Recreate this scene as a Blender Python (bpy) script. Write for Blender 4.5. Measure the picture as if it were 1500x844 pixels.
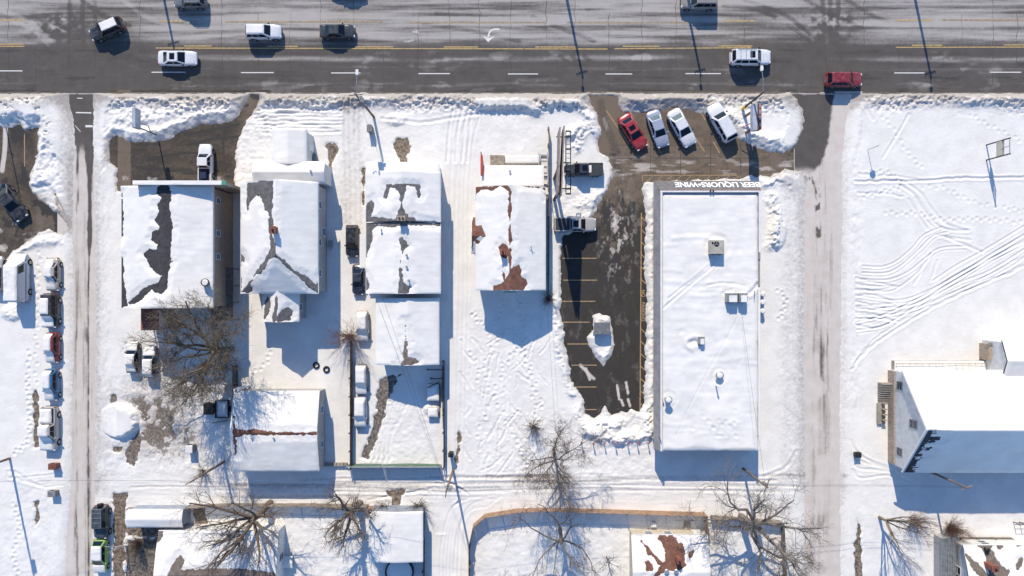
import bpy, math, random
import numpy as np
from mathutils import Vector, Matrix

# ------------------------------------------------------------------ camera, sky, sun, exposure
S = 0.085            # metres per photo pixel on the ground
H = 86.0             # flying height of the camera
SUN_EL, SUN_AZ = 35.0, 11.5
scene = bpy.context.scene
for o in list(bpy.data.objects):
    bpy.data.objects.remove(o)
cam_d = bpy.data.cameras.new('camera')
cam = bpy.data.objects.new('camera', cam_d)
scene.collection.objects.link(cam)
cam.location = (0, 0, H)
cam.rotation_euler = (0, 0, 0)
cam_d.sensor_width = 36.0
cam_d.lens = 36.0 * H / (1500 * S)
cam_d.clip_end = 3000
scene.camera = cam

world = bpy.data.worlds.new('World')
scene.world = world
world.use_nodes = True
wn = world.node_tree
for n in list(wn.nodes):
    wn.nodes.remove(n)
sky = wn.nodes.new('ShaderNodeTexSky')
sky.sky_type = 'NISHITA'
sky.sun_disc = False
sky.sun_elevation = math.radians(SUN_EL)
sky.sun_rotation = math.radians(-SUN_AZ)
sky.air_density = 1.0
sky.dust_density = 0.0
sky.ozone_density = 7.0
bg = wn.nodes.new('ShaderNodeBackground')
bg.inputs['Strength'].default_value = 0.145
wo = wn.nodes.new('ShaderNodeOutputWorld')
wn.links.new(sky.outputs[0], bg.inputs[0])
wn.links.new(bg.outputs[0], wo.inputs[0])

sun_d = bpy.data.lights.new('sun', 'SUN')
sun_d.energy = 3.75
sun_d.angle = math.radians(0.5)
sun_d.color = (1.0, 0.885, 0.72)
sun = bpy.data.objects.new('sun', sun_d)
scene.collection.objects.link(sun)
_e, _a = math.radians(SUN_EL), math.radians(SUN_AZ)
_tosun = Vector((-math.sin(_a) * math.cos(_e), math.cos(_a) * math.cos(_e), math.sin(_e)))
sun.rotation_euler = _tosun.to_track_quat('Z', 'Y').to_euler()
sun.location = (0, 0, 60)

scene.view_settings.view_transform = 'Standard'
scene.view_settings.look = 'None'
scene.view_settings.gamma = 1.0
scene.view_settings.exposure = 0.42
scene.view_settings.use_curve_mapping = False
scene.cycles.max_bounces = 6
scene.cycles.diffuse_bounces = 3
scene.cycles.use_denoising = True

# ------------------------------------------------------------------ helpers
C = scene.collection
rng = random.Random(7)


def P(px, py, z=0.0):
    """world point at height z that the photo shows at pixel (px, py)"""
    k = S * (H - z) / H
    return ((px - 750) * k, (422 - py) * k, z)


def PX(px, z=0.0):
    return (px - 750) * S * (H - z) / H


def PY(py, z=0.0):
    return (422 - py) * S * (H - z) / H


# ---- materials
MATS = {}


def nodemat(name):
    m = bpy.data.materials.new(name)
    m.use_nodes = True
    nt = m.node_tree
    for n in list(nt.nodes):
        nt.nodes.remove(n)
    out = nt.nodes.new('ShaderNodeOutputMaterial')
    b = nt.nodes.new('ShaderNodeBsdfPrincipled')
    nt.links.new(b.outputs[0], out.inputs[0])
    MATS[name] = m
    return m, nt, b


def tcoord(nt, scale=(1, 1, 1), kind='Object'):
    tc = nt.nodes.new('ShaderNodeTexCoord')
    mp = nt.nodes.new('ShaderNodeMapping')
    mp.inputs['Scale'].default_value = scale
    nt.links.new(tc.outputs[kind], mp.inputs[0])
    return mp.outputs[0]


def noise(nt, vec, scale, detail=4, rough=0.6):
    n = nt.nodes.new('ShaderNodeTexNoise')
    n.inputs['Scale'].default_value = scale
    n.inputs['Detail'].default_value = detail
    n.inputs['Roughness'].default_value = rough
    nt.links.new(vec, n.inputs['Vector'])
    return n.outputs[0]


def mathn(nt, op, a, b=None, clamp=False):
    n = nt.nodes.new('ShaderNodeMath')
    n.operation = op
    n.use_clamp = clamp
    for i, v in enumerate((a, b)):
        if v is None:
            continue
        if isinstance(v, (int, float)):
            n.inputs[i].default_value = v
        else:
            nt.links.new(v, n.inputs[i])
    return n.outputs[0]


def ramp(nt, fac, a, b):
    n = nt.nodes.new('ShaderNodeMapRange')
    n.interpolation_type = 'SMOOTHSTEP'
    n.inputs['From Min'].default_value = a
    n.inputs['From Max'].default_value = b
    nt.links.new(fac, n.inputs['Value'])
    return n.outputs[0]


def mixc(nt, fac, a, b):
    n = nt.nodes.new('ShaderNodeMix')
    n.data_type = 'RGBA'
    if isinstance(fac, (int, float)):
        n.inputs[0].default_value = fac
    else:
        nt.links.new(fac, n.inputs[0])
    for i, v in ((6, a), (7, b)):
        if isinstance(v, tuple):
            n.inputs[i].default_value = v + (1,) if len(v) == 3 else v
        else:
            nt.links.new(v, n.inputs[i])
    return n.outputs[2]


def bump(nt, b, height, strength=0.3, dist=0.05):
    n = nt.nodes.new('ShaderNodeBump')
    n.inputs['Strength'].default_value = strength
    n.inputs['Distance'].default_value = dist
    nt.links.new(height, n.inputs['Height'])
    nt.links.new(n.outputs[0], b.inputs['Normal'])


def plain(name, col, rough=0.7, var=0.25, scale=3.0, metal=0.0, spec=0.3, bmp=0.0, stretch=(1, 1, 1)):
    """base colour with noise variation"""
    m, nt, b = nodemat(name)
    v = tcoord(nt, stretch)
    n = noise(nt, v, scale, 5)
    f = ramp(nt, n, 0.3, 0.7)
    d = tuple(c * (1 - var) for c in col)
    l = tuple(min(1, c * (1 + var * 0.6)) for c in col)
    nt.links.new(mixc(nt, f, d, l), b.inputs['Base Color'])
    b.inputs['Roughness'].default_value = rough
    b.inputs['Metallic'].default_value = metal
    b.inputs['Specular IOR Level'].default_value = spec
    if bmp:
        bump(nt, b, noise(nt, v, scale * 4, 4), bmp, 0.03)
    return m


def siding(name, col, course=0.15, axis=2):
    """clapboard: fine horizontal relief on the wall"""
    m, nt, b = nodemat(name)
    v = tcoord(nt)
    w = nt.nodes.new('ShaderNodeTexWave')
    w.wave_type = 'BANDS'
    w.bands_direction = 'Z' if axis == 2 else ('X' if axis == 0 else 'Y')
    w.wave_profile = 'SAW'
    w.inputs['Scale'].default_value = 0.314 / course
    w.inputs['Distortion'].default_value = 0.15
    nt.links.new(v, w.inputs['Vector'])
    n = ramp(nt, noise(nt, v, 1.7, 6), 0.3, 0.75)
    nt.links.new(mixc(nt, n, tuple(c * 0.78 for c in col), col), b.inputs['Base Color'])
    b.inputs['Roughness'].default_value = 0.75
    bump(nt, b, w.outputs[1], 0.5, 0.02)
    return m


def shingle(name, col):
    m, nt, b = nodemat(name)
    v = tcoord(nt)
    n1 = noise(nt, v, 2.2, 5)
    n2 = noise(nt, v, 14.0, 3)
    f = mathn(nt, 'ADD', mathn(nt, 'MULTIPLY', n1, 0.5), mathn(nt, 'MULTIPLY', n2, 0.5))
    f = ramp(nt, f, 0.32, 0.68)
    nt.links.new(mixc(nt, f, tuple(c * 0.55 for c in col), tuple(min(1, c * 1.35) for c in col)), b.inputs['Base Color'])
    b.inputs['Roughness'].default_value = 0.9
    b.inputs['Specular IOR Level'].default_value = 0.15
    br = nt.nodes.new('ShaderNodeTexBrick')
    br.inputs['Scale'].default_value = 3.0
    nt.links.new(v, br.inputs['Vector'])
    bump(nt, b, mathn(nt, 'ADD', br.outputs['Fac'], n2), 0.5, 0.02)
    return m


SNOW_COL = (0.815, 0.79, 0.74)


def snow_mat(name, attr=False):
    m, nt, b = nodemat(name)
    v = tcoord(nt)
    fine = noise(nt, v, 7.0, 6, 0.65)
    big = noise(nt, v, 0.45, 4)
    clean = mixc(nt, ramp(nt, big, 0.3, 0.7), tuple(c * 0.93 for c in SNOW_COL), tuple(min(1, c * 1.04) for c in SNOW_COL))
    b.inputs['Roughness'].default_value = 0.65
    b.inputs['Specular IOR Level'].default_value = 0.2
    if attr:
        at = nt.nodes.new('ShaderNodeAttribute')
        at.attribute_name = 'cover'
        sp = nt.nodes.new('ShaderNodeSeparateColor')
        nt.links.new(at.outputs['Color'], sp.inputs[0])
        dirt, bare, hue = sp.outputs[0], sp.outputs[1], sp.outputs[2]
        speck = noise(nt, v, 2.6, 8, 0.75)
        # dirty slush film over the snow
        d = ramp(nt, mathn(nt, 'ADD', dirt, mathn(nt, 'MULTIPLY', mathn(nt, 'SUBTRACT', speck, 0.5), mathn(nt, 'ADD', 0.5, mathn(nt, 'MULTIPLY', dirt, 1.6)))), 0.08, 0.85)
        dirtc = mixc(nt, fine, (0.30, 0.26, 0.225), (0.50, 0.46, 0.42))
        c1 = mixc(nt, d, clean, dirtc)
        soil = mixc(nt, hue, mixc(nt, ramp(nt, speck, 0.38, 0.64), (0.11, 0.075, 0.05), (0.34, 0.27, 0.195)), mixc(nt, ramp(nt, speck, 0.38, 0.64), (0.07, 0.062, 0.055), (0.28, 0.26, 0.235)))
        bf = ramp(nt, mathn(nt, 'ADD', bare, mathn(nt, 'MULTIPLY', mathn(nt, 'SUBTRACT', speck, 0.5), 1.0)), 0.42, 0.62)
        c2 = mixc(nt, bf, c1, soil)
        nt.links.new(c2, b.inputs['Base Color'])
        bump(nt, b, mathn(nt, 'ADD', fine, mathn(nt, 'MULTIPLY', noise(nt, v, 2.3, 6, 0.7), 1.2)), 0.55, 0.06)
    else:
        nt.links.new(clean, b.inputs['Base Color'])
        bump(nt, b, mathn(nt, 'ADD', mathn(nt, 'MULTIPLY', fine, 0.4), noise(nt, v, 1.6, 4)), 0.25, 0.06)
    return m


def pavement_mat(name, base, slush_lo=(0.50, 0.43, 0.365), slush_hi=(0.72, 0.67, 0.62)):
    """asphalt or concrete with wet dark areas, tan mud and slush from the 'cover' attribute (dark, tan, slush)"""
    m, nt, b = nodemat(name)
    v = tcoord(nt)
    n1 = noise(nt, v, 0.7, 6)
    n2 = noise(nt, v, 9.0, 5, 0.7)
    speck = noise(nt, v, 2.4, 8, 0.72)
    at = nt.nodes.new('ShaderNodeAttribute')
    at.attribute_name = 'cover'
    sp = nt.nodes.new('ShaderNodeSeparateColor')
    nt.links.new(at.outputs['Color'], sp.inputs[0])
    dark, tan, slush = sp.outputs[0], sp.outputs[1], sp.outputs[2]
    f = mathn(nt, 'ADD', mathn(nt, 'MULTIPLY', n1, 0.5), mathn(nt, 'MULTIPLY', n2, 0.5))
    c = mixc(nt, ramp(nt, f, 0.35, 0.65), tuple(x * 0.86 for x in base), tuple(x * 1.12 for x in base))
    jit = mathn(nt, 'MULTIPLY', mathn(nt, 'SUBTRACT', speck, 0.5), 0.9)
    c = mixc(nt, ramp(nt, mathn(nt, 'ADD', tan, jit), 0.1, 1.0), c, mixc(nt, n2, (0.11, 0.083, 0.06), (0.24, 0.19, 0.143)))
    dk = ramp(nt, mathn(nt, 'ADD', dark, jit), 0.15, 0.85)
    c = mixc(nt, dk, c, mixc(nt, n2, (0.03, 0.027, 0.024), (0.075, 0.068, 0.06)))
    sl = ramp(nt, mathn(nt, 'ADD', slush, mathn(nt, 'MULTIPLY', jit, 0.55)), 0.02, 0.95)
    c = mixc(nt, sl, c, mixc(nt, n1, slush_lo, slush_hi))
    nt.links.new(c, b.inputs['Base Color'])
    r = mathn(nt, 'SUBTRACT', 0.85, mathn(nt, 'MULTIPLY', dk, 0.35))
    nt.links.new(r, b.inputs['Roughness'])
    b.inputs['Specular IOR Level'].default_value = 0.2
    bump(nt, b, n2, 0.3, 0.012)
    return m


def paint_mat(name, col, rough=0.28, metal=0.0):
    m, nt, b = nodemat(name)
    v = tcoord(nt)
    n = noise(nt, v, 2.5, 6)
    sx = nt.nodes.new('ShaderNodeSeparateXYZ')
    nt.links.new(v, sx.inputs[0])
    low = mathn(nt, 'SUBTRACT', 1.0, ramp(nt, sx.outputs[2], 0.25, 0.85))
    f = mathn(nt, 'MULTIPLY', mathn(nt, 'ADD', low, 0.22), ramp(nt, n, 0.35, 0.75), True)
    nt.links.new(mixc(nt, f, col, (0.36, 0.34, 0.32)), b.inputs['Base Color'])
    b.inputs['Roughness'].default_value = rough
    b.inputs['Metallic'].default_value = metal
    b.inputs['Coat Weight'].default_value = 0.4
    b.inputs['Coat Roughness'].default_value = 0.12
    return m


def worn_paint(name, col, keep=0.45):
    """road paint, worn through to the asphalt"""
    m, nt, b = nodemat(name)
    v = tcoord(nt)
    n = noise(nt, v, 3.0, 7, 0.75)
    f = ramp(nt, n, keep - 0.12, keep + 0.12)
    nt.links.new(mixc(nt, f, (0.21, 0.195, 0.18), col), b.inputs['Base Color'])
    b.inputs['Roughness'].default_value = 0.8
    return m


snow_mat('snow_ground', True)
snow_mat('snow')
pavement_mat('asphalt', (0.105, 0.093, 0.085))
pavement_mat('asphalt_salted', (0.105, 0.094, 0.086), (0.37, 0.343, 0.315), (0.47, 0.44, 0.41))
pavement_mat('asphalt_dark', (0.05, 0.044, 0.039))
plain('concrete', (0.34, 0.30, 0.25), 0.85, 0.25, 1.2)
plain('kerb', (0.17, 0.15, 0.13), 0.85, 0.35, 2.0)
worn_paint('yellow_paint', (0.56, 0.375, 0.13), 0.45)
worn_paint('faded_white', (0.55, 0.53, 0.50), 0.50)
worn_paint('faded_yellow', (0.50, 0.33, 0.13), 0.50)
worn_paint('orange_paint', (0.50, 0.31, 0.12), 0.46)
worn_paint('white_paint', (0.72, 0.70, 0.66), 0.36)
plain('sign_white', (0.85, 0.85, 0.85), 0.5, 0.05)
plain('crack', (0.072, 0.066, 0.06), 0.8, 0.3)
siding('siding_brown', (0.45, 0.33, 0.24), 0.22)
siding('siding_grey', (0.40, 0.40, 0.40), 0.16)
siding('siding_white', (0.72, 0.72, 0.71), 0.16)
siding('siding_cream', (0.62, 0.55, 0.43), 0.16)
siding('siding_blue', (0.30, 0.34, 0.40), 0.16)
shingle('shingle_grey', (0.155, 0.15, 0.15))
shingle('shingle_dark', (0.07, 0.068, 0.072))
shingle('shingle_brown', (0.20, 0.10, 0.072))
shingle('shingle_taupe', (0.20, 0.165, 0.14))
plain('brick_tan', (0.40, 0.32, 0.25), 0.85, 0.35, 4.0, bmp=0.3)
plain('brick_red', (0.26, 0.10, 0.07), 0.85, 0.4, 6.0, bmp=0.4)
plain('store_wall', (0.30, 0.29, 0.29), 0.8, 0.2, 1.0, bmp=0.2)
plain('mansard', (0.155, 0.15, 0.15), 0.8, 0.22, 3.0, bmp=0.3)
plain('membrane', (0.45, 0.45, 0.46), 0.8, 0.15)
plain('trim_white', (0.75, 0.75, 0.74), 0.6, 0.12)
plain('coping_red', (0.36, 0.20, 0.18), 0.7, 0.3)
plain('green_metal', (0.10, 0.30, 0.22), 0.5, 0.25)
plain('dark_metal', (0.03, 0.032, 0.036), 0.5, 0.4, metal=0.2)
plain('grey_metal', (0.33, 0.34, 0.33), 0.45, 0.3, 2.0, metal=0.3)
plain('beige_metal', (0.42, 0.40, 0.34), 0.5, 0.2, 2.0)
plain('dumpster_grey', (0.22, 0.225, 0.225), 0.6, 0.35, 2.5)
plain('galvanized', (0.42, 0.43, 0.44), 0.4, 0.2, 4.0, metal=0.5)
plain('wood_pole', (0.21, 0.15, 0.115), 0.85, 0.4, 4.0, stretch=(1, 1, 0.15))
plain('wood_deck', (0.36, 0.30, 0.23), 0.8, 0.4, 3.0)
plain('fence_cedar', (0.34, 0.215, 0.135), 0.8, 0.35, 2.0, bmp=0.2)
plain('fence_grey', (0.27, 0.225, 0.18), 0.85, 0.4, 2.0, bmp=0.2)
plain('fence_dark', (0.075, 0.06, 0.05), 0.85, 0.4, 2.0, bmp=0.2)
plain('gate_green', (0.10, 0.16, 0.12), 0.7, 0.3, 1.5)
plain('sign_red', (0.55, 0.065, 0.035), 0.5, 0.15)
plain('sign_face', (0.42, 0.45, 0.52), 0.4, 0.25, 1.4)
plain('sign_tan', (0.55, 0.50, 0.38), 0.5, 0.2, 1.4)
plain('sign_brown', (0.20, 0.075, 0.05), 0.6, 0.3)
plain('billboard_board', (0.30, 0.24, 0.215), 0.7, 0.4, 1.5)
plain('yellow_guard', (0.75, 0.55, 0.04), 0.5, 0.15)
plain('bark', (0.165, 0.125, 0.095), 0.9, 0.4, 5.0, bmp=0.4)
plain('bark_grey', (0.20, 0.17, 0.145), 0.9, 0.4, 5.0, bmp=0.4)
plain('bark_tan', (0.22, 0.175, 0.125), 0.9, 0.4, 5.0, bmp=0.4)
plain('twig', (0.15, 0.11, 0.085), 0.9, 0.35, 2.0)
plain('twig_tan', (0.175, 0.14, 0.105), 0.9, 0.4, 2.0)
plain('twig_red', (0.22, 0.13, 0.10), 0.9, 0.35, 2.0)
plain('rubber', (0.018, 0.018, 0.02), 0.85, 0.3)
plain('rim', (0.38, 0.38, 0.39), 0.35, 0.2, metal=0.6)
plain('black_plastic', (0.02, 0.02, 0.022), 0.6, 0.3)
plain('bed_cover', (0.045, 0.05, 0.058), 0.7, 0.3)
plain('blue_plastic', (0.03, 0.10, 0.22), 0.5, 0.3)
plain('red_plastic', (0.55, 0.05, 0.05), 0.5, 0.2)
plain('tan_mud', (0.33, 0.26, 0.185), 0.9, 0.25, 2.5, bmp=0.3)
plain('brown_mud', (0.17, 0.12, 0.08), 0.9, 0.4, 2.5, bmp=0.4)
for nm, col, rg in (('glass', (0.004, 0.006, 0.012), 0.05), ('house_glass', (0.03, 0.04, 0.055), 0.08), ('glass_sky_sheen', (0.10, 0.13, 0.13), 0.12)):
    m, nt, b = nodemat(nm)
    v = tcoord(nt)
    nt.links.new(mixc(nt, noise(nt, v, 1.5, 3), col, tuple(c * 1.8 for c in col)), b.inputs['Base Color'])
    b.inputs['Roughness'].default_value = rg
    b.inputs['Specular IOR Level'].default_value = 0.35
plain('headlight', (0.75, 0.78, 0.80), 0.15, 0.1)
plain('taillight', (0.40, 0.015, 0.015), 0.2, 0.2)


# ---- mesh builder
class MB:
    def __init__(self):
        self.v, self.f = [], []

    def add(self, vs, fs):
        o = len(self.v)
        self.v += [tuple(p) for p in vs]
        self.f += [tuple(i + o for i in f) for f in fs]
        return self

    def box(self, x0, x1, y0, y1, z0, z1):
        if x0 > x1: x0, x1 = x1, x0
        if y0 > y1: y0, y1 = y1, y0
        return self.add([(x0, y0, z0), (x1, y0, z0), (x1, y1, z0), (x0, y1, z0), (x0, y0, z1), (x1, y0, z1), (x1, y1, z1), (x0, y1, z1)],
                        [(3, 2, 1, 0), (4, 5, 6, 7), (0, 1, 5, 4), (1, 2, 6, 5), (2, 3, 7, 6), (3, 0, 4, 7)])

    def cbox(self, x0, x1, y0, y1, z0, z1, c=0.05):
        """box with chamfered upper edges"""
        return self.add([(x0, y0, z0), (x1, y0, z0), (x1, y1, z0), (x0, y1, z0),
                         (x0, y0, z1 - c), (x1, y0, z1 - c), (x1, y1, z1 - c), (x0, y1, z1 - c),
                         (x0 + c, y0 + c, z1), (x1 - c, y0 + c, z1), (x1 - c, y1 - c, z1), (x0 + c, y1 - c, z1)],
                        [(3, 2, 1, 0), (0, 1, 5, 4), (1, 2, 6, 5), (2, 3, 7, 6), (3, 0, 4, 7),
                         (4, 5, 9, 8), (5, 6, 10, 9), (6, 7, 11, 10), (7, 4, 8, 11), (8, 9, 10, 11)])

    def tube(self, p0, p1, r0, r1=None, n=8, caps=True):
        r1 = r0 if r1 is None else r1
        p0, p1 = Vector(p0), Vector(p1)
        d = (p1 - p0)
        if d.length < 1e-6:
            return self
        d.normalize()
        a = d.orthogonal().normalized()
        b = d.cross(a)
        vs = []
        for p, r in ((p0, r0), (p1, r1)):
            for i in range(n):
                t = 2 * math.pi * i / n
                vs.append(p + (a * math.cos(t) + b * math.sin(t)) * r)
        fs = [(i, (i + 1) % n, n + (i + 1) % n, n + i) for i in range(n)]
        if caps:
            fs += [tuple(range(n - 1, -1, -1)), tuple(range(n, 2 * n))]
        return self.add(vs, fs)

    def prism(self, pts, z0, z1):
        """upright prism over an outline of (x, y)"""
        n = len(pts)
        ar = sum(pts[i][0] * pts[(i + 1) % n][1] - pts[(i + 1) % n][0] * pts[i][1] for i in range(n))
        if ar < 0:
            pts = pts[::-1]
        vs = [(x, y, z0) for x, y in pts] + [(x, y, z1) for x, y in pts]
        return self.add(vs, [tuple(range(n - 1, -1, -1)), tuple(range(n, 2 * n))] + [(i, (i + 1) % n, n + (i + 1) % n, n + i) for i in range(n)])

    def slab(self, poly, d):
        """3-D polygon (top side) thickened by vector d downwards"""
        n = len(poly)
        vs = [tuple(p) for p in poly] + [(p[0] + d[0], p[1] + d[1], p[2] + d[2]) for p in poly]
        return self.add(vs, [tuple(range(n)), tuple(range(2 * n - 1, n - 1, -1))] + [(i, n + i, n + (i + 1) % n, (i + 1) % n) for i in range(n)])

    def build(self, name, mat, parent=None, local=False, smooth=False):
        me = bpy.data.meshes.new(name)
        me.from_pydata(self.v, [], self.f)
        if mat:
            me.materials.append(MATS[mat])
        if smooth:
            me.polygons.foreach_set('use_smooth', [True] * len(me.polygons))
        me.update()
        return link(name, me, parent, local)


def link(name, me, parent=None, local=False):
    o = bpy.data.objects.new(name, me)
    C.objects.link(o)
    if parent is not None:
        o.parent = parent
        if not local:
            loc = Vector((0, 0, 0))
            p = parent
            while p is not None and p.type != 'EMPTY':
                p = p.parent
            base = p.location.copy() if p is not None else loc
            if parent.type == 'EMPTY':
                o.matrix_parent_inverse = Matrix.Translation(-base)
    return o


def thing(name, label, cat, loc=(0, 0, 0), rotz=0.0, group=None):
    o = bpy.data.objects.new(name, None)
    C.objects.link(o)
    o.location = loc
    o.rotation_euler = (0, 0, rotz)
    o.empty_display_size = 0.3
    return tag(o, label, cat, group)


def tag(o, label=None, cat=None, group=None, kind=None):
    if label: o['label'] = label
    if cat: o['category'] = cat
    if group: o['group'] = group
    if kind: o['kind'] = kind
    return o


# ---- numpy noise, polygons, strokes
_R = np.random.RandomState(11)
_T = _R.rand(256, 256)


def vn(x, y, seed=0):
    x = x + seed * 17.31
    y = y + seed * 9.17
    xi, yi = np.floor(x).astype(int), np.floor(y).astype(int)
    fx, fy = x - xi, y - yi
    fx, fy = fx * fx * (3 - 2 * fx), fy * fy * (3 - 2 * fy)
    a = _T[xi % 256, yi % 256]; b = _T[(xi + 1) % 256, yi % 256]
    c = _T[xi % 256, (yi + 1) % 256]; d = _T[(xi + 1) % 256, (yi + 1) % 256]
    return (a * (1 - fx) + b * fx) * (1 - fy) + (c * (1 - fx) + d * fx) * fy


def fbm(x, y, seed=0, oct=4, gain=0.55):
    s, a, t = 0, 1.0, 0
    for i in range(oct):
        s = s + a * vn(x * 2 ** i, y * 2 ** i, seed + i * 3)
        t += a
        a *= gain
    return s / t


def sstep(a, b, x):
    t = np.clip((x - a) / (b - a), 0, 1)
    return t * t * (3 - 2 * t)


def smooth_line(pts, n=8):
    """Catmull-Rom through the points"""
    if len(pts) < 3:
        return [tuple(map(float, p)) for p in pts]
    p = [np.array(q, float) for q in pts]
    p = [2 * p[0] - p[1]] + p + [2 * p[-1] - p[-2]]
    out = []
    for i in range(1, len(p) - 2):
        for k in range(n):
            t = k / n
            a, b, c, d = p[i - 1], p[i], p[i + 1], p[i + 2]
            out.append(tuple(0.5 * (2 * b + (c - a) * t + (2 * a - 5 * b + 4 * c - d) * t * t + (3 * b - a - 3 * c + d) * t ** 3)))
    out.append(tuple(p[-2]))
    return out


class Field:
    """photo-pixel (ground) coordinates of a grid, with polygon and stroke distances limited to their surroundings"""

    def __init__(self, xs, ys):
        self.xs, self.ys = xs, ys                       # pixel coordinates, ascending
        self.X, self.Y = np.meshgrid(xs, ys)
        self.shape = self.X.shape

    def win(self, x0, x1, y0, y1):
        i0, i1 = np.searchsorted(self.xs, [x0, x1])
        j0, j1 = np.searchsorted(self.ys, [y0, y1])
        return (slice(j0, j1), slice(i0, i1))

    def poly(self, pts, margin=30):
        """signed distance in pixels, positive inside; returns window and array"""
        pts = np.array(pts, float)
        w = self.win(pts[:, 0].min() - margin, pts[:, 0].max() + margin, pts[:, 1].min() - margin, pts[:, 1].max() + margin)
        X, Y = self.X[w], self.Y[w]
        return w, sdf(pts, X, Y)

    def line(self, pts, reach):
        pts = np.array(pts, float)
        w = self.win(pts[:, 0].min() - reach, pts[:, 0].max() + reach, pts[:, 1].min() - reach, pts[:, 1].max() + reach)
        X, Y = self.X[w], self.Y[w]
        d = np.full(X.shape, 1e9)
        if X.size == 0:
            return w, d
        for a, b in zip(pts[:-1], pts[1:]):
            d = np.minimum(d, segd(a, b, X, Y))
        return w, d


def segd(a, b, X, Y):
    ab = b - a
    L = ab @ ab + 1e-9
    t = np.clip(((X - a[0]) * ab[0] + (Y - a[1]) * ab[1]) / L, 0, 1)
    return np.hypot(X - a[0] - t * ab[0], Y - a[1] - t * ab[1])


def sdf(pts, X, Y):
    pts = np.asarray(pts, float)
    d = np.full(X.shape, 1e9)
    ins = np.zeros(X.shape, bool)
    n = len(pts)
    for i in range(n):
        a, b = pts[i], pts[(i + 1) % n]
        d = np.minimum(d, segd(a, b, X, Y))
        if a[1] != b[1]:
            c = ((a[1] > Y) != (b[1] > Y)) & (X < (b[0] - a[0]) * (Y - a[1]) / (b[1] - a[1]) + a[0])
            ins ^= c
    return np.where(ins, d, -d)


def grid_mesh(name, xw, yw, z, mat, cover=None, keep=None, parent=None, smooth=True):
    """sheet over a world grid (2-D arrays)"""
    ny, nx = z.shape
    co = np.stack([np.broadcast_to(xw, z.shape), np.broadcast_to(yw, z.shape), z], -1).reshape(-1, 3)
    idx = np.arange(ny * nx).reshape(ny, nx)
    q = np.stack([idx[:-1, :-1], idx[:-1, 1:], idx[1:, 1:], idx[1:, :-1]], -1).reshape(-1, 4)
    e1 = co[q[0, 1]] - co[q[0, 0]]; e2 = co[q[0, 3]] - co[q[0, 0]]
    if e1[0] * e2[1] - e1[1] * e2[0] < 0:
        q = q[:, ::-1]
    if keep is not None:
        k = keep.reshape(-1)
        q = q[k[q].any(1)]
        used = np.zeros(len(co), bool)
        used[q.reshape(-1)] = True
        remap = np.cumsum(used) - 1
        q = remap[q]
        co = co[used]
        if cover is not None:
            cover = cover.reshape(-1, 3)[used]
    me = bpy.data.meshes.new(name)
    me.vertices.add(len(co)); me.vertices.foreach_set('co', co.astype(np.float32).reshape(-1))
    me.loops.add(len(q) * 4); me.loops.foreach_set('vertex_index', q.astype(np.int32).reshape(-1))
    me.polygons.add(len(q)); me.polygons.foreach_set('loop_start', np.arange(0, len(q) * 4, 4, dtype=np.int32))
    me.polygons.foreach_set('use_smooth', np.full(len(q), smooth))
    if cover is not None:
        at = me.attributes.new('cover', 'FLOAT_COLOR', 'POINT')
        c4 = np.ones((len(co), 4), np.float32)
        c4[:, :3] = np.clip(cover.reshape(-1, 3), 0, 1)
        at.data.foreach_set('color', c4.reshape(-1))
    me.materials.append(MATS[mat])
    me.update(calc_edges=True)
    me.validate()
    return link(name, me, parent)

# ------------------------------------------------------------------ ground: pavements and snow
STEP = 1.36          # fine grid spacing in photo pixels (0.14 m)

LOT_STORE = [(862, 139), (905, 140), (906, 152), (914, 164), (935, 168), (960, 163), (985, 158), (1010, 161), (1035, 168), (1050, 176), (1075, 196), (1086, 206),
             (1100, 214), (1122, 221), (1145, 225), (1162, 216), (1173, 198), (1178, 178), (1176, 160), (1168, 145), (1160, 139),
             (1230, 139), (1222, 160), (1213, 185), (1208, 210), (1205, 228), (1195, 250), (1186, 262), (1172, 250), (1150, 247), (1128, 258), (1095, 258), (1088, 262),
             (945, 266), (940, 276), (946, 330), (944, 380), (947, 440), (945, 500), (944, 560), (943, 590), (936, 602), (925, 600), (917, 606), (908, 604), (895, 609), (886, 588), (881, 606), (870, 613),
             (857, 606), (857, 584), (848, 572), (838, 560), (836, 540), (832, 520), (826, 500), (826, 480), (821, 460), (823, 430), (821, 395), (822, 365), (825, 345), (850, 337),
             (866, 322), (876, 304), (884, 290), (893, 272), (898, 250), (893, 232), (880, 222), (874, 205), (880, 190), (876, 172), (868, 155)]
DUMPSTER_SNOW = [(866, 486), (868, 462), (878, 458), (893, 464), (896, 478), (901, 505), (896, 520), (884, 537), (872, 524), (862, 504), (860, 492)]
LOT_CAFE = [(158, 207), (170, 199), (180, 200), (184, 207), (205, 209), (240, 207), (265, 194), (292, 183), (335, 181), (350, 168), (362, 150), (366, 138), (382, 138), (374, 162), (361, 178),
            (350, 200), (344, 222), (344, 262), (345, 276), (172, 280), (172, 246), (160, 236)]
LOT_WEST = [(-60, 186), (20, 188), (30, 184), (36, 192), (46, 190), (57, 188), (56, 215), (51, 235), (44, 255), (41, 272), (55, 292), (75, 306), (92, 318), (98, 332), (88, 345), (72, 336), (56, 342), (38, 356), (20, 366), (10, 380), (-4, 386), (-60, 390)]
STREET_W = [(101, 139), (103, 155), (107, 172), (110, 190), (111, 215), (108, 240), (107, 290), (108, 420), (107, 560), (104, 700), (98, 800), (94, 960), (134, 960), (137, 800), (139, 700), (140, 560), (140, 430), (138, 300), (137, 215), (136, 139)]
STREET_E = [(1180, 139), (1178, 215), (1186, 250), (1178, 300), (1180, 420), (1178, 540), (1180, 700), (1176, 960), (1232, 960), (1230, 700), (1230, 540), (1232, 400), (1234, 300), (1232, 240), (1240, 170), (1248, 139)]
ROAD_SOUTH = 136.0

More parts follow.
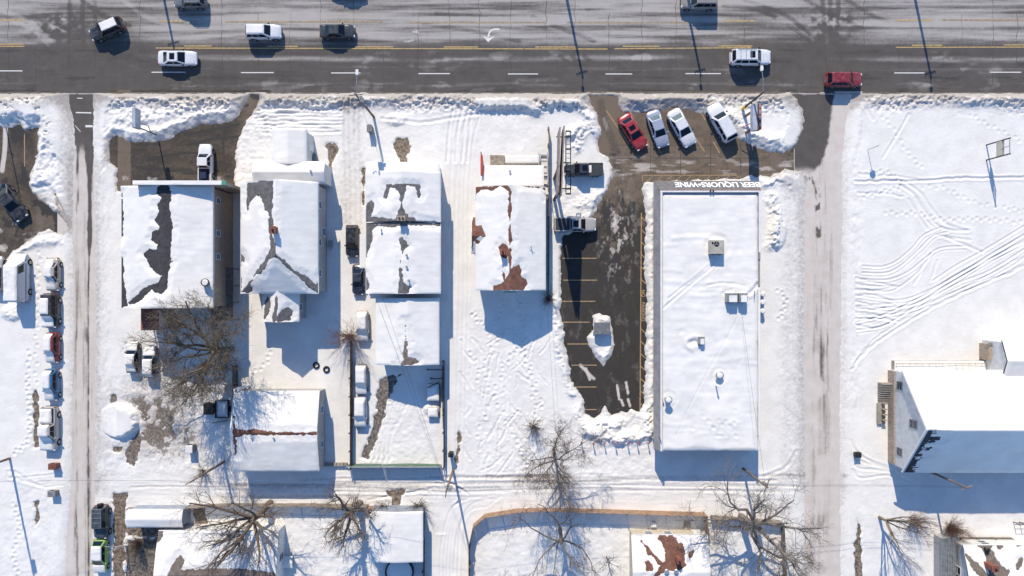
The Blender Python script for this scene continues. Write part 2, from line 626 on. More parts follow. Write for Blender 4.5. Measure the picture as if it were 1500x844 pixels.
# small bare patches: outline, soil hue (0 brown, 1 grey)
PATCHES = [
    ([(478, 212), (484, 210), (495, 214), (496, 222), (490, 236), (486, 250), (482, 246), (481, 232)], 0.35),
    ([(575, 210), (586, 201), (598, 203), (602, 214), (596, 238), (588, 240), (582, 226)], 0.15),
    ([(567, 718), (594, 717), (590, 730), (586, 741), (575, 740), (573, 728), (565, 721)], 0.3),
    ([(557, 556), (570, 550), (588, 548), (578, 566), (569, 585), (563, 612), (556, 636), (548, 656), (540, 672), (526, 668), (536, 652), (545, 628), (551, 604), (552, 578)], 0.75),
    ([(166, 722), (188, 721), (185, 745), (184, 768), (183, 790), (181, 850), (165, 850), (166, 780)], 0.3),
    ([(672, 624), (675, 640), (673, 664), (671, 686), (666, 684), (668, 664), (670, 645)], 0.2),
    ([(1255, 758), (1259, 770), (1262, 790), (1263, 850), (1251, 850), (1251, 792), (1255, 780)], 0.35),
    ([(163, 572), (170, 580), (175, 590), (172, 602), (164, 600)], 0.3),
    ([(194, 640), (205, 628), (208, 648), (202, 672), (196, 682), (186, 676), (184, 660)], 0.5),
    ([(166, 654), (180, 655), (176, 664), (168, 662)], 0.6),
    ([(48, 570), (57, 570), (58, 655), (51, 656), (50, 610)], 0.35),
    ([(52, 735), (58, 735), (58, 760), (52, 770)], 0.4),
    ([(531, 247), (537, 247), (536, 270), (532, 300), (530, 270)], 0.1),
    ([(186, 790), (240, 788), (236, 850), (186, 850)], 0.5),
    ([(186, 768), (250, 770), (248, 788), (186, 786)], 0.45),
    ([(284, 745), (300, 742), (306, 768), (286, 770)], 0.4),
]


def build_sheet(name, px0, px1, py0, py1, z, mat, coverfn, step=STEP, extra_y0=None, extra_x=None):
    xs = np.arange(px0, px1 + step, step)
    ys = np.arange(py0, py1 + step, step)
    if extra_y0 is not None:
        ys = np.concatenate([[extra_y0], ys])
    if extra_x is not None:
        xs = np.concatenate([[-extra_x + 750], xs, [750 + extra_x]])
    F = Field(xs, ys)
    cov = np.zeros(F.shape + (3,))
    coverfn(F, cov)
    o = grid_mesh(name, (F.X - 750) * S, (422 - F.Y) * S, np.full(F.shape, z), mat, cov)
    return tag(o, kind='structure')


def stroke(F, arr, pts, width, val, soft=1.0, sm=True):
    p = smooth_line(pts) if sm else pts
    w, d = F.line(p, width + soft + 2)
    if d.size == 0:
        return
    f = 1 - sstep(width * 0.5, width * 0.5 + soft, d)
    arr[w] += val * f


def cover_road(F, cov):
    X, Y = F.X, F.Y
    st = fbm(X / 160, Y / 7, 1, 4)
    st2 = fbm(X / 60, Y / 3.2, 5, 4)
    up = 1 - sstep(54, 74, Y + 9 * (fbm(X / 90, Y / 40, 9) - 0.5))
    salt = up * (0.90 + 1.5 * (st - 0.5) + 1.0 * (st2 - 0.5))
    band = np.exp(-((Y - 86 + 2 * np.sin(X / 130)) / 5.0) ** 2) * (0.62 + 0.8 * (st2 - 0.5)) * sstep(0.35, 0.6, fbm(X / 220, Y / 60, 21) + 0.1)
    low = np.exp(-((Y - 124) / 4.5) ** 2) * 0.36 * sstep(0.40, 0.62, st2) + np.exp(-((Y - 101) / 4.5) ** 2) * 0.3 * sstep(0.42, 0.62, fbm(X / 120, Y / 5, 44, 4))
    low = low + 0.30 * sstep(0.60, 0.74, fbm(X / 34, Y / 16, 46, 4)) * (Y > 74)
    salt = salt + band + low - 0.05
    # intersections are washed clean
    for cx, r in ((122, 95), (1205, 75)):
        k = np.exp(-((X - cx) / r) ** 2 - ((Y - 80) / 70) ** 2)
        salt *= (1 - 0.75 * k)
    # tyre marks
    for pts, v in (
        ([(120, 0), (150, 22), (190, 38)], -0.35), ([(180, 0), (215, 25), (265, 40)], 0.25), ([(0, 15), (40, 30), (75, 60)], 0.35), ([(20, 30), (50, 45), (70, 64)], 0.3),
        ([(0, 60), (30, 62), (80, 60)], 0.3), ([(1060, 8), (1110, 14), (1160, 40), (1200, 70)], -0.45), ([(1090, 0), (1150, 22), (1185, 50)], -0.4), ([(1180, 0), (1215, 20), (1260, 40)], -0.4),
        ([(1140, 28), (1170, 45), (1190, 60)], 0.4), ([(1240, 0), (1290, 28), (1340, 36)], -0.3), ([(1205, 0), (1207, 40), (1204, 80)], -0.4), ([(1216, 0), (1217, 40), (1218, 80)], -0.4),
        ([(1228, 0), (1227, 30), (1224, 60)], -0.35), ([(102, 0), (102, 40), (103, 60)], -0.3), ([(121, 0), (121, 35), (122, 60)], -0.35), ([(139, 0), (139, 30), (140, 50)], -0.25),
        ([(780, 25), (830, 45), (870, 60)], -0.4), ([(620, 35), (690, 45), (760, 60)], -0.35), ([(640, 20), (720, 28), (800, 40)], -0.25), ([(860, 14), (960, 22), (1000, 26)], -0.2),
        ([(820, 82), (832, 92)], -0.35), ([(838, 82), (850, 93)], -0.35), ([(856, 82), (866, 92)], -0.3)):
        stroke(F, salt, pts, 3.2, v * 0.8, 3)
    for y, v in ((12, -0.25), (21, -0.2), (42, -0.2), (55, -0.25), (92, -0.1), (112, -0.12)):
        stroke(F, salt, [(x, y + 1.5 * math.sin(x / 140.0 + y)) for x in range(-60, 1600, 80)], 3, v, 4)
    spk = fbm(X / 9, Y / 6, 31, 4)
    for cx, cy, rx, ry in ((85, 38, 40, 18), (1215, 35, 32, 22)):
        k = np.exp(-((X - cx) / rx) ** 2 - ((Y - cy) / ry) ** 2)
        salt += k * (spk - 0.5) * 2.6
    cov[..., 2] = np.clip(salt, 0, 1.0) * 0.92
    dark = 0.30 * np.exp(-((Y - 134) / 3.0) ** 2) + 0.10 * sstep(0.5, 0.75, fbm(X / 40, Y / 25, 41))
    dark += 0.18 * np.exp(-((Y - 74) / 3) ** 2) + 0.22 * np.exp(-((Y - 93) / 3.0) ** 2) + 0.22 * np.exp(-((Y - 114) / 3.5) ** 2) + 0.35 * sstep(0.58, 0.68, fbm(X / 60, Y / 9, 48, 4)) * (Y > 72)
    cov[..., 0] = dark
    cov[..., 1] = 0.06 + 0.25 * np.exp(-((Y - 134) / 3.5) ** 2) + 0.08 * np.exp(-((X - 1200) / 60) ** 2)


def cover_street_w(F, cov):
    X, Y = F.X, F.Y
    edge = 5 * (fbm(X / 6, Y / 14, 3) - 0.5)
    yy = np.array([120, 228, 232, 300, 420, 700, 960])
    str_ = fbm(X / 4.5, Y / 150, 13, 4)
    slush = 1.0 + 0.55 * (str_ - 0.5) + 0.2 * (fbm(X / 7, Y / 30, 17) - 0.5)
    top = 1 - sstep(205, 236, Y + edge * 2)
    wedge_l = sstep(0, 3, 3 - np.abs(X - 113.5 - (Y - 230) * -0.02) + edge * 0.4) * (1 - sstep(245, 275, Y))
    wr = np.interp(Y, [140, 230, 268, 310, 342, 380, 450], [14, 6, 3.0, 2.6, 3.6, 1.3, 0.6])
    wedge_r = 1 - sstep(wr - 1, wr + 1.5, np.abs(X - np.interp(Y, [140, 230, 300, 344, 420], [131, 131, 131.5, 131.5, 129.5])) + edge * 0.5)
    bare = np.clip(np.maximum(np.maximum(top, wedge_l), wedge_r), 0, 1)
    slush = slush * (1 - bare * 0.97)
    # dark wheel lines with broken blobs
    for cx, lo in ((112, 250), (129, 380)):
        l = np.exp(-((X - cx - 2 * np.sin(Y / 120)) / 3.2) ** 2) * sstep(lo, lo + 40, Y)
        slush -= l * (0.22 + 0.5 * sstep(0.60, 0.72, fbm(X / 5, Y / 34, 27, 3)))
    cov[..., 2] = np.clip(slush, 0, 1)
    cov[..., 1] = 0.15 + 0.3 * (1 - bare)
    slush -= 0.36 * sstep(0.54, 0.68, fbm(X / 3.2, Y / 90, 19, 4)) * (1 - bare) * (np.abs(X - 122) < 15)
    cov[..., 2] = np.clip(slush, 0, 1)
    cov[..., 0] = 0.10 * bare


def cover_street_e(F, cov):
    X, Y = F.X, F.Y
    edge = 7 * (fbm(X / 7, Y / 12, 3) - 0.5)
    str_ = fbm(X / 4.0, Y / 140, 14, 4)
    slush = 1.02 + 0.5 * (str_ - 0.5) + 0.35 * (fbm(X / 14, Y / 30, 18) - 0.5) - 0.15 * np.exp(-((X - 1200) / 14) ** 2)
    rx = np.interp(Y, [136, 190, 225, 250, 275], [1222, 1214, 1208, 1196, 1180])
    bare = (1 - sstep(-3, 4, X - rx + edge)) * (1 - sstep(240, 262, Y + edge))
    slush = slush * (1 - bare)
    w, d = F.line(smooth_line([(1188, 262), (1197, 275), (1198, 300), (1199, 345)]), 14)
    blob = (1 - sstep(1.5, 6, d)) * sstep(0.42, 0.6, fbm(F.X[w] / 6, F.Y[w] / 12, 33))
    slush[w] *= (1 - 0.9 * blob)
    # big soft slushy fields further down
    t = sstep(0.50, 0.58, fbm(X / 30, Y / 48, 51, 3)) * np.exp(-((X - 1206) / 17) ** 2) * sstep(430, 520, Y)
    slush = slush + 0.10 * sstep(430, 560, Y) - 0.30 * t
    for cx in (1192, 1200, 1213):
        slush -= 0.10 * np.exp(-((X - cx) / 2.5) ** 2)
    slush -= 0.36 * sstep(0.52, 0.68, fbm(X / 3.4, Y / 80, 20, 4)) * np.exp(-((X - 1203) / 19) ** 4) * (1 - 0.5 * sstep(560, 660, Y))
    cov[..., 2] = np.clip(slush, 0, 1)
    cov[..., 1] = 0.15 + 0.3 * (1 - bare)
    cov[..., 0] = 0.22 * bare


def cover_store(F, cov):
    X, Y = F.X, F.Y
    n = fbm(X / 20, Y / 20, 61)
    tan = 0.72 * (1 - sstep(262, 350, Y + 40 * (n - 0.5)))
    tan *= 1 - sstep(1140, 1185, X)
    tan += 0.25 * np.exp(-((X - 892) / 18) ** 2) * (1 - sstep(300, 420, Y))
    slush = 0.55 * sstep(0.52, 0.70, fbm(X / 30, Y / 5, 63)) * np.exp(-((Y - 245) / 16) ** 2)
    slush += 0.35 * sstep(0.55, 0.72, fbm(X / 10, Y / 26, 65)) * np.exp(-((X - 885) / 22) ** 2) * (1 - sstep(200, 270, Y))
    slush += 0.35 * sstep(0.56, 0.7, fbm(X / 8, Y / 18, 66)) * np.exp(-((X - 900) / 30) ** 2) * np.exp(-((Y - 310) / 50) ** 2)
    mot = fbm(X / 7, Y / 15, 67, 5, 0.62)
    env = np.exp(-((X - 905) / 30) ** 2) * np.exp(-((Y - 350) / 75) ** 2)
    dark = 1.5 * sstep(0.49, 0.58, mot) * env
    slush += 0.6 * sstep(0.55, 0.64, fbm(X / 5, Y / 9, 167, 5, 0.62)) * env
    tan += 0.7 * sstep(0.48, 0.60, fbm(X / 6, Y / 11, 168, 5, 0.62)) * env
    dark += 0.9 * sstep(0.50, 0.58, fbm(X / 13, Y / 13, 69, 5, 0.6)) * np.exp(-((Y - 455) / 60) ** 2) * (X < 935)
    stroke(F, dark, [(925, 300), (926, 340), (928, 380)], 6, 0.8, 5)
    stroke(F, dark, [(908, 280), (910, 330), (904, 380), (900, 430)], 5, 0.6, 6)
    stroke(F, dark, [(888, 300), (880, 340), (874, 370)], 4, 0.5, 5)
    stroke(F, dark, [(880, 150), (886, 180), (900, 215), (905, 250)], 7, 0.45, 8)
    tan += 0.3 * sstep(0.5, 0.6, fbm(X / 14, Y / 9, 171)) * (Y < 330)
    dark += 0.16 * sstep(380, 460, Y) + 0.5 * sstep(0.52, 0.62, fbm(X / 9, Y / 22, 271, 5, 0.6)) * sstep(420, 500, Y)
    slush += 0.16 * sstep(0.56, 0.68, fbm(X / 7, Y / 16, 273, 5, 0.6)) * sstep(400, 480, Y)
    stroke(F, dark, [(922, 380), (921, 450), (919, 520), (917, 580), (916, 612)], 3, 0.7, 2)
    stroke(F, dark, [(902, 560), (915, 556)], 4, 0.6, 2)
    stroke(F, dark, [(868, 510), (885, 530), (905, 518), (912, 500)], 3, 0.4, 3)
    for x, y, l in ((904, 575, 20), (917, 568, 16), (920, 590, 10), (910, 590, 8)):
        stroke(F, slush, [(x, y - l / 2), (x + 3, y + l / 2)], 2.2, 0.9, 1.2)
    for a, b in (((850, 535), (870, 555)), ((858, 540), (864, 556))):
        stroke(F, slush, [a, b], 2.5, 0.8, 1.5)
    g = fbm(X / 26, Y / 9, 71)
    dark += 0.6 * sstep(0.58, 0.7, g) * np.exp(-((Y - 236) / 12) ** 2) * (X < 1080)
    cov[..., 0], cov[..., 1], cov[..., 2] = dark, tan, slush


def cover_cafe(F, cov):
    X, Y = F.X, F.Y
    cov[..., 1] = 0.40 + 0.5 * (fbm(X / 25, Y / 12, 73) - 0.5) + 0.45 * np.exp(-((X - 365) / 14) ** 2)
    cov[..., 1] += 0.5 * ((X < 192) & (X > 172))
    d = 1.0 * sstep(0.57, 0.68, fbm(X / 26, Y / 7, 75)) * sstep(196, 205, X)
    for p in ([(215, 235), (245, 228), (275, 224), (300, 226)], [(200, 245), (240, 250), (280, 249)], [(290, 195), (310, 190), (330, 186), (350, 182)], [(280, 212), (310, 204), (350, 200)], [(328, 190), (327, 225)], [(296, 190), (305, 196), (312, 186)]):
        stroke(F, d, p, 2.4, 0.8, 2)
    cov[..., 0] = d
    cov[..., 2] = 0.5 * sstep(0.60, 0.75, fbm(X / 12, Y / 12, 77)) * np.exp(-((Y - 262) / 6) ** 2)


def cover_west(F, cov):
    X, Y = F.X, F.Y
    cov[..., 1] = 0.45 + 0.6 * (fbm(X / 18, Y / 18, 83) - 0.5) + 0.3 * sstep(45, 60, X)
    cov[..., 0] = 0.9 * sstep(0.56, 0.68, fbm(X / 14, Y / 16, 85)) + 0.5 * np.exp(-((X - 88) / 9) ** 2 - ((Y - 328) / 12) ** 2)
    sl = 0.7 * sstep(0.52, 0.7, fbm(X / 20, Y / 14, 87)) * sstep(300, 345, Y)
    stroke(F, sl, [(8, 185), (7, 220), (3, 250)], 5, 0.8, 2)
    cov[..., 2] = sl


build_sheet('main_road', -80, 1580, -14, ROAD_SOUTH + 2, 0.0, 'asphalt_salted', cover_road, extra_y0=-170, extra_x=7000)
build_sheet('side_street_west', 84, 160, 134, 930, 0.004, 'asphalt', cover_street_w)
build_sheet('side_street_east', 1164, 1262, 134, 930, 0.004, 'asphalt', cover_street_e)
build_sheet('store_parking_lot', 800, 1163, 134, 640, 0.008, 'asphalt_dark', cover_store)
build_sheet('cafe_parking_lot', 161, 395, 132, 290, 0.008, 'asphalt_dark', cover_cafe)
build_sheet('west_parking_lot', -90, 83, 170, 400, 0.008, 'asphalt_dark', cover_west)


def snow_field():
    xs = np.arange(-85, 1586, STEP)
    ys = np.arange(118, 925, STEP)
    xs = np.concatenate([[-7000, -2000, -600, -250, -130], xs, [1630, 1750, 2100, 3500, 8500]])
    ys = np.concatenate([[-7000, -2000, -500, -260, -172, -168, -100, 0, 100], ys, [960, 1100, 1500, 3000, 8000]])
    F = Field(xs, ys)
    X, Y = F.X, F.Y
    h = 0.17 + 0.06 * (fbm(X / 80, Y / 80, 2) - 0.5) + 0.025 * (fbm(X / 14, Y / 14, 4) - 0.5)
    dirt = np.zeros(F.shape); bare = np.zeros(F.shape); hue = np.zeros(F.shape)
    e1 = fbm(X / 7, Y / 7, 6, 4) - 0.5
    e2 = fbm(X / 26, Y / 26, 8, 3) - 0.5
    clod = fbm(X / 3.6, Y / 3.4, 12, 3) - 0.5
    clod2 = fbm(X / 9.0, Y / 7.5, 15, 3) - 0.5

    # trampled and wind-worked zones: rectangle, amplitude, scales
    def zone(x0, x1, y0, y1, amp, sx, sy, seed, soft=12, d=0.0):
        w = F.win(x0 - soft, x1 + soft, y0 - soft, y1 + soft)
        xx, yy = X[w], Y[w]
        m = sstep(x0 - soft, x0 + soft, xx) * (1 - sstep(x1 - soft, x1 + soft, xx)) * sstep(y0 - soft, y0 + soft, yy) * (1 - sstep(y1 - soft, y1 + soft, yy))
        nn = fbm(xx / sx, yy / sy, seed, 3) - 0.5
        h[w] += amp * m * nn
        dirt[w] += d * m
    zone(668, 800, 450, 690, 0.05, 4.2, 3.6, 91)
    zone(700, 960, 600, 700, 0.16, 7, 6, 92)
    zone(497, 534, 140, 335, 0.09, 3.4, 6, 93, 6, 0.17)
    zone(360, 500, 140, 190, 0.40, 16, 4.5, 94, 10)
    zone(345, 398, 190, 270, 0.18, 6, 5, 95, 8)
    zone(530, 800, 165, 240, 0.06, 6, 6, 96)
    zone(650, 700, 240, 690, 0.06, 4, 40, 97, 8, 0.05)
    zone(136, 166, 230, 720, 0.15, 5, 14, 98, 12, 0.16)
    zone(60, 108, 140, 360, 0.30, 6, 6, 99, 10)
    zone(86, 108, 140, 340, 0.10, 4, 10, 199, 8, 0.28)
    zone(1140, 1182, 250, 700, 0.10, 6, 7, 100, 14, 0.22)
    zone(1232, 1262, 140, 600, 0.14, 4, 8, 101, 8, 0.04)
    zone(160, 340, 560, 690, 0.16, 7, 6, 102)
    zone(180, 620, 740, 860, 0.14, 8, 7, 103)
    zone(690, 1180, 760, 860, 0.12, 8, 7, 104)
    zone(0, 90, 690, 850, 0.10, 7, 7, 105)
    zone(540, 640, 580, 690, 0.10, 6, 5, 106)
    zone(885, 945, 560, 650, 0.22, 6, 6, 107, 8)
    zone(1250, 1500, 700, 850, 0.06, 8, 8, 108)
    zone(800, 950, 270, 340, 0.2, 5, 5, 109, 8)
    zone(115, 1240, 690, 738, 0.07, 26, 3.4, 110, 6, 0.10)

    # banks thrown up by the plough along the main road
    bank = np.exp(-((Y - 146 - 6 * e2) / 9.0) ** 2)
    along = sstep(0.30, 0.62, fbm(X / 55, Y / 200, 110, 2))
    h += bank * (0.14 + 0.34 * along + 0.75 * clod + 0.35 * clod2) * (Y < 200)
    grit = np.exp(-((Y - 138) / 8.5) ** 2) * 0.85 + np.exp(-((Y - 152) / 12) ** 2) * 0.36
    dirt += grit * (Y < 190) * (0.65 + 0.9 * (fbm(X / 18, Y / 8, 112) - 0.4))
    band = np.exp(-((Y - 157) / 10.0) ** 2) * (Y < 205)
    h += band * 0.45 * clod * sstep(0.35, 0.55, fbm(X / 70, Y / 50, 113, 2))

    def ridge(pts, width, height, rough=0.8, d=0.0):
        p = smooth_line(pts)
        w, dd = F.line(p, width * 2.4)
        g = np.exp(-(dd / width) ** 2)
        h[w] += g * height * (1 + rough * 2 * (clod[w] + clod2[w]))
        dirt[w] += g * d

    ridge([(0, 163), (20, 168), (45, 172), (62, 166), (72, 180), (74, 200)], 8, 0.55)
    ridge([(0, 152), (40, 152), (70, 156), (84, 175), (88, 220)], 9, 0.6, 0.7)
    ridge([(62, 200), (55, 235), (50, 262)], 9, 0.35)
    ridge([(170, 196), (200, 200), (240, 196), (270, 186), (300, 174), (335, 170), (352, 156)], 8, 0.75, 0.7)
    ridge([(180, 176), (230, 170), (300, 150), (345, 148)], 14, 0.35, 0.5)
    ridge([(150, 145), (146, 175), (150, 205), (165, 235)], 7, 0.35, 0.8, 0.1)
    ridge([(700, 153), (730, 150), (770, 152), (785, 160)], 9, 0.65, 0.5)
    ridge([(800, 150), (835, 148), (860, 165), (870, 190)], 8, 0.5, 0.9)
    ridge([(835, 200), (850, 190), (845, 215)], 8, 0.35, 1.0)
    ridge([(915, 150), (960, 150), (1005, 148), (1040, 155)], 7, 0.5, 0.9, 0.25)
    ridge([(1070, 170), (1090, 192), (1120, 206), (1150, 205), (1163, 180), (1155, 150)], 9, 0.42, 0.8, 0.10)
    ridge([(1248, 152), (1252, 170), (1250, 205)], 6, 0.25, 0.9)
    ridge([(905, 618), (880, 625), (860, 622), (850, 605)], 9, 0.45, 0.9)
    ridge([(945, 600), (950, 630), (930, 640), (890, 640), (860, 632)], 8, 0.55, 0.9)
    ridge([(838, 575), (828, 540), (818, 500), (815, 440)], 6, 0.32, 0.9)
    ridge([(952, 290), (953, 400), (953, 590)], 4, 0.28, 0.7)
    ridge([(870, 478), (868, 510), (884, 528), (897, 512)], 6, 0.42, 0.7)
    ridge([(882, 462), (892, 468)], 6, 0.42, 0.8)
    ridge([(1128, 290), (1135, 320), (1130, 360)], 8, 0.35, 1.0)
    ridge([(1120, 268), (1150, 262), (1165, 275)], 7, 0.3, 1.0, 0.1)
    ridge([(852, 300), (875, 290), (868, 310)], 8, 0.25, 1.0)
    ridge([(10, 382), (24, 368), (50, 356), (80, 352)], 6, 0.30, 0.5)
    ridge([(108, 150), (112, 200), (104, 250), (104, 420), (104, 660)], 5, 0.10, 0.8, 0.05)
    ridge([(145, 240), (144, 420), (143, 660)], 5, 0.10, 0.9, 0.05)
    ridge([(1236, 250), (1238, 420), (1236, 660)], 5, 0.08, 0.9, 0.03)

    def mound(cx, cy, rx, ry, hh):
        w = F.win(cx - rx * 1.5, cx + rx * 1.5, cy - ry * 1.5, cy + ry * 1.5)
        r2 = ((X[w] - cx) / rx) ** 2 + ((Y[w] - cy) / ry) ** 2
        h[w] += hh * np.clip(1 - r2, 0, 1) ** 0.8 * (1 + 0.9 * clod[w] + 0.7 * clod2[w])
    mound(45, 163, 30, 13, 0.75)
    mound(8, 168, 12, 14, 0.6)
    mound(60, 262, 22, 12, 0.35)
    mound(20, 458, 18, 13, 0.35)
    mound(1138, 340, 14, 26, 0.4)
    mound(632, 598, 13, 10, 0.35)
    mound(735, 152, 40, 9, 0.5)
    mound(352, 152, 14, 9, 0.35)
    mound(580, 176, 18, 10, 0.25)
    mound(1010, 152, 12, 7, 0.3)

    # tyre ruts (a groove with low berms) and foot trails
    def rut(pts, depth=0.07, width=1.7, wob=0.0, d=0.0):
        p = smooth_line(pts, 10)
        if wob:
            p = [(x + wob * (vn(np.array(i * 0.9), np.array(0.3), 5) - 0.5), y + wob * (vn(np.array(i * 0.9), np.array(7.7), 6) - 0.5)) for i, (x, y) in enumerate(p)]
        w, dd = F.line(p, width * 4 + 2)
        h[w] += -depth * np.exp(-(dd / width) ** 2) + depth * 0.55 * np.exp(-((dd - width * 2.0) / (width * 0.8)) ** 2)
        if d:
            dirt[w] += d * np.exp(-(dd / (width * 1.5)) ** 2)

    def offset(pts, o):
        p = np.array(pts, float)
        t = np.gradient(p, axis=0)
        t /= np.linalg.norm(t, axis=1)[:, None] + 1e-9
        return [tuple(q) for q in p + np.stack([-t[:, 1], t[:, 0]], 1) * o]

    def pair(pts, depth=0.06, gauge=17, width=1.7):
        rut(pts, depth, width)
        rut(offset(pts, gauge), depth, width)

    def steps(pts, spacing=7, depth=0.10):
        p = smooth_line(pts, 12)
        acc, k = 0, 0
        for a, b in zip(p[:-1], p[1:]):
            L = math.hypot(b[0] - a[0], b[1] - a[1])
            acc += L
            if acc > spacing:
                acc = 0
                k += 1
                s = 1.6 if k % 2 else -1.6
                nx, ny = -(b[1] - a[1]) / (L + 1e-6), (b[0] - a[0]) / (L + 1e-6)
                cx, cy = b[0] + nx * s, b[1] + ny * s
                w = F.win(cx - 6, cx + 6, cy - 6, cy + 6)
                r2 = ((X[w] - cx) ** 2 + (Y[w] - cy) ** 2) / 2.2 ** 2
                h[w] -= depth * np.exp(-r2)
                h[w] += depth * 0.35 * np.exp(-(np.sqrt(r2) - 1.8) ** 2 * 3)

    # the open lot on the east side
    sweeps = [[(1262, 390), (1290, 391), (1312, 383), (1335, 364), (1352, 345), (1378, 333)],
              [(1262, 400), (1296, 400), (1318, 390), (1345, 366), (1366, 346), (1388, 340)],
              [(1260, 409), (1300, 410), (1330, 398), (1355, 378), (1376, 364), (1412, 361)],
              [(1262, 424), (1300, 427), (1325, 415), (1350, 392), (1362, 372)],
              [(1256, 434), (1310, 440), (1345, 432), (1400, 404), (1450, 374), (1520, 330)],
              [(1256, 448), (1310, 451), (1350, 441), (1405, 414), (1450, 396), (1520, 352)],
              [(1256, 462), (1300, 461), (1345, 450), (1400, 426), (1455, 404), (1520, 366)],
              [(1254, 484), (1290, 478), (1320, 462), (1352, 440), (1400, 410), (1440, 385), (1520, 340)],
              [(1254, 472), (1285, 464), (1325, 447), (1365, 425), (1410, 397), (1520, 345)],
              [(1365, 412), (1400, 389), (1440, 367), (1500, 331), (1530, 315)],
              [(1385, 412), (1430, 385), (1470, 361), (1530, 330)]]
    for p in sweeps:
        rut(p, 0.06, 1.3)
        if len(p) > 5:
            rut(offset(p, 4.5), 0.035, 1.1)
    rut([(1246, 542), (1268, 514), (1300, 489), (1350, 459), (1410, 428), (1480, 398), (1530, 375)], 0.07, 1.8, 3)
    rut([(1250, 534), (1275, 502), (1310, 476), (1355, 450), (1420, 417), (1530, 360)], 0.05, 1.5, 3)
    rut([(1318, 272), (1338, 286), (1352, 308), (1374, 332), (1400, 338), (1418, 338)], 0.06)
    rut([(1326, 268), (1348, 284), (1362, 304), (1384, 328), (1415, 338)], 0.05)
    rut([(1330, 292), (1342, 312), (1357, 336)], 0.05)
    rut([(1340, 290), (1352, 318), (1368, 334)], 0.045)
    rut([(1384, 348), (1410, 358), (1438, 370)], 0.06)
    rut([(1372, 345), (1395, 349), (1420, 352)], 0.05)
    rut([(1352, 382), (1346, 402), (1338, 416)], 0.04)
    rut([(1372, 382), (1362, 412)], 0.04)
    for i in range(9):
        y = 408 + i * 8.5
        rut([(1253, y), (1275 + 3 * (i % 3), y + 5 - (i % 4) * 2), (1306 + 8 * (i % 2), y + 10 - (i % 3) * 7)], 0.055, 1.5, 2)
    rut([(1252, 267), (1290, 266), (1340, 265), (1400, 262), (1450, 261), (1540, 260)], 0.10, 1.6, 3)
    rut([(1258, 256), (1290, 258), (1340, 262)], 0.05, 1.5, 4)
    rut([(1256, 284), (1290, 284), (1320, 288)], 0.05, 1.5, 4)
    steps([(1288, 310), (1320, 314), (1340, 313), (1380, 322), (1420, 321), (1460, 323), (1520, 328)], 6, 0.06)
    steps([(1340, 274), (1380, 276), (1410, 290), (1440, 300), (1520, 312)], 7, 0.05)
    steps([(1270, 150), (1300, 180), (1330, 225), (1352, 250)], 7, 0.05)
    steps([(1415, 165), (1440, 180), (1470, 195), (1500, 210)], 7, 0.05)
    rut([(1330, 168), (1318, 190), (1292, 232)], 0.05, 1.6)
    rut([(1268, 160), (1278, 176)], 0.05, 2)
    steps([(1262, 254), (1300, 254), (1320, 272), (1300, 280), (1264, 288)], 5, 0.07)
    for k in range(5):
        rut([(1240 + k * 2, 600 + k * 22), (1244 + k * 4, 640 + k * 15), (1262 + k * 10, 668 + k * 7), (1300 + k * 10, 684 + k * 6)], 0.05, 1.6)

    # driveway ruts between the houses
    for x0 in (506, 513, 521, 528):
        rut([(x0, 140), (x0 - 1, 200), (x0 + 1, 260), (x0 + 2, 330)], 0.035, 1.6, 0.4, 0.08)
    for x0 in (660, 668, 674, 681, 687):
        rut([(x0 + 16, 168), (x0 + 6, 210), (x0, 280), (x0 - 1, 420), (x0 - 4, 560), (x0 - 8, 690)], 0.03, 1.4, 0.5, 0.03)
    for dx in (0, 13, 22, 30):
        rut([(664 + dx, 162), (658 + dx, 190), (654 + dx, 238)], 0.07, 1.6, 1)
    # alley
    ar = random.Random(21)
    for k in range(16):
        xa_ = ar.uniform(140, 900)
        xb_ = min(1240, xa_ + ar.uniform(180, 620))
        y0 = ar.uniform(692, 733)
        ph = ar.uniform(0, 6)
        rut([(x, y0 + 2.2 * math.sin(x / 130.0 + ph) + ar.uniform(-0.8, 0.8)) for x in np.linspace(xa_, xb_, 9)], ar.uniform(0.02, 0.055), ar.uniform(1.2, 2.0), 1.0, ar.choice((0.0, 0.10, 0.18)))
    for k in range(6):
        rut([(640 + k * 5, 700 + k * 2), (668 + k * 4, 712 + k * 3), (676 - k * 3, 745), (672 - k * 5, 800), (670 - k * 5, 860)], 0.05, 1.6)
        rut([(715 + k * 4, 742 - k * 3), (690, 748 - k * 2), (676 - k, 776), (672 - k * 2, 840)], 0.03, 1.5)
    for k in range(5):
        rut([(540 + k * 20, 732 - k * 3), (600 + k * 10, 722 - k * 2), (630 + k * 3, 735), (640 + k * 3, 780)], 0.045, 1.6)
    # sweeping plough lines
    for k in range(6):
        rut([(60 + k * 5, 262 - k * 8), (78 + k * 3, 246 - k * 8), (92, 225 - k * 8)], 0.07, 2)
        rut([(100 - k * 3, 330 - k * 6), (90 - k * 2, 306 - k * 5), (70, 296 - k * 3), (50, 300 - k * 3)], 0.06, 2, 0, 0.14)
        rut([(150, 250 - k * 9), (158, 238 - k * 9), (172, 228 - k * 9)], 0.06, 2, 0, 0.08)
    for k in range(7):
        rut([(365 + 3 * k, 164 + k * 5), (410, 160 + k * 6), (498, 163 + k * 5)], 0.08, 1.8, 3)
    rut([(560, 175), (620, 180), (655, 174), (700, 168)], 0.06, 2, 2)
    # crossing furrows in the yard south of the brown-roofed house
    yr = random.Random(5)
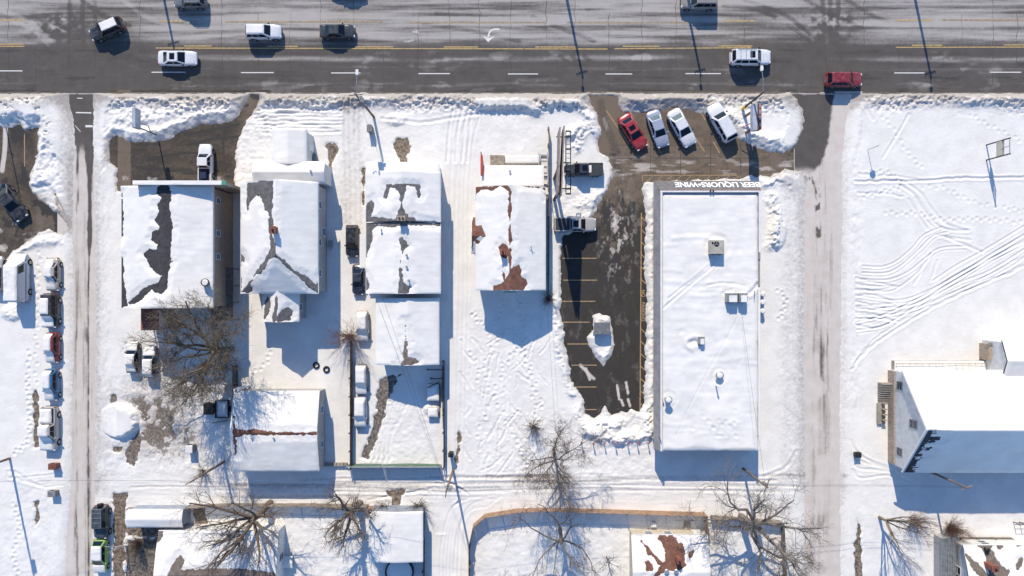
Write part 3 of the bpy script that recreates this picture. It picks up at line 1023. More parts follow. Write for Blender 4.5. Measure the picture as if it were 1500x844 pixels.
    for k in range(52):
        a = yr.uniform(0, 1)
        cx, cy = yr.uniform(676, 800), yr.uniform(462, 690)
        an = yr.choice((0.9, 1.2, 2.0, 2.4, 1.6)) + yr.uniform(-0.25, 0.25)
        L_ = yr.uniform(14, 46)
        dx, dy = math.cos(an) * L_ / 2, math.sin(an) * L_ / 2
        rut([(cx - dx, cy - dy), (cx + yr.uniform(-4, 4), cy + yr.uniform(-4, 4)), (cx + dx, cy + dy)], yr.uniform(0.03, 0.07), yr.uniform(1.1, 1.7), 2)
    for k in range(3):
        steps([(yr.uniform(680, 700), yr.uniform(450, 680)), (yr.uniform(710, 760), yr.uniform(470, 690)), (yr.uniform(770, 800), yr.uniform(520, 690))], 5, 0.10)
    steps([(757, 432), (764, 455), (768, 485), (765, 515)], 4.5, 0.13)
    steps([(740, 435), (728, 465), (716, 490)], 4.5, 0.11)
    steps([(690, 455), (700, 470), (716, 478)], 5, 0.1)
    # plots
    steps([(398, 500), (392, 530), (370, 548)], 6, 0.08)
    steps([(560, 600), (575, 575), (585, 555)], 4, 0.12)
    steps([(45, 505), (42, 560), (44, 640), (20, 665)], 5, 0.10)
    steps([(20, 730), (30, 770), (22, 810), (30, 850)], 5, 0.08)
    steps([(60, 360), (57, 420), (55, 480), (54, 560)], 8, 0.08)
    for k in range(5):
        rut([(12 + k * 3, 690), (20 + k * 10, 700 + k * 3), (90, 694 + k * 4), (110, 692 + k * 5)], 0.05, 1.6, 1)
    for k in range(4):
        rut([(92 + k * 3, 360), (94 + k * 3, 500), (92 + k * 3, 640)], 0.05, 1.5, 1)
    steps([(1135, 420), (1150, 440), (1140, 470)], 5, 0.1)
    rut([(1172, 596), (1166, 640), (1165, 660)], 0.05, 2, 3)
    rut([(1118, 698), (1150, 684), (1166, 660)], 0.06, 2, 2)
    rut([(1000, 700), (1100, 703), (1180, 700)], 0.04, 1.4, 2)
    for k in range(5):
        rut([(540 + 8 * k, 675), (552 + 5 * k, 640), (566 + 5 * k, 610), (572 + 6 * k, 590)], 0.06, 2, 4)

    # bare ground patches
    for pts, hu in PATCHES:
        w, d = F.poly(pts, 14)
        d = d + 9 * e1[w]
        m = sstep(-2.5, 2.5, d)
        h[w] = h[w] * (1 - m) + 0.012 * m
        bare[w] = np.maximum(bare[w], sstep(-1.5, 2.0, d))
        hue[w] = np.where(m > 0.02, hu, hue[w])
    # blotchy yard west of the garage
    w = F.win(145, 330, 550, 705)
    env = np.exp(-((X[w] - 234) / 72) ** 4 - ((Y[w] - 616) / 66) ** 4)
    bn = fbm(X[w] / 13 + Y[w] / 40, Y[w] / 15 - X[w] / 50, 121, 5, 0.62)
    thin = env * sstep(0.36, 0.50, bn)
    h[w] = h[w] * (1 - 0.75 * thin) + 0.02 * thin
    bare[w] = np.maximum(bare[w], 0.50 * env * sstep(0.44, 0.57, bn) + 0.17 * env)
    hue[w] = np.where(env > 0.05, 0.55, hue[w])
    dirt[w] += 0.42 * env * sstep(20, 40, np.hypot(X[w] - 176, Y[w] - 616))
    bare[w] *= sstep(22, 34, np.hypot(X[w] - 176, Y[w] - 616))
    mound(176, 616, 30, 25, 1.9)

    # pavements cleared of snow: the snow sheet dips under them
    def clear(pts, jag=9, soft=0.030, hole=None, d=0.0, reach=9):
        w, dd = F.poly(pts, 36)
        dd = dd + jag * e1[w] + jag * 0.5 * e2[w]
        if hole is not None:
            hd = sdf(np.array(hole, float), X[w], Y[w]) + jag * 0.7 * e1[w]
            dd = np.minimum(dd, -hd)
        lim = np.maximum(-dd * soft, -0.09)
        h[w] = np.minimum(h[w], np.where(dd > 0, np.maximum(-0.09, -dd * 0.06), lim + 0.004))
        dirt[w] += d * np.exp(-(np.minimum(dd, 0) / reach) ** 2) * (dd < 3)
    clear(LOT_STORE, 7, 0.05, DUMPSTER_SNOW, 0.35, 6)
    clear(LOT_CAFE, 6, 0.05, None, 0.35, 5)
    clear(LOT_WEST, 7, 0.05, None, 0.4, 6)
    clear(STREET_W, 4, 0.016, None, 0.20, 9)
    clear(STREET_E, 4, 0.013, None, 0.20, 11)
    # the main road
    dd = ROAD_SOUTH - Y + 3.0 * e1 + 1.5 * e2
    far = Y + 166
    lim = np.where(dd > 0, -0.09, np.minimum(0.9, -dd * 0.07))
    lim = np.where(Y < -165, 0.3, lim)
    h = np.minimum(h, lim)
    # snowy patch over the mouth in front of the store, right of the awning
    dirt = dirt + 0.10 * clod
    cov = np.stack([np.clip(dirt * 1.35, 0, 1), bare, hue], -1)
    g = grid_mesh('ground', (X - 750) * S, (422 - Y) * S, h, 'snow_ground', cov)
    tag(g, kind='structure')
    return F, h


GF, GH = snow_field()


def ground_z(x, y):
    """height of the snow at a world point"""
    px, py = x / S + 750, 422 - y / S
    i = min(max(int(np.searchsorted(GF.xs, px)), 0), len(GF.xs) - 1)
    j = min(max(int(np.searchsorted(GF.ys, py)), 0), len(GF.ys) - 1)
    return max(float(GH[j, i]), 0.0)


# ---- kerbs, paint, cracks on the pavements
def flat_strip(mb, a, b, width, z):
    a, b = Vector(a), Vector(b)
    d = (b - a).normalized()
    n = Vector((-d.y, d.x)) * width / 2
    mb.add([(a.x + n.x, a.y + n.y, z), (a.x - n.x, a.y - n.y, z), (b.x - n.x, b.y - n.y, z), (b.x + n.x, b.y + n.y, z)], [(0, 1, 2, 3)])


def strip(name, a, b, wpx, z, mat):
    mb = MB()
    flat_strip(mb, (PX(a[0]), PY(a[1])), (PX(b[0]), PY(b[1])), wpx * S, z)
    return mb.build(name, mat)


road = bpy.data.objects['main_road']


def mark(name, a, b, wpx, mat, parent, z=0.012):
    o = strip(name, a, b, wpx, z, mat)
    o.parent = parent
    return o


for x0, x1, y in ((-10, 33, 104), (222, 272, 106), (353, 401, 106.5), (485, 528, 107), (613, 659, 108), (744, 788, 108.5), (887, 926, 108.5), (1004, 1056, 108), (1310, 1354, 107), (1450, 1496, 106)):
    mark('lane_dash', (x0, y), (x1, y), 1.45, 'white_paint', road)
for x0, x1, y0, y1 in ((228, 890, 70.5, 72), (900, 1100, 71.5, 70), (1312, 1560, 69.5, 69), (-40, 36, 68, 68)):
    mark('yellow_line', (x0, y0), (x1, y1), 1.6, 'yellow_paint', road)
for x0, x1, y in ((-30, 34, 65), (270, 310, 67.5), (392, 436, 68), (520, 576, 68.8), (650, 700, 69), (784, 846, 69), (912, 966, 68), (1052, 1102, 67.5), (1336, 1380, 66.5), (1470, 1520, 66)):
    mark('yellow_dash', (x0, y), (x1, y), 1.7, 'yellow_paint', road)
for x0, x1, y in ((-30, 36, 29.5), (232, 268, 31.5), (330, 560, 32), (600, 800, 33), (830, 1010, 33), (1060, 1105, 31), (1310, 1366, 30), (1380, 1560, 29.5)):
    mark('faded_yellow_line', (x0, y), (x1, y), 2.0, 'faded_yellow' if x1 - x0 > 80 else 'yellow_paint', road)


def turn_arrow(cx, cy, flip=1):
    mb = MB()
    pts = smooth_line([(732, 43), (722, 43.5), (717, 48), (715, 55)], 5)
    pts = [((x - 720) * flip + cx, (y - 51) * flip + cy) for x, y in pts]
    for a, b in zip(pts[:-1], pts[1:]):
        flat_strip(mb, (PX(a[0]), PY(a[1])), (PX(b[0]), PY(b[1])), 2.6 * S, 0.012)
    tri = [(707, 52.5), (715, 62), (725, 53), (716, 56)]
    mb.add([(PX((x - 720) * flip + cx), PY((y - 51) * flip + cy), 0.013) for x, y in tri], [(0, 1, 2, 3)])
    o = mb.build('turn_arrow', 'white_paint' if flip > 0 else 'faded_white')
    o.parent = road


turn_arrow(720, 51)
turn_arrow(604, 53, -1)
# sealed cracks and slab joints across the carriageway
crng = random.Random(3)
for x in (12, 52, 101, 140, 205, 268, 325, 378, 425, 470, 518, 562, 612, 658, 702, 748, 800, 842, 892, 940, 990, 1045, 1090, 1210, 1265, 1318, 1362, 1410, 1455, 1490):
    y0 = crng.choice((-8, -8, 20, 66)); y1 = crng.choice((134, 134, 104, 70))
    mb = MB()
    p = [(x + crng.uniform(-1.5, 1.5), y) for y in range(int(y0), int(y1) + 1, 9)]
    for a, b in zip(p[:-1], p[1:]):
        flat_strip(mb, (PX(a[0]), PY(a[1])), (PX(b[0]), PY(b[1])), 0.55 * S * crng.uniform(0.5, 1.4), 0.006)
    o = mb.build('crack', 'crack')
    o.parent = road
west_st = bpy.data.objects['side_street_west']
for a, b, wd in (((113, 144), (121, 144), 1.2), ((111, 165), (134, 165.5), 1.8), ((125, 185), (136, 185), 3.2), ((110, 184), (118, 193), 0.9)):
    mark('crossing_bar', a, b, wd, 'white_paint', west_st, 0.013)

lot = bpy.data.objects['store_parking_lot']
for x0, x1, y in ((824, 874, 378.5), (825, 874, 410.5), (820, 872, 441.5), (820, 864, 472), (831, 862, 504), (837, 874, 535), (842, 874, 567), (857, 874, 600)):
    mark('stall_line', (x0, y), (x1, y), 1.3, 'orange_paint', lot, 0.019)
mark('stall_line', (939.5, 312), (937.5, 603), 1.5, 'orange_paint', lot, 0.019)
for i in range(16):
    y = 318 + i * 18.2
    if 420 < y < 478:
        continue
    mark('hatch_line', (939.5 - i * 0.1, y), (946, y + 7), 1.2, 'orange_paint', lot, 0.020)
for a, b in (((888, 162), (922, 212)), ((922, 163), (952, 216)), ((957, 205), (968, 224)), ((990, 178), (1006, 214)), ((1024, 160), (1033, 176)), ((1014, 195), (1032, 222)), ((1045, 208), (1054, 224))):
    mark('stall_line', a, b, 1.3, 'orange_paint', lot, 0.019)
mark('stall_line', (941, 257), (1080, 257), 1.0, 'orange_paint', lot, 0.019)
mark('stall_line', (941, 257), (941, 268), 1.0, 'orange_paint', lot, 0.019)
for i in range(10):
    mark('hatch_line', (945 + i * 14, 268), (956 + i * 14, 258), 0.9, 'orange_paint', lot, 0.020)
# concrete slabs of the apron in front of the store, with dark joints between them
SX, SY = (905, 953, 997, 1041, 1085, 1127), (168, 213, 232, 255)
for i in range(5):
    for j in range(3):
        sl = build_sheet('slab', SX[i] + 0.3, SX[i + 1] - 0.3 - STEP, SY[j] + 0.3, SY[j + 1] - 0.3 - STEP, 0.012 + 0.0015 * ((i * 7 + j * 3) % 3), 'asphalt_dark', cover_store)
        del sl['kind']
        sl.parent = lot
for x in SX[1:-1]:
    mark('slab_joint', (x, 168), (x, 255), 0.9, 'crack', lot, 0.0095)
for y in SY[1:-1]:
    mark('slab_joint', (905, y), (1127, y), 0.9, 'crack', lot, 0.0097)
west_lot = bpy.data.objects['west_parking_lot']
mark('stall_line', (36, 196), (36, 244), 1.2, 'orange_paint', west_lot, 0.016)
mark('stall_line', (46, 190), (48, 226), 0.6, 'crack', west_lot, 0.016)


def text_part(txt, parent, size, origin, xdir, updir, mat, name, align='LEFT', depth=0.006, bold=0.0, width=None):
    """flat lettering as mesh, laid in the plane of xdir / updir"""
    cu = bpy.data.curves.new(name, 'FONT')
    cu.body = txt
    cu.size = size
    cu.align_x = align
    cu.offset = bold
    cu.extrude = depth
    tmp = bpy.data.objects.new('tmp_text', cu)
    C.objects.link(tmp)
    dg = bpy.context.evaluated_depsgraph_get()
    me = bpy.data.meshes.new_from_object(tmp.evaluated_get(dg))
    bpy.data.objects.remove(tmp)
    n = len(me.vertices)
    co = np.zeros(n * 3, np.float32)
    me.vertices.foreach_get('co', co)
    co = co.reshape(-1, 3)
    if width:
        ext = co[:, 0].max() - co[:, 0].min()
        co[:, 0] = (co[:, 0] - co[:, 0].min()) * width / ext
    x, u = np.array(Vector(xdir).normalized()), np.array(Vector(updir).normalized())
    nn = np.cross(x, u)
    w = np.array(origin) + co[:, :1] * x + co[:, 1:2] * u + co[:, 2:3] * nn
    me.vertices.foreach_set('co', w.astype(np.float32).reshape(-1))
    me.materials.clear()
    me.materials.append(MATS[mat])
    me.update()
    return link(name, me, parent)


o = text_part('NO', lot, 0.62, (PX(939.7), PY(425), 0.018), (0, -1, 0), (1, 0, 0), 'orange_paint', 'lettering', depth=0.002, width=0.85, bold=0.008)
o = text_part('PARKING', lot, 0.62, (PX(939.7), PY(443), 0.018), (0, -1, 0), (1, 0, 0), 'orange_paint', 'lettering', depth=0.002, width=2.35, bold=0.008)

# kerbs, mostly buried
for nm, x0, x1 in (('kerb', 392, 498), ('kerb', 540, 855), ('kerb', 912, 1150), ('kerb', 1262, 1600), ('kerb', -80, 92), ('kerb', 160, 360)):
    mb = MB().cbox(PX(x0), PX(x1), PY(137.6), PY(135.6), -0.1, 0.11, 0.02)
    tag(mb.build(nm, 'kerb'), kind='structure')

# ------------------------------------------------------------------ buildings
def snow_on(parent, zf, x0, x1, y0, y1, bares=(), thick=0.16, seed=0, res=0.13, edge_noise=0.10, footprint=None, ripple=0.03, marks=()):
    """snow lying on a roof surface zf(x, y) over a world rectangle; bares are world outlines swept clean"""
    xs = np.arange(x0, x1 + res, res)
    xs = xs * (x1 - x0) / (xs[-1] - x0) + x0 * (1 - (x1 - x0) / (xs[-1] - x0))
    ys = np.arange(y0, y1 + res, res)
    ys = ys * (y1 - y0) / (ys[-1] - y0) + y0 * (1 - (y1 - y0) / (ys[-1] - y0))
    X, Y = np.meshgrid(xs, ys)
    e = (fbm(X / 1.3, Y / 1.3, 200 + seed, 4) - 0.5)
    e3 = (fbm(X / 0.35, Y / 0.35, 260 + seed, 3) - 0.5)
    d = np.minimum(np.minimum(X - x0, x1 - X), np.minimum(Y - y0, y1 - Y)) + 0.06 + np.minimum(0, e * edge_noise)
    if footprint is not None:
        d = np.minimum(d, sdf(np.array(footprint), X, Y) + 0.05)
    lim = np.clip(0.05 + d * 1.0, 0.0, 1)
    lim = np.minimum(lim, 0.02 + np.sqrt(np.clip(d, 0, 1)) * 0.35)
    if footprint is not None:
        lim = np.where(d < -0.02, -0.08, lim)
    t = np.minimum(thick * (1 + 0.35 * 2 * (fbm(X / 2.6, Y / 2.6, 230 + seed, 3) - 0.5)) + ripple * (fbm(X / 1.6, Y / 0.35, 240 + seed, 3) - 0.5), lim)
    for b in bares:
        s = -sdf(np.array(b, float), X, Y) + e * 0.35 + e3 * 0.42
        t = np.minimum(t, np.where(s > 0, 0.010 + 0.14 * s + 0.1 * s * s, np.clip(s * 0.35, -0.07, 0)))
    for pts, depth, width in marks:      # tracks, drifts and blown hollows (negative depth is a low drift)
        pts = np.array(pts, float)
        dd = np.full(X.shape, 1e9)
        for a_, b_ in zip(pts[:-1], pts[1:]):
            dd = np.minimum(dd, segd(a_, b_, X, Y))
        dd = dd + 0.12 * e3
        t = t - depth * np.exp(-(dd / width) ** 2) + 0.5 * depth * np.exp(-((dd - 2 * width) / width) ** 2)
    z = zf(X, Y) + t
    keep = t > -0.02
    o = grid_mesh('snow_cover', X, Y, z, 'snow', None, keep, parent)
    # skirt round the outside so the layer is not paper-thin
    return o


def bare_px(pts, z):
    return [P(x, y, z)[:2] for x, y in pts]


def gable_z(x0, x1, y0, y1, ze, zr, axis, ridge):
    if axis == 'y':
        return lambda X, Y: np.where(X < ridge, zr - (zr - ze) * (ridge - X) / (ridge - x0), zr - (zr - ze) * (X - ridge) / (x1 - ridge))
    return lambda X, Y: np.where(Y < ridge, zr - (zr - ze) * (ridge - Y) / (ridge - y0), zr - (zr - ze) * (Y - ridge) / (y1 - ridge))


def window(parent, side, c, along, z, w=0.9, h=1.2, frame='trim_white'):
    """window on a wall: side is the outward axis, c the wall's coordinate, along its centre on the wall"""
    f, p = MB(), MB()
    sx = 1 if side[0] == '+' else -1
    def bx(mb, a0, a1, z0, z1, d0, d1):
        lo, hi = sorted((c + sx * d0, c + sx * d1))
        if side[1] == 'x':
            mb.box(lo, hi, a0, a1, z0, z1)
        else:
            mb.box(a0, a1, lo, hi, z0, z1)
    a0, a1, z0, z1, t = along - w / 2, along + w / 2, z - h / 2, z + h / 2, 0.08
    bx(f, a0 - t, a0, z0 - t, z1 + t, 0, 0.06); bx(f, a1, a1 + t, z0 - t, z1 + t, 0, 0.06)
    bx(f, a0, a1, z1, z1 + t, 0, 0.06); bx(f, a0, a1, z0 - t, z0, 0, 0.10)
    bx(f, a0, a1, z - 0.025, z + 0.025, 0, 0.05)
    bx(p, a0, a1, z0, z1, 0.001, 0.02)
    fo = f.build('window', frame, parent)
    p.build('pane', 'house_glass', fo)
    return fo


def door(parent, side, c, along, z0=0.2, w=0.95, h=2.05, mat='trim_white'):
    f, k = MB(), MB()
    sx = 1 if side[0] == '+' else -1
    lo, hi = sorted((c, c + sx * 0.05))
    l2, h2 = sorted((c + sx * 0.05, c + sx * 0.11))
    if side[1] == 'x':
        f.box(lo, hi, along - w / 2, along + w / 2, z0, z0 + h); k.box(l2, h2, along + w / 2 - 0.14, along + w / 2 - 0.08, z0 + 1, z0 + 1.1)
    else:
        f.box(along - w / 2, along + w / 2, lo, hi, z0, z0 + h); k.box(along + w / 2 - 0.14, along + w / 2 - 0.08, l2, h2, z0 + 1, z0 + 1.1)
    d = f.build('door', mat, parent)
    k.build('handle', 'dark_metal', d)
    return d


def gable_part(T, x0, x1, y0, y1, ze, zr, axis='y', ridge=None, over=0.35, wall='siding_white', roof='shingle_grey', thick=0.18, snow=0.16, bares=(), seed=0, rname='roof', wname='wall', fascia='trim_white', snow_rect=None):
    """gabled block; x0..y1 is the roof outline in world metres, ze eaves, zr ridge"""
    if x0 > x1: x0, x1 = x1, x0
    if y0 > y1: y0, y1 = y1, y0
    if ridge is None:
        ridge = (x0 + x1) / 2 if axis == 'y' else (y0 + y1) / 2
    zf = gable_z(x0, x1, y0, y1, ze, zr, axis, ridge)
    r, w, fas = MB(), MB(), []
    t = thick
    g = lambda a, b: float(zf(np.array(a), np.array(b)))
    if axis == 'y':
        for xa in (x0, x1):
            r.slab([(xa, y0, ze), (ridge, y0, zr), (ridge, y1, zr), (xa, y1, ze)] if xa < ridge else [(ridge, y0, zr), (xa, y0, ze), (xa, y1, ze), (ridge, y1, zr)], (0, 0, -t))
            s = 0.05 if xa == x1 else -0.05
            fas.append(MB().box(min(xa, xa + s), max(xa, xa + s), y0, y1, ze - t - 0.03, ze - 0.004))
        prof = [(x0 + over, -0.1), (x1 - over, -0.1), (x1 - over, g(x1 - over, y0) - t * 1.05), (ridge, zr - t * 1.05), (x0 + over, g(x0 + over, y0) - t * 1.05)]
        n = len(prof)
        vs = [(a, y0 + over, b) for a, b in prof] + [(a, y1 - over, b) for a, b in prof]
        w.add(vs, [tuple(range(n)), tuple(range(2 * n - 1, n - 1, -1))] + [(i, n + i, n + (i + 1) % n, (i + 1) % n) for i in range(n)])
    else:
        for ya in (y0, y1):
            r.slab([(x0, ya, ze), (x1, ya, ze), (x1, ridge, zr), (x0, ridge, zr)] if ya < ridge else [(x0, ridge, zr), (x1, ridge, zr), (x1, ya, ze), (x0, ya, ze)], (0, 0, -t))
            s = 0.05 if ya == y1 else -0.05
            fas.append(MB().box(x0, x1, min(ya, ya + s), max(ya, ya + s), ze - t - 0.03, ze - 0.004))
        prof = [(y0 + over, -0.1), (y1 - over, -0.1), (y1 - over, g(x0, y1 - over) - t * 1.05), (ridge, zr - t * 1.05), (y0 + over, g(x0, y0 + over) - t * 1.05)]
        n = len(prof)
        vs = [(x0 + over, a, b) for a, b in prof] + [(x1 - over, a, b) for a, b in prof]
        w.add(vs, [tuple(range(n - 1, -1, -1)), tuple(range(n, 2 * n))] + [(i, (i + 1) % n, n + (i + 1) % n, n + i) for i in range(n)])
    w.build(wname, wall, T)
    ro = r.build(rname, roof, T)
    for fa in fas:
        fa.build('gutter', fascia, ro)
    if snow:
        sr = snow_rect or (x0 - 0.05, x1 + 0.05, y0 - 0.03, y1 + 0.03)
        snow_on(ro, zf, sr[0], sr[1], sr[2], sr[3], bares, snow, seed)
    return zf, (x0 + over, x1 - over, y0 + over, y1 - over)


def chimney(parent, x, y, z0, z1, w=0.55, d=0.55, mat='brick_red', flues=1):
    mb = MB().box(x - w / 2, x + w / 2, y - d / 2, y + d / 2, z0, z1).box(x - w / 2 - 0.06, x + w / 2 + 0.06, y - d / 2 - 0.06, y + d / 2 + 0.06, z1, z1 + 0.1)
    c = mb.build('chimney', mat, parent)
    f = MB()
    for i in range(flues):
        xx = x + (i - (flues - 1) / 2) * 0.4
        f.tube((xx, y, z1 + 0.1), (xx, y, z1 + 0.35), 0.11, 0.10, 10)
    f.build('flue', 'dark_metal', c)
    return c


def vent_pipe(parent, x, y, z0, h=0.5, r=0.07, cap=True):
    mb = MB().tube((x, y, z0 - 0.1), (x, y, z0 + h), r, r, 10)
    if cap:
        mb.tube((x, y, z0 + h + 0.04), (x, y, z0 + h + 0.12), r * 2.0, r * 1.4, 10)
    return mb.build('vent_pipe', 'galvanized', parent)


def base(px, py):
    x, y, _ = P(px, py)
    return (x, y, 0)


# ---- cafe building with a false front (top left)
T = thing('cafe_building', 'brown sided building with a false front and a dark bare streak along its ridge', 'building', base(255, 360))
ze, zr = 6.3, 7.1
X0, X1, Y0, Y1 = PX(178, ze), PX(312, ze), PY(451, ze), PY(273, ze)
b1 = bare_px([(230, 274), (248, 272), (252, 285), (248, 300), (251, 330), (250, 370), (252, 385), (246, 400), (244, 424), (236, 430), (220, 424), (206, 440), (186, 447), (180, 444), (200, 430), (214, 420), (232, 412), (236, 404), (222, 396), (212, 380), (204, 370), (216, 364), (230, 366), (232, 358), (218, 352), (222, 340), (234, 334), (224, 322), (232, 310), (228, 300), (236, 290), (228, 284)], zr)
eave_shade = [bare_px([(177, 282), (180, 282), (180.5, 345), (177, 350)], ze), bare_px([(176, 374), (180, 376), (182, 420), (190, 450), (176, 452)], ze)]  # dark shingle strips left uncovered to stand in for the west eave's shadow
zf, W = gable_part(T, X0, X1, Y0, Y1, ze, zr, 'y', PX(241, zr), 0.15, 'siding_brown', 'shingle_dark', bares=[b1] + eave_shade, seed=1)
ff = MB().box(PX(196, 7.6), PX(328, 7.6), Y1 + 0.02, Y1 + 0.38, -0.1, 7.5)
fo = ff.build('false_front', 'siding_brown', T)
MB().box(PX(195, 7.6), PX(325, 7.6), Y1 - 0.03, Y1 + 0.45, 7.5, 7.62).build('parapet_cap', 'trim_white', fo)
MB().box(PX(325, 7.6), PX(331, 7.6), Y1 - 0.03, Y1 + 0.45, 7.2, 7.64).build('parapet_end', 'green_metal', fo)
snow_on(fo, lambda X, Y: X * 0 + 7.62, PX(195, 7.6), PX(325, 7.6), Y1 - 0.02, Y1 + 0.45, (), 0.10, 2)
for py in (294, 342, 376):
    window(T, '+x', W[1], PY(py, 4.6), 4.6, 0.62, 0.85)
for px in (215, 250, 285):
    window(T, '-y', W[2], PX(px, 4), 4.4)
for py in (300, 350, 400):
    window(T, '-x', W[0], PY(py, 4), 4.4)
for px in (215, 290):
    window(T, '+y', Y1 + 0.38, PX(px, 2), 1.7, 2.0, 1.4, 'dark_metal')
door(T, '+y', Y1 + 0.38, PX(250, 1), 0.15, 1.0, 2.1, 'dark_metal')
c = MB().tube((PX(300, 7), PY(414, 7), 6.2), (PX(300, 7), PY(414, 7), 7.3), 0.36, 0.36, 18).tube((PX(300, 7.4), PY(414, 7.4), 7.3), (PX(300, 7.4), PY(414, 7.4), 7.36), 0.46, 0.46, 18).build('exhaust_stack', 'dark_metal', T)
MB().tube((PX(300, 7.4), PY(414, 7.4), 7.362), (PX(300, 7.4), PY(414, 7.4), 7.44), 0.37, 0.30, 18).build('snow_cap', 'snow', c, smooth=False)
# rear landing and lean-to roof against its east wall
st = MB().box(PX(311, 2), PX(343, 2), PY(470, 2), PY(392, 2), 2.2, 2.35)
for y in np.linspace(PY(470, 2) + 0.15, PY(392, 2) - 0.15, 4):
    st.box(PX(341, 2) - 0.06, PX(341, 2) + 0.06, y - 0.06, y + 0.06, -0.1, 2.2)
st.build('lean_to_roof', 'shingle_taupe', T)
rp = MB().box(PX(206, 3), PX(232, 3), PY(484, 3), PY(452, 3), 2.8, 2.95)
for x in (PX(207, 3), PX(231, 3)):
    rp.box(x - 0.07, x + 0.07, PY(483, 3), PY(483, 3) + 0.14, -0.1, 2.8)
rp.build('porch_roof', 'brick_red', T)
sp = MB()
for i in range(10):
    sp.box(PX(236, 2), PX(258, 2), PY(452, 2) - 0.28 * (i + 1), PY(452, 2) - 0.28 * i, 2.6 - 0.26 * (i + 1), 2.66 - 0.26 * (i + 1))
sp.build('back_steps', 'wood_deck', T)

# ---- grey house with a hipped back and a white front wing
T = thing('grey_gabled_house', 'tall grey shingled house with a snowed-over cross shaped front wing and hipped back', 'house', base(412, 350))
ze, zr = 5.0, 7.2
X0, X1, Y0, Y1 = PX(353, ze), PX(466, ze), PY(430, ze), PY(267, ze)
XR = PX(403, zr)
YH = PY(374, zr)
ov = 0.25
gz = gable_z(X0, X1, Y0, Y1, ze, zr, 'y', XR)
zf_main = lambda X, Y: np.minimum(gz(X, Y), ze + (zr - ze) * (Y - Y0) / (YH - Y0))
r = MB()
r.slab([(X0, Y0, ze), (XR, YH, zr), (XR, Y1, zr), (X0, Y1, ze)], (0, 0, -0.16))
r.slab([(XR, YH, zr), (X1, Y0, ze), (X1, Y1, ze), (XR, Y1, zr)], (0, 0, -0.16))
r.slab([(X0, Y0, ze), (X1, Y0, ze), (XR, YH, zr)], (0, 0, -0.16))
ro = r.build('roof', 'shingle_grey', T)
MB().box(X1, X1 + 0.06, Y0, Y1, ze - 0.18, ze - 0.005).build('gutter', 'trim_white', ro)
MB().box(X0 - 0.06, X0, Y0, Y1, ze - 0.18, ze - 0.005).build('gutter', 'trim_white', ro)
w = MB()
prof = [(X0 + ov, -0.1), (X1 - ov, -0.1), (X1 - ov, ze - 0.1), (XR, zr - 0.2), (X0 + ov, ze - 0.1)]
w.box(X0 + ov, X1 - ov, Y0 + ov, Y1 - ov, -0.1, ze - 0.1)
w.add([(a, Y1 - ov - 0.25, b) for a, b in prof[2:]] + [(a, Y1 - ov, b) for a, b in prof[2:]], [(0, 1, 2), (5, 4, 3), (0, 3, 4, 1), (1, 4, 5, 2), (2, 5, 3, 0)])
w.build('wall', 'siding_grey', T)
zb = 6.0
bl = [bare_px([(357, 266), (405, 266), (404, 290), (402, 308), (404, 330), (400, 350), (395, 330), (398, 312), (390, 308), (386, 296), (380, 288), (374, 286), (366, 292), (361, 300), (358, 312)], 6.2),
      bare_px([(396, 340), (404, 350), (407, 372), (416, 380), (430, 398), (444, 404), (470, 430), (478, 440), (450, 424), (432, 402), (420, 392), (404, 376), (392, 384), (382, 400), (372, 402), (352, 432), (350, 428), (372, 398), (388, 380), (398, 364)], 6.6),
      bare_px([(350, 372), (356, 372), (360, 382), (354, 384), (354, 428), (350, 430)], ze),
      bare_px([(462, 420), (468, 408), (472, 400), (476, 432), (468, 432)], ze),
      bare_px([(352, 428), (360, 422), (372, 420), (372, 426), (362, 430)], ze)]
snow_on(ro, zf_main, X0 - 0.04, X1 + 0.04, Y0 - 0.04, Y1 + 0.03, bl, 0.17, 3)
# rear wing
zeb, zrb = 4.0, 5.3
xb0, xb1, yb0, yb1 = PX(385, zeb), PX(438, zeb), PY(471, zeb), PY(404, zeb)
br_ = [bare_px([(386, 444), (392, 436), (397, 442), (396, 456), (388, 468), (384, 468)], 4.5), bare_px([(404, 436), (408, 432), (410, 450), (409, 462), (414, 452), (424, 450), (428, 456), (424, 466), (416, 472), (400, 472), (398, 464), (403, 456)], 4.7)]
zf2, W2 = gable_part(T, xb0, xb1, yb0, yb1, zeb, zrb, 'y', None, 0.3, 'siding_grey', 'shingle_grey', bares=br_, seed=4, rname='rear_roof', wname='rear_wall')
# front wing: cross bar and stem
zf3, W3 = gable_part(T, PX(372, 3.8), PX(476, 3.8), PY(269, 3.8), PY(237, 3.8), 3.8, 4.3, 'x', None, 0.15, 'siding_white', 'shingle_grey', seed=5, rname='front_roof', wname='front_wall', snow=0.22)
zf4, W4 = gable_part(T, PX(399, 3.7), PX(449, 3.7), PY(242, 3.7), PY(189, 3.7), 3.7, 4.2, 'y', None, 0.15, 'siding_white', 'shingle_grey', seed=6, rname='porch_roof', wname='porch_wall', snow=0.22)
chimney(T, PX(400, 8), PY(337, 8), 6.4, 8.0, 0.5, 0.75)
for py in (300, 355, 400):
    window(T, '+x', X1 - ov, PY(py, 3.5), 3.6, 0.8, 1.1)
    window(T, '-x', X0 + ov, PY(py, 3.5), 3.6, 0.8, 1.1)
window(T, '+x', X1 - ov, PY(340, 1.5), 1.6, 0.9, 1.2)
window(T, '+x', W2[1], PY(450, 2.5), 2.4, 0.7, 0.9)
window(T, '-y', W2[2], PX(411, 2), 2.2, 1.0, 1.2)
window(T, '+y', W4[3], PX(424, 2), 2.0, 1.6, 1.2)
door(T, '+x', W4[1], PY(215, 1.5), 0.2)
MB().box(X1 + 0.08, X1 + 0.5, PY(362, 1), PY(352, 1), 0.0, 0.8).build('meter_box', 'grey_metal', T)
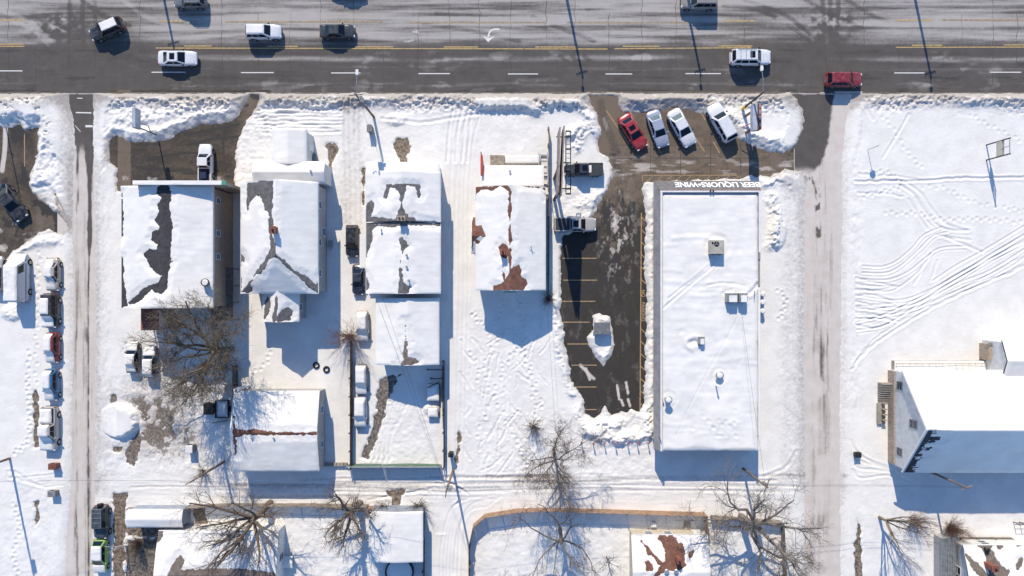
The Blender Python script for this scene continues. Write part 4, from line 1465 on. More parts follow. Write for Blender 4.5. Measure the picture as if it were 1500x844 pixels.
vent_pipe(T, PX(455, 4.6), PY(250, 4.6), 4.3, 0.3)

# ---- white house with bare arches on its front roof
T = thing('arched_patch_house', 'white house whose snowy front roof shows two arch shaped bare patches beside black cars', 'house', base(592, 335))
ze, zr = 4.2, 5.4
zfl, WL = gable_part(T, PX(536, ze), PX(645, ze), PY(325, ze), PY(252, ze), ze, zr, 'y', PX(588, zr), 0.25, 'siding_white', 'shingle_grey', seed=7, snow=0.17, bares=[
    bare_px([(566, 270), (615, 270), (616, 285), (614, 289), (612, 281), (608, 274), (596, 272), (592, 284), (589.5, 300), (592, 308), (598, 318), (606, 318), (610, 323), (606, 330), (574, 330), (583, 314), (588.5, 301), (586, 284), (580, 275), (572, 276), (568, 285), (566, 291), (563, 289)], 5.0),
    bare_px([(533, 308), (540, 296), (545, 293), (548, 302), (545, 312), (543, 318), (560, 320), (580, 323), (610, 323), (648, 325), (648, 330), (530, 330)], 4.6)])
zff, WF = gable_part(T, PX(537, 3.6), PX(644, 3.6), PY(272, 3.6), PY(238, 3.6), 3.65, 4.0, 'x', PY(268, 3.6), 0.2, 'siding_white', 'shingle_grey', seed=8, rname='front_roof', wname='front_wall', snow=0.20)
zfr, WR = gable_part(T, PX(536, ze), PX(645, ze), PY(430, ze), PY(326.5, ze), ze - 0.15, zr - 0.25, 'y', PX(590, zr), 0.25, 'siding_white', 'shingle_grey', seed=9, rname='rear_roof', wname='rear_wall', snow=0.17, bares=[
    bare_px([(530, 322), (546, 326), (552, 332), (546, 338), (544, 348), (540, 365), (537, 376), (533, 380)], 4.4),
    bare_px([(545, 326), (600, 324), (648, 327), (648, 330), (600, 331), (572, 333), (553, 331)], 4.6),
    bare_px([(587, 345), (592, 352), (598, 360), (593, 366), (588, 380), (590, 400), (591, 415), (602, 420), (600, 430), (583, 431), (584, 410), (585, 385), (588, 370), (586, 358)], 5.1),
    bare_px([(535, 402), (540, 412), (540, 424), (535, 426)], 4.2)])
chimney(T, PX(588, 6), PY(320, 6), 4.8, 6.1, 0.8, 0.5, 'brick_tan', 2)
for px, py in ((556, 330), (596, 374), (596, 391), (599, 411)):
    vent_pipe(T, PX(px, 5.2), PY(py, 5.2), 5.0, 0.35, 0.08)
for py in (290, 350, 400):
    window(T, '+x', (WL if py < 325 else WR)[1], PY(py, 2.2), 2.2)
    window(T, '-x', (WL if py < 325 else WR)[0], PY(py, 2.2), 2.2)
window(T, '+y', WF[3], PX(560, 2), 1.7, 1.3); window(T, '+y', WF[3], PX(620, 2), 1.7, 1.3)
window(T, '-y', WR[2], PX(565, 2), 2.0); door(T, '+y', WF[3], PX(590, 1), 0.3); door(T, '-y', WR[2], PX(620, 1), 0.3)
aw = MB().slab([(PX(527, 2.6), PY(393, 2.6), 2.55), (PX(536, 2.6), PY(393, 2.6), 2.75), (PX(536, 2.6), PY(343, 2.6), 2.75), (PX(527, 2.6), PY(343, 2.6), 2.55)], (0, 0, -0.08))
ao = aw.build('side_awning', 'trim_white', T)
snow_on(ao, lambda X, Y: X * 0 + 2.7, PX(527, 2.7), PX(536, 2.7), PY(393, 2.7), PY(343, 2.7), (), 0.12, 10)

# ---- low cottage behind it with the wedge shaped bare ridge
T = thing('back_cottage', 'low cottage with a thin bare wedge on its ridge, behind the house with arch patches', 'cottage', base(597, 485))
zf, W = gable_part(T, PX(551, 3.4), PX(643, 3.4), PY(534, 3.4), PY(437, 3.4), 3.4, 4.3, 'y', PX(597, 4.3), 0.25, 'siding_white', 'shingle_taupe', seed=11, snow=0.19, bares=[
    bare_px([(593, 470), (594.5, 470), (596, 500), (597, 522), (607, 526), (612, 530), (604, 537), (580, 537), (590, 528), (592, 515)], 4.2)])
window(T, '+x', W[1], PY(485, 2), 1.9); window(T, '-x', W[0], PY(485, 2), 1.9); window(T, '-y', W[2], PX(575, 2), 1.8); door(T, '-y', W[2], PX(612, 1), 0.2)

# ---- brown-roofed house
T = thing('brown_roofed_house', 'white house with brown shingles bare along the ridge and at its back gable', 'house', base(747, 345))
ze, zr = 3.7, 5.3
zf, W = gable_part(T, PX(697, ze), PX(799, ze), PY(425, ze), PY(274, ze), ze, zr, 'y', PX(747, zr), 0.25, 'siding_white', 'shingle_brown', seed=12, snow=0.17, bares=[
    bare_px([(745.5, 282), (748.5, 282), (748.5, 340), (751, 352), (748.5, 360), (749, 393), (757, 388), (762, 386), (763, 395), (761, 406), (769, 410), (772, 416), (766, 426), (724, 427), (723, 420), (730, 417), (738, 412), (735, 404), (736, 398), (739, 400), (740, 410), (746, 400), (745.5, 374), (740, 378), (733, 374), (731, 362), (736, 355), (742, 358), (745.5, 364)], 5.0),
    bare_px([(693, 270), (704, 271), (716, 273), (738, 270), (748, 283), (744, 280), (734, 274), (722, 280), (704, 276), (698, 284), (697, 296), (693, 300)], 4.2),
    bare_px([(755, 271), (800, 274), (802, 290), (798, 280), (794, 276), (756, 273.5)], 4.2)])
# cross gable on the west side
zx = 3.6
xr = MB().slab([(PX(691, zx), PY(372, zx), 3.1), (PX(716, zx), PY(372, zx), 3.1 + 0.9), (PX(722, 4.4), PY(346, 4.4), 4.35), (PX(691, 4.3), PY(346, 4.3), 4.3)], (0, 0, -0.14))
xr.slab([(PX(691, 4.3), PY(346, 4.3), 4.3), (PX(722, 4.4), PY(346, 4.4), 4.35), (PX(716, zx), PY(318, zx), 4.0), (PX(691, zx), PY(318, zx), 3.1)], (0, 0, -0.14))
xo = xr.build('side_gable_roof', 'shingle_brown', T)
ym, ya, yb = PY(346, 4.3), PY(372, 3.6), PY(318, 3.6)
zsx = lambda X, Y: 4.3 - 1.2 * np.where(Y < ym, (ym - Y) / (ym - ya), (Y - ym) / (yb - ym)) + 0.02
snow_on(xo, zsx, PX(690, 3.6), PX(712, 3.6), ya, yb, [bare_px([(689, 318), (692, 318), (694, 330), (698, 342), (717, 345.5), (702, 348), (694, 356), (691, 372), (689, 372)], 3.9)], 0.16, 13)
MB().prism([(PX(693, 3), PY(368, 3)), (PX(712, 3), PY(368, 3)), (PX(712, 3), PY(322, 3)), (PX(693, 3), PY(322, 3))], -0.1, 2.95).build('side_bay', 'siding_white', T)
# front room with low roof
zf5, W5 = gable_part(T, PX(707, 3.0), PX(796, 3.0), PY(276, 3.0), PY(243, 3.0), 3.0, 3.35, 'x', PY(274, 3.3), 0.15, 'siding_white', 'shingle_brown', seed=14, rname='front_roof', wname='front_wall', snow=0.2)
vent_pipe(T, PX(747, 3.6), PY(251, 3.6), 3.2, 0.3)
chimney(T, PX(736.5, 6), PY(369, 6), 4.7, 6.0, 0.55, 0.6)
vent_pipe(T, PX(778, 5), PY(361, 5), 4.5, 0.6, 0.05, False)
MB().tube((PX(778, 5) - 0.3, PY(359, 5), 5.0), (PX(778, 5) + 0.3, PY(359, 5), 5.0), 0.03).build('antenna', 'galvanized', T)
gv = MB().slab([(PX(737, 4.3), PY(424, 4.3) - 0.35, 4.35), (PX(757, 4.3), PY(424, 4.3) - 0.35, 4.35), (PX(747, 5), PY(424, 5) - 0.3, 5.05)], (0, 0.06, 0))
gv.build('gable_vent', 'dark_metal', T)
for py in (300, 400):
    window(T, '+x', W[1], PY(py, 2), 1.9); window(T, '-x', W[0], PY(py, 2), 1.9)
window(T, '-y', W[2], PX(725, 2), 1.9); window(T, '-y', W[2], PX(770, 2), 1.9)
door(T, '+y', W5[3], PX(752, 1), 0.3); window(T, '+y', W5[3], PX(722, 1), 1.6, 1.2); window(T, '+y', W5[3], PX(780, 1), 1.6, 1.2)
# deck and ramp in front
dk = thing('front_deck', 'weathered wooden deck boards with snowed ramp in front of the brown-roofed house', 'deck', base(730, 235))
for i in range(9):
    y = PY(242.5, 0.5) + i * 0.145
    MB().box(PX(718, 0.5), PX(739, 0.5), y, y + 0.13, 0.42, 0.48).build('plank', 'wood_deck', dk)
MB().box(PX(718, 0.5), PX(739, 0.5), PY(242.5, 0.5), PY(227.5, 0.5), 0.1, 0.41).build('deck_frame', 'wood_deck', dk)
ram = MB()
for i in range(8):
    x = PX(740 + i * 7.3, 1)
    ram.box(x - 0.05, x + 0.05, PY(241, 1) - 0.05, PY(241, 1) + 0.05, 0.0, 1.15)
ram.box(PX(740, 1), PX(792, 1), PY(240, 1), PY(240, 1) + 0.07, 1.05, 1.13)
ram.build('railing', 'wood_deck', dk)
rs = MB().box(PX(740, 0.4), PX(792, 0.4), PY(239, 0.4), PY(228, 0.4), 0.05, 0.4)
rs.build('ramp', 'wood_deck', dk)
snow_on(dk, lambda X, Y: X * 0 + 0.4, PX(740, 0.4), PX(792, 0.4), PY(239, 0.4), PY(228, 0.4), (), 0.14, 15)

T = thing('red_upright_sign', 'tall narrow red sign board standing at the front corner of the brown-roofed house', 'sign', base(707, 240))
MB().box(PX(704, 3.6), PX(707, 3.6), PY(256, 3.6), PY(228, 3.6), 2.6, 3.9).build('board', 'sign_red', T)
MB().tube((PX(706, 1), PY(230, 1), 0), (PX(706, 1), PY(230, 1), 3.9), 0.06).tube((PX(706, 1), PY(250, 1), 0), (PX(706, 1), PY(250, 1), 2.6), 0.06).build('post', 'dark_metal', T)

T = thing('stair_frame', 'white framed outdoor stair with open treads along the east side of the brown-roofed house', 'stairs', base(800, 248))
for i in range(6):
    z = 0.3 + i * 0.3
    MB().box(PX(789.5, z), PX(801.5, z), PY(228 + i * 8.6, z) - 0.1, PY(228 + i * 8.6, z) + 0.1, z, z + 0.06).build('tread', 'grey_metal', T)
fr = MB()
for x in (789, 801.5):
    fr.tube((PX(x), PY(224), 0.1), (PX(x), PY(274), 1.95), 0.045)
    fr.tube((PX(x), PY(224), 1.0), (PX(x), PY(274), 2.85), 0.035)
    for py, zz in ((226, 0.1), (250, 1.0), (272, 1.9)):
        fr.tube((PX(x), PY(py), -0.1), (PX(x), PY(py), zz + 1.0), 0.035)
fr.build('railing', 'galvanized', T)

# ---- garage with the ridge across
T = thing('back_garage', 'snowy garage with a brown bare ridge, striped by tree shadows, beside the alley', 'garage', base(415, 628))
zf, W = gable_part(T, PX(343, 3.1), PX(468, 3.1), PY(690, 3.1), PY(573, 3.1), 3.1, 4.3, 'x', PY(634, 4.3), 0.12, 'siding_grey', 'shingle_brown', seed=16, snow=0.18, bares=[
    bare_px([(341, 612), (344, 622), (346, 628), (400, 632), (470, 633), (470, 638), (420, 638), (360, 638), (346, 642), (344, 665), (341, 668)], 4.2)])
for px in (369, 401):
    vent_pipe(T, PX(px, 4.3), PY(642, 4.3), 4.1, 0.25, 0.07)
window(T, '+x', W[1], PY(600, 1.5), 1.6, 0.8, 0.9); window(T, '+x', W[1], PY(650, 1.5), 1.6, 0.8, 0.9)
MB().box(PX(360, 1), PX(400, 1), W[2] - 0.05, W[2], 0.05, 2.3).build('garage_door', 'trim_white', T)
MB().box(PX(410, 1), PX(450, 1), W[2] - 0.05, W[2], 0.05, 2.3).build('garage_door', 'trim_white', T)
tt = MB()
for px in (352.5, 358):
    tt.tube((PX(px, 1.6), PY(572, 1.6) + 0.35, 0), (PX(px, 1.6), PY(572, 1.6) + 0.35, 3.5), 0.14, 0.14, 10)
tt.build('twin_flue', 'trim_white', T)

# ---- liquor store
T = thing('liquor_store', 'long flat roofed store under snow with white lettering on its sloped grey front awning', 'store', base(1038, 465))
zt = 3.8
X0, X1, Y0, Y1 = PX(968, zt), PX(1114, zt), PY(661, zt), PY(280, zt)
MB().box(X0, X1, Y0, Y1, -0.1, 3.35).build('wall', 'store_wall', T)
ro = MB().box(X0 + 0.25, X1 - 0.25, Y0 + 0.2, Y1 - 0.25, 3.352, 3.40).build('roof', 'membrane', T)
pp = MB()
pp.box(X0, X0 + 0.22, Y0, Y1, 3.352, zt); pp.box(X0 + 0.22, X1 - 0.22, Y1 - 0.22, Y1, 3.352, zt)
pp.box(X1 - 0.22, X1, PY(380, zt), Y1, 3.352, zt)
pp.box(X1 - 0.20, X1, PY(420, zt), PY(380, zt), 3.352, zt - 0.12); pp.box(X1 - 0.18, X1, PY(540, zt), PY(420, zt), 3.352, zt - 0.2)
pp.box(X1 - 0.16, X1, Y0, PY(540, zt), 3.352, zt - 0.28)
po = pp.build('parapet', 'store_wall', T)
cp = MB()
cp.box(X0 - 0.06, X0 + 0.18, Y0, Y1 + 0.05, zt + 0.002, zt + 0.06); cp.box(X0 + 0.18, X1 + 0.05, Y1 - 0.14, Y1 + 0.05, zt + 0.002, zt + 0.06)
cp.box(X1 - 0.22, X1 + 0.05, PY(370, zt), Y1 - 0.14, zt + 0.002, zt + 0.06)
cp.build('coping', 'trim_white', po)
rc = MB().box(X0 - 0.1, X1 + 0.07, Y1 + 0.06, Y1 + 0.16, zt - 0.12, zt + 0.03)
rc.build('coping_trim', 'coping_red', po)
def rp(pts, n=6):
    return [P(a, b, 3.65)[:2] for a, b in smooth_line(pts, n)]


def ring(cx, cy, r, n=14):
    return [P(cx + r * math.cos(6.2832 * k / n), cy + r * math.sin(6.2832 * k / n), 3.65)[:2] for k in range(n + 1)]


rmarks = [(rp([(1046, 385), (1036, 397), (1020, 410), (1002, 425), (985, 440), (972, 452)]), 0.07, 0.13), (rp([(1040, 388), (1022, 404), (1000, 421), (980, 437)]), 0.06, 0.12),
          (rp([(1036, 418), (1055, 415), (1075, 416), (1092, 420)]), 0.05, 0.12), (rp([(1082, 462), (1062, 500), (1035, 548), (1008, 600), (990, 640)]), 0.025, 0.10),
          (ring(1051, 362, 17), 0.03, 0.22), (ring(1080, 436, 22), 0.02, 0.2), (rp([(1012, 502), (1018, 500), (1022, 502)]), 0.16, 0.28), (rp([(1000, 492), (1004, 506), (1014, 512)]), -0.05, 0.25),
          (ring(1054, 550, 10), 0.025, 0.18), (ring(979, 586, 12), 0.025, 0.18), (rp([(1060, 430), (1066, 426), (1072, 425)]), 0.05, 0.2), (rp([(1098, 430), (1104, 424), (1110, 416)]), 0.10, 0.2)]
mr = random.Random(12)
for k in range(34):
    cx, cy = mr.uniform(975, 1108), mr.uniform(300, 650)
    l_ = mr.uniform(8, 34)
    rmarks.append((rp([(cx - l_, cy + mr.uniform(-2, 2)), (cx, cy + mr.uniform(-2, 2)), (cx + l_, cy + mr.uniform(-2, 2))], 3), mr.uniform(-0.03, 0.02), mr.uniform(0.15, 0.4)))
for k in range(20):
    cx, cy = mr.uniform(1005, 1080), mr.uniform(600, 640)
    rmarks.append((rp([(cx, cy), (cx + 2, cy + 1)], 2), mr.uniform(0.02, 0.05), 0.16))
snow_on(ro, lambda X, Y: X * 0 + 3.40 + 0.06 * (fbm(X / 5, Y / 9, 77) - 0.5), X0 + 0.20, X1 - 0.20, Y0 + 0.02, Y1 - 0.20, (), 0.26, 17, 0.13, 0.22, marks=rmarks)
snow_on(po, lambda X, Y: X * 0 + zt - 0.19, X1 - 0.24, X1 + 0.03, Y0, PY(421, zt), (), 0.16, 18)
# sloped awning, front and west side
ym1 = PY(265, 2.6)
xm1 = PX(957.5, 2.6)
ma = MB().slab([(xm1, ym1, 2.55), (X1 + 0.1, ym1, 2.55), (X1 + 0.1, Y1 + 0.14, zt - 0.05), (X0 - 0.1, Y1 + 0.14, zt - 0.05)][::-1], (0, -0.02, -0.14))
mo = ma.build('front_awning', 'mansard', T)
mw = MB().slab([(xm1, Y0, 2.55), (xm1, ym1, 2.55), (X0 - 0.07, Y1 + 0.14, zt - 0.05), (X0 - 0.07, Y0, zt - 0.05)][::-1], (0.0, 0, -0.12))
mw.build('side_awning', 'store_wall', T)
# lettering reads from the street, so it is upside down from here
up = Vector((0, Y1 + 0.14 - ym1, zt - 0.05 - 2.55)).normalized()
nrm = Vector((0, up.z, -up.y))
org = Vector((PX(1112.5, 3.0), 0, 0))
fr_ = 0.20
org.y = ym1 + (Y1 + 0.14 - ym1) * fr_
org.z = 2.55 + (zt - 0.05 - 2.55) * fr_
org += nrm * 0.03
text_part('BEER LIQUORS\u2022WINE', mo, 1.28, org, (-1, 0, 0), up, 'sign_white', 'lettering', depth=0.02, bold=0.03, width=PX(1112.5, 3.0) - PX(988.5, 3.0))
MB().box(PX(1040, 4), PX(1042, 4), Y1 - 0.1, Y1 + 0.1, zt + 0.06, zt + 0.25).box(PX(1044, 4), PX(1046, 4), Y1 - 0.1, Y1 + 0.1, zt + 0.06, zt + 0.25).build('floodlight', 'dark_metal', T)
for px in (985, 1010, 1070, 1095):
    window(T, '+y', Y1, PX(px, 1.3), 1.35, 1.6, 1.5, 'dark_metal')
door(T, '+y', Y1, PX(1040, 1), 0.02, 1.8, 2.2, 'dark_metal')
door(T, '-y', Y0, PX(1060, 1), 0.02, 1.0, 2.1, 'grey_metal')
# meters and vents on the east wall
for i, py in enumerate((431, 443, 456)):
    q = MB().tube((X1 + 1.25, PY(py, 1), 0.1), (X1 + 1.25, PY(py, 1), 1.0), 0.33, 0.36, 14).build('trash_barrel', 'blue_plastic' if i == 1 else 'dark_metal', T)
    MB().tube((X1 + 1.27, PY(py, 1), 1.0), (X1 + 1.27, PY(py, 1), 1.16), 0.35, 0.22, 14).build('snow_cap', 'snow', q)
MB().box(X1, X1 + 0.12, PY(357, 2), PY(353, 2), 1.2, 1.9).build('meter_box', 'grey_metal', T)
MB().tube((X1 + 0.06, PY(310, 1), 0.0), (X1 + 0.06, PY(310, 1), 3.3), 0.05).build('downspout', 'trim_white', T)


def roof_unit(px, py, w, d, h, label, mat, snow=False, fan=False):
    z0 = 3.5
    x, y, _ = P(px, py, z0 + h)
    T = thing('rooftop_unit', label, 'air conditioner', (x, y, z0), 0, 'units on the store roof')
    b_ = MB().cbox(x - w / 2, x + w / 2, y - d / 2, y + d / 2, z0 + 0.06, z0 + h, 0.04).build('cabinet', mat, T)
    MB().box(x - w / 2 + 0.1, x - w / 2 + 0.25, y - d / 2, y + d / 2, z0 - 0.05, z0 + 0.06).box(x + w / 2 - 0.25, x + w / 2 - 0.1, y - d / 2, y + d / 2, z0 - 0.05, z0 + 0.06).build('curb', 'wood_deck', T)
    lv = MB()
    for i in range(6):
        zz = z0 + 0.2 + i * (h - 0.35) / 6
        lv.box(x - w / 2 + 0.08, x + w / 2 - 0.08, y - d / 2 - 0.025, y - d / 2, zz, zz + 0.04)
    lv.build('louver', 'dark_metal', b_)
    if fan:
        MB().tube((x - 0.1, y + d * 0.22, z0 + h), (x - 0.1, y + d * 0.22, z0 + h + 0.05), 0.30, 0.30, 18).build('fan_opening', 'dark_metal', b_)
        bl_ = MB()
        for k in range(3):
            a = 2.1 * k
            bl_.box(-0.04, 0.04, 0, 0.26, 0, 0.01)
            n = len(bl_.v)
            for q in range(n - 8, n):
                vx, vy, vz = bl_.v[q]
                bl_.v[q] = (x - 0.1 + vx * math.cos(a) - vy * math.sin(a), y + d * 0.22 + vx * math.sin(a) + vy * math.cos(a), z0 + h + 0.055 + vz)
        bl_.build('fan', 'galvanized', b_)
        MB().tube((x - w * 0.36, y + d * 0.3, z0 + h), (x - w * 0.36, y + d * 0.3, z0 + h + 0.06), 0.13, 0.13, 12).build('service_port', 'black_plastic', b_)
    if snow:
        snow_on(b_, lambda X, Y: X * 0 + z0 + h, x - w / 2 + 0.2, x + w / 2 - 0.1, y - d / 2, y + d / 2 - 0.25, (), 0.12, int(px), res=0.08)
    return T


roof_unit(1051, 362, 1.6, 1.65, 1.25, 'beige rooftop air conditioner with a round black fan, largest on the store roof', 'beige_metal', False, True)
roof_unit(1073, 436, 1.25, 1.05, 1.15, 'grey metal rooftop unit, western of the snow-topped pair on the store roof', 'grey_metal', True)
roof_unit(1089, 436, 1.0, 1.05, 1.15, 'grey metal rooftop unit, eastern of the snow-topped pair on the store roof', 'grey_metal', True)
roof_unit(1028, 499, 0.75, 0.9, 0.65, 'small square roof vent box open on top beside a blown-clear hollow on the store roof', 'grey_metal', True)


def roof_stack(px, py, r, h, label, mat='galvanized', hood=True):
    x, y, _ = P(px, py, 3.6 + h)
    T = thing('roof_vent', label, 'vent', (x, y, 3.5), 0, 'units on the store roof')
    MB().tube((x, y, 3.4), (x, y, 3.6 + h), r * 0.6, r * 0.6, 14).build('stack', mat, T)
    if hood:
        MB().tube((x, y, 3.6 + h), (x, y, 3.68 + h), r * 0.7, r, 14).tube((x, y, 3.681 + h), (x, y, 3.8 + h), r, r * 0.45, 14).build('hood', mat, T)
        MB().tube((x, y, 3.801 + h), (x, y, 3.88 + h), r * 0.7, r * 0.35, 12).build('snow_cap', 'snow', T)
    return T


roof_stack(1054, 550, 0.5, 0.45, 'round hooded roof vent with grey sides in the middle of the store roof')
roof_stack(1052, 566, 0.13, 1.0, 'thin white vent pipe just south of the round hooded roof vent', 'trim_white')
roof_stack(979, 586, 0.48, 0.9, 'mushroom shaped exhaust fan near the southwest corner of the store roof', 'galvanized')
roof_stack(971, 583, 0.09, 0.5, 'stub pipe beside the mushroom exhaust fan on the store roof', 'galvanized', True)
roof_stack(967.5, 640, 0.08, 0.7, 'short upright pipe near the southwest parapet corner of the store', 'galvanized', True)
ld = thing('roof_ladder', 'dark leaning ladder top at the east parapet next to the rooftop pair', 'ladder', (X1, PY(425, 3), 0))
lm = MB()
for s in (-0.2, 0.2):
    lm.tube((X1 + 0.9, PY(421, 1) + s, 0.1), (X1 - 0.9, PY(430, 4) + s, 4.3), 0.035)
lm.build('rail', 'dark_metal', ld)
lr = MB()
for i in range(13):
    t = i / 12
    xx, yy, zz = X1 + 0.9 - 1.8 * t, PY(421, 1) + (PY(430, 4) - PY(421, 1)) * t, 0.1 + 4.2 * t
    lr.tube((xx, yy - 0.2, zz), (xx, yy + 0.2, zz), 0.02)
lr.build('rung', 'dark_metal', ld)

# ---- tall gabled building at the right edge
T = thing('gabled_hall', 'tall white gabled hall with tan brick base whose far roof slope lies in blue shade', 'building', base(1440, 600))
ze, zr = 3.7, 8.6
xw = PX(1299)
y0, y1 = PY(677), PY(541)
tr_ = random.Random(4)
teeth = [(xw - 0.6, PY(609) - 0.1)]
for i in range(22):
    yy = PY(609) - 0.15 - i * 0.29
    teeth += [(xw + tr_.uniform(1.0, 2.6) * (0.55 + 0.45 * abs(1 - i / 11)), yy), (xw + 0.25 + tr_.uniform(0, 0.35), yy - 0.15)]
teeth.append((xw - 0.6, y0 - 1))
zf, W = gable_part(T, xw - 0.12, PX(1640), y0 - 0.3, y1 + 0.3, ze, zr, 'x', PY(609), 0.3, 'siding_white', 'shingle_dark', thick=0.2, seed=19, snow=0.24, bares=[teeth])
bf = MB().box(xw + 0.02, xw + 0.17, y0 + 0.1, y1 - 0.1, -0.1, 1.55)
bf.build('brick_base', 'brick_tan', T)
rk = MB()
for a, b_ in (((y1 + 0.3), ze), ((y0 - 0.3), ze)):
    rk.slab([(xw - 0.2, a, b_ + 0.03), (xw - 0.2, PY(609), zr + 0.03), (xw + 0.02, PY(609), zr + 0.03), (xw + 0.02, a, b_ + 0.03)], (0, 0, -0.26))
rk.build('rake_trim', 'trim_white', T)
for yy in (PY(561), PY(655)):
    window(T, '-x', W[0], yy, 2.55, 0.9, 1.0, 'grey_metal')
window(T, '-x', W[0], PY(609), 5.4, 0.9, 1.3, 'grey_metal')
for px in range(1340, 1500, 40):
    window(T, '-y', W[2], PX(px), 2.2, 1.0, 1.5)
# north wing, higher east block
zf6, W6 = gable_part(T, PX(1468, 4.0), PX(1660, 4.0), PY(556, 4.0), PY(499, 4.0), 4.0, 4.9, 'x', None, 0.2, 'siding_white', 'shingle_dark', seed=20, rname='wing_roof', wname='wing_wall', snow=0.24)
MB().box(PX(1449, 2.0), PX(1462, 2.0), PY(528, 2.0), PY(504, 2.0), -0.1, 2.0).build('entry_block', 'brick_tan', T)
eo = MB().box(PX(1448, 2.1), PX(1463, 2.1), PY(506, 2.1), PY(502, 2.1), 2.01, 2.1).build('entry_roof', 'grey_metal', T)
# raised walk with railing on the north side, steps on the west
wk = MB().box(PX(1311, 1), PX(1448, 1), PY(547, 1), PY(529, 1), -0.1, 0.8)
wo_ = wk.build('raised_walk', 'concrete', T)
snow_on(wo_, lambda X, Y: X * 0 + 0.8, PX(1311, 1), PX(1448, 1), PY(546, 1), PY(529, 1), (), 0.25, 21)
rl = MB()
for i in range(16):
    px = 1306 + i * 9.5
    rl.tube((PX(px), PY(531), 0.5), (PX(px), PY(531), 1.75), 0.03, 0.03, 6)
rl.tube((PX(1304), PY(531), 1.75), (PX(1449), PY(531), 1.75), 0.04, 0.04, 6)
rl.tube((PX(1304), PY(531), 1.3), (PX(1449), PY(531), 1.3), 0.03, 0.03, 6)
rl.build('railing', 'wood_deck', T)
for i in range(9):
    MB().box(PX(1287.5, 0.5), PX(1303, 0.5), PY(563 + i * 3.4, 0.5), PY(560.4 + i * 3.4, 0.5), -0.1, 1.3 - i * 0.13).build('step', 'concrete', T)
MB().box(PX(1289, 1), PX(1299.5, 1), PY(622, 1), PY(592, 1), -0.1, 0.5).build('landing', 'concrete', T)
sr_ = MB()
for py in (592, 600, 608, 616):
    sr_.box(PX(1297, 1) - 0.25, PX(1297, 1) + 0.25, PY(py, 1) - 0.06, PY(py, 1) + 0.06, 0.5, 1.0)
sr_.build('bench_slat', 'wood_deck', T)

# ---- buildings along the bottom edge
T = thing('bottom_shed_house', 'low house at the lower edge under the big limbs, half snowy with taupe shingles', 'house', base(325, 830))
zf, W = gable_part(T, PX(232, 3.0), PX(408, 3.0), PY(905, 3.0), PY(778, 3.0), 3.0, 4.0, 'x', PY(843, 4.0), 0.15, 'siding_white', 'shingle_taupe', seed=22, snow=0.16, bares=[
    bare_px([(244, 846), (250, 828), (262, 815), (270, 822), (262, 836), (300, 833), (345, 833), (400, 838), (410, 846), (410, 860), (244, 860)], 3.9),
    bare_px([(228, 776), (240, 776), (236, 790), (229, 800)], 3.0)])
window(T, '+x', W[1], PY(815, 1.5), 1.6); window(T, '+y', W[3], PX(300, 1.5), 1.6); window(T, '+y', W[3], PX(360, 1.5), 1.6); door(T, '+y', W[3], PX(330, 1), 0.1)
T = thing('lower_west_house', 'snowy low roof strip just below the grey fence at lower left', 'shed', base(212, 755))
zf, W = gable_part(T, PX(187, 2.4), PX(268, 2.4), PY(772, 2.4), PY(747, 2.4), 2.4, 2.7, 'x', None, 0.1, 'siding_blue', 'shingle_taupe', seed=23, snow=0.16)
door(T, '-y', W[2], PX(230, 1), 0.05)
T = thing('square_shed', 'square flat shed under snow beside the thick pollarded trunk at the alley fence', 'shed', base(580, 780))
zf, W = gable_part(T, PX(541, 2.8), PX(619, 2.8), PY(823, 2.8), PY(749, 2.8), 2.75, 3.0, 'y', None, 0.12, 'siding_blue', 'shingle_taupe', seed=24, snow=0.18)
window(T, '+x', W[1], PY(785, 1.5), 1.5); door(T, '-y', W[2], PX(560, 1), 0.05)
T = thing('cream_bungalow', 'cream sided bungalow with large red-brown bare shingle patches at the bottom edge', 'house', base(983, 825))
zf, W = gable_part(T, PX(925, 2.8), PX(1036, 2.8), PY(912, 2.8), PY(784, 2.8), 2.8, 3.9, 'x', PY(838, 3.9), 0.2, 'siding_cream', 'shingle_brown', seed=25, snow=0.15, bares=[
    bare_px([(964, 792), (970, 784), (978, 788), (985, 785), (994, 790), (996, 797), (1002, 797), (1004, 812), (1003, 825), (1014, 808), (1020, 803), (1014, 814), (1005, 828), (992, 836), (975, 834), (968, 838), (956, 850), (956, 862), (950, 860), (958, 840), (966, 828), (958, 818), (950, 812), (944, 800), (936, 790), (950, 804), (962, 814), (972, 825), (974, 812), (972, 800)], 3.5),
    bare_px([(944, 822), (950, 822), (957, 832), (950, 836), (946, 838)], 3.6)])
chimney(T, PX(995.5, 4.8), PY(823, 4.8), 3.3, 4.7, 0.5, 0.5, 'brick_red')
for px in (977, 991):
    vent_pipe(T, PX(px, 4.3), PY(838, 4.3), 3.8, 0.35, 0.15)
window(T, '+y', W[3], PX(950, 1.5), 1.5, 0.9, 0.9); window(T, '+y', W[3], PX(978, 1.5), 1.5, 0.9, 0.9)
MB().box(PX(1004, 1), PX(1013, 1), W[3], W[3] + 1.0, -0.1, 0.5).build('entry_step', 'concrete', T)
door(T, '+y', W[3], PX(1020, 1), 0.4)
T = thing('corner_bungalow', 'bungalow at the lower right corner with a winding bare patch and red chimney', 'house', base(1465, 840))
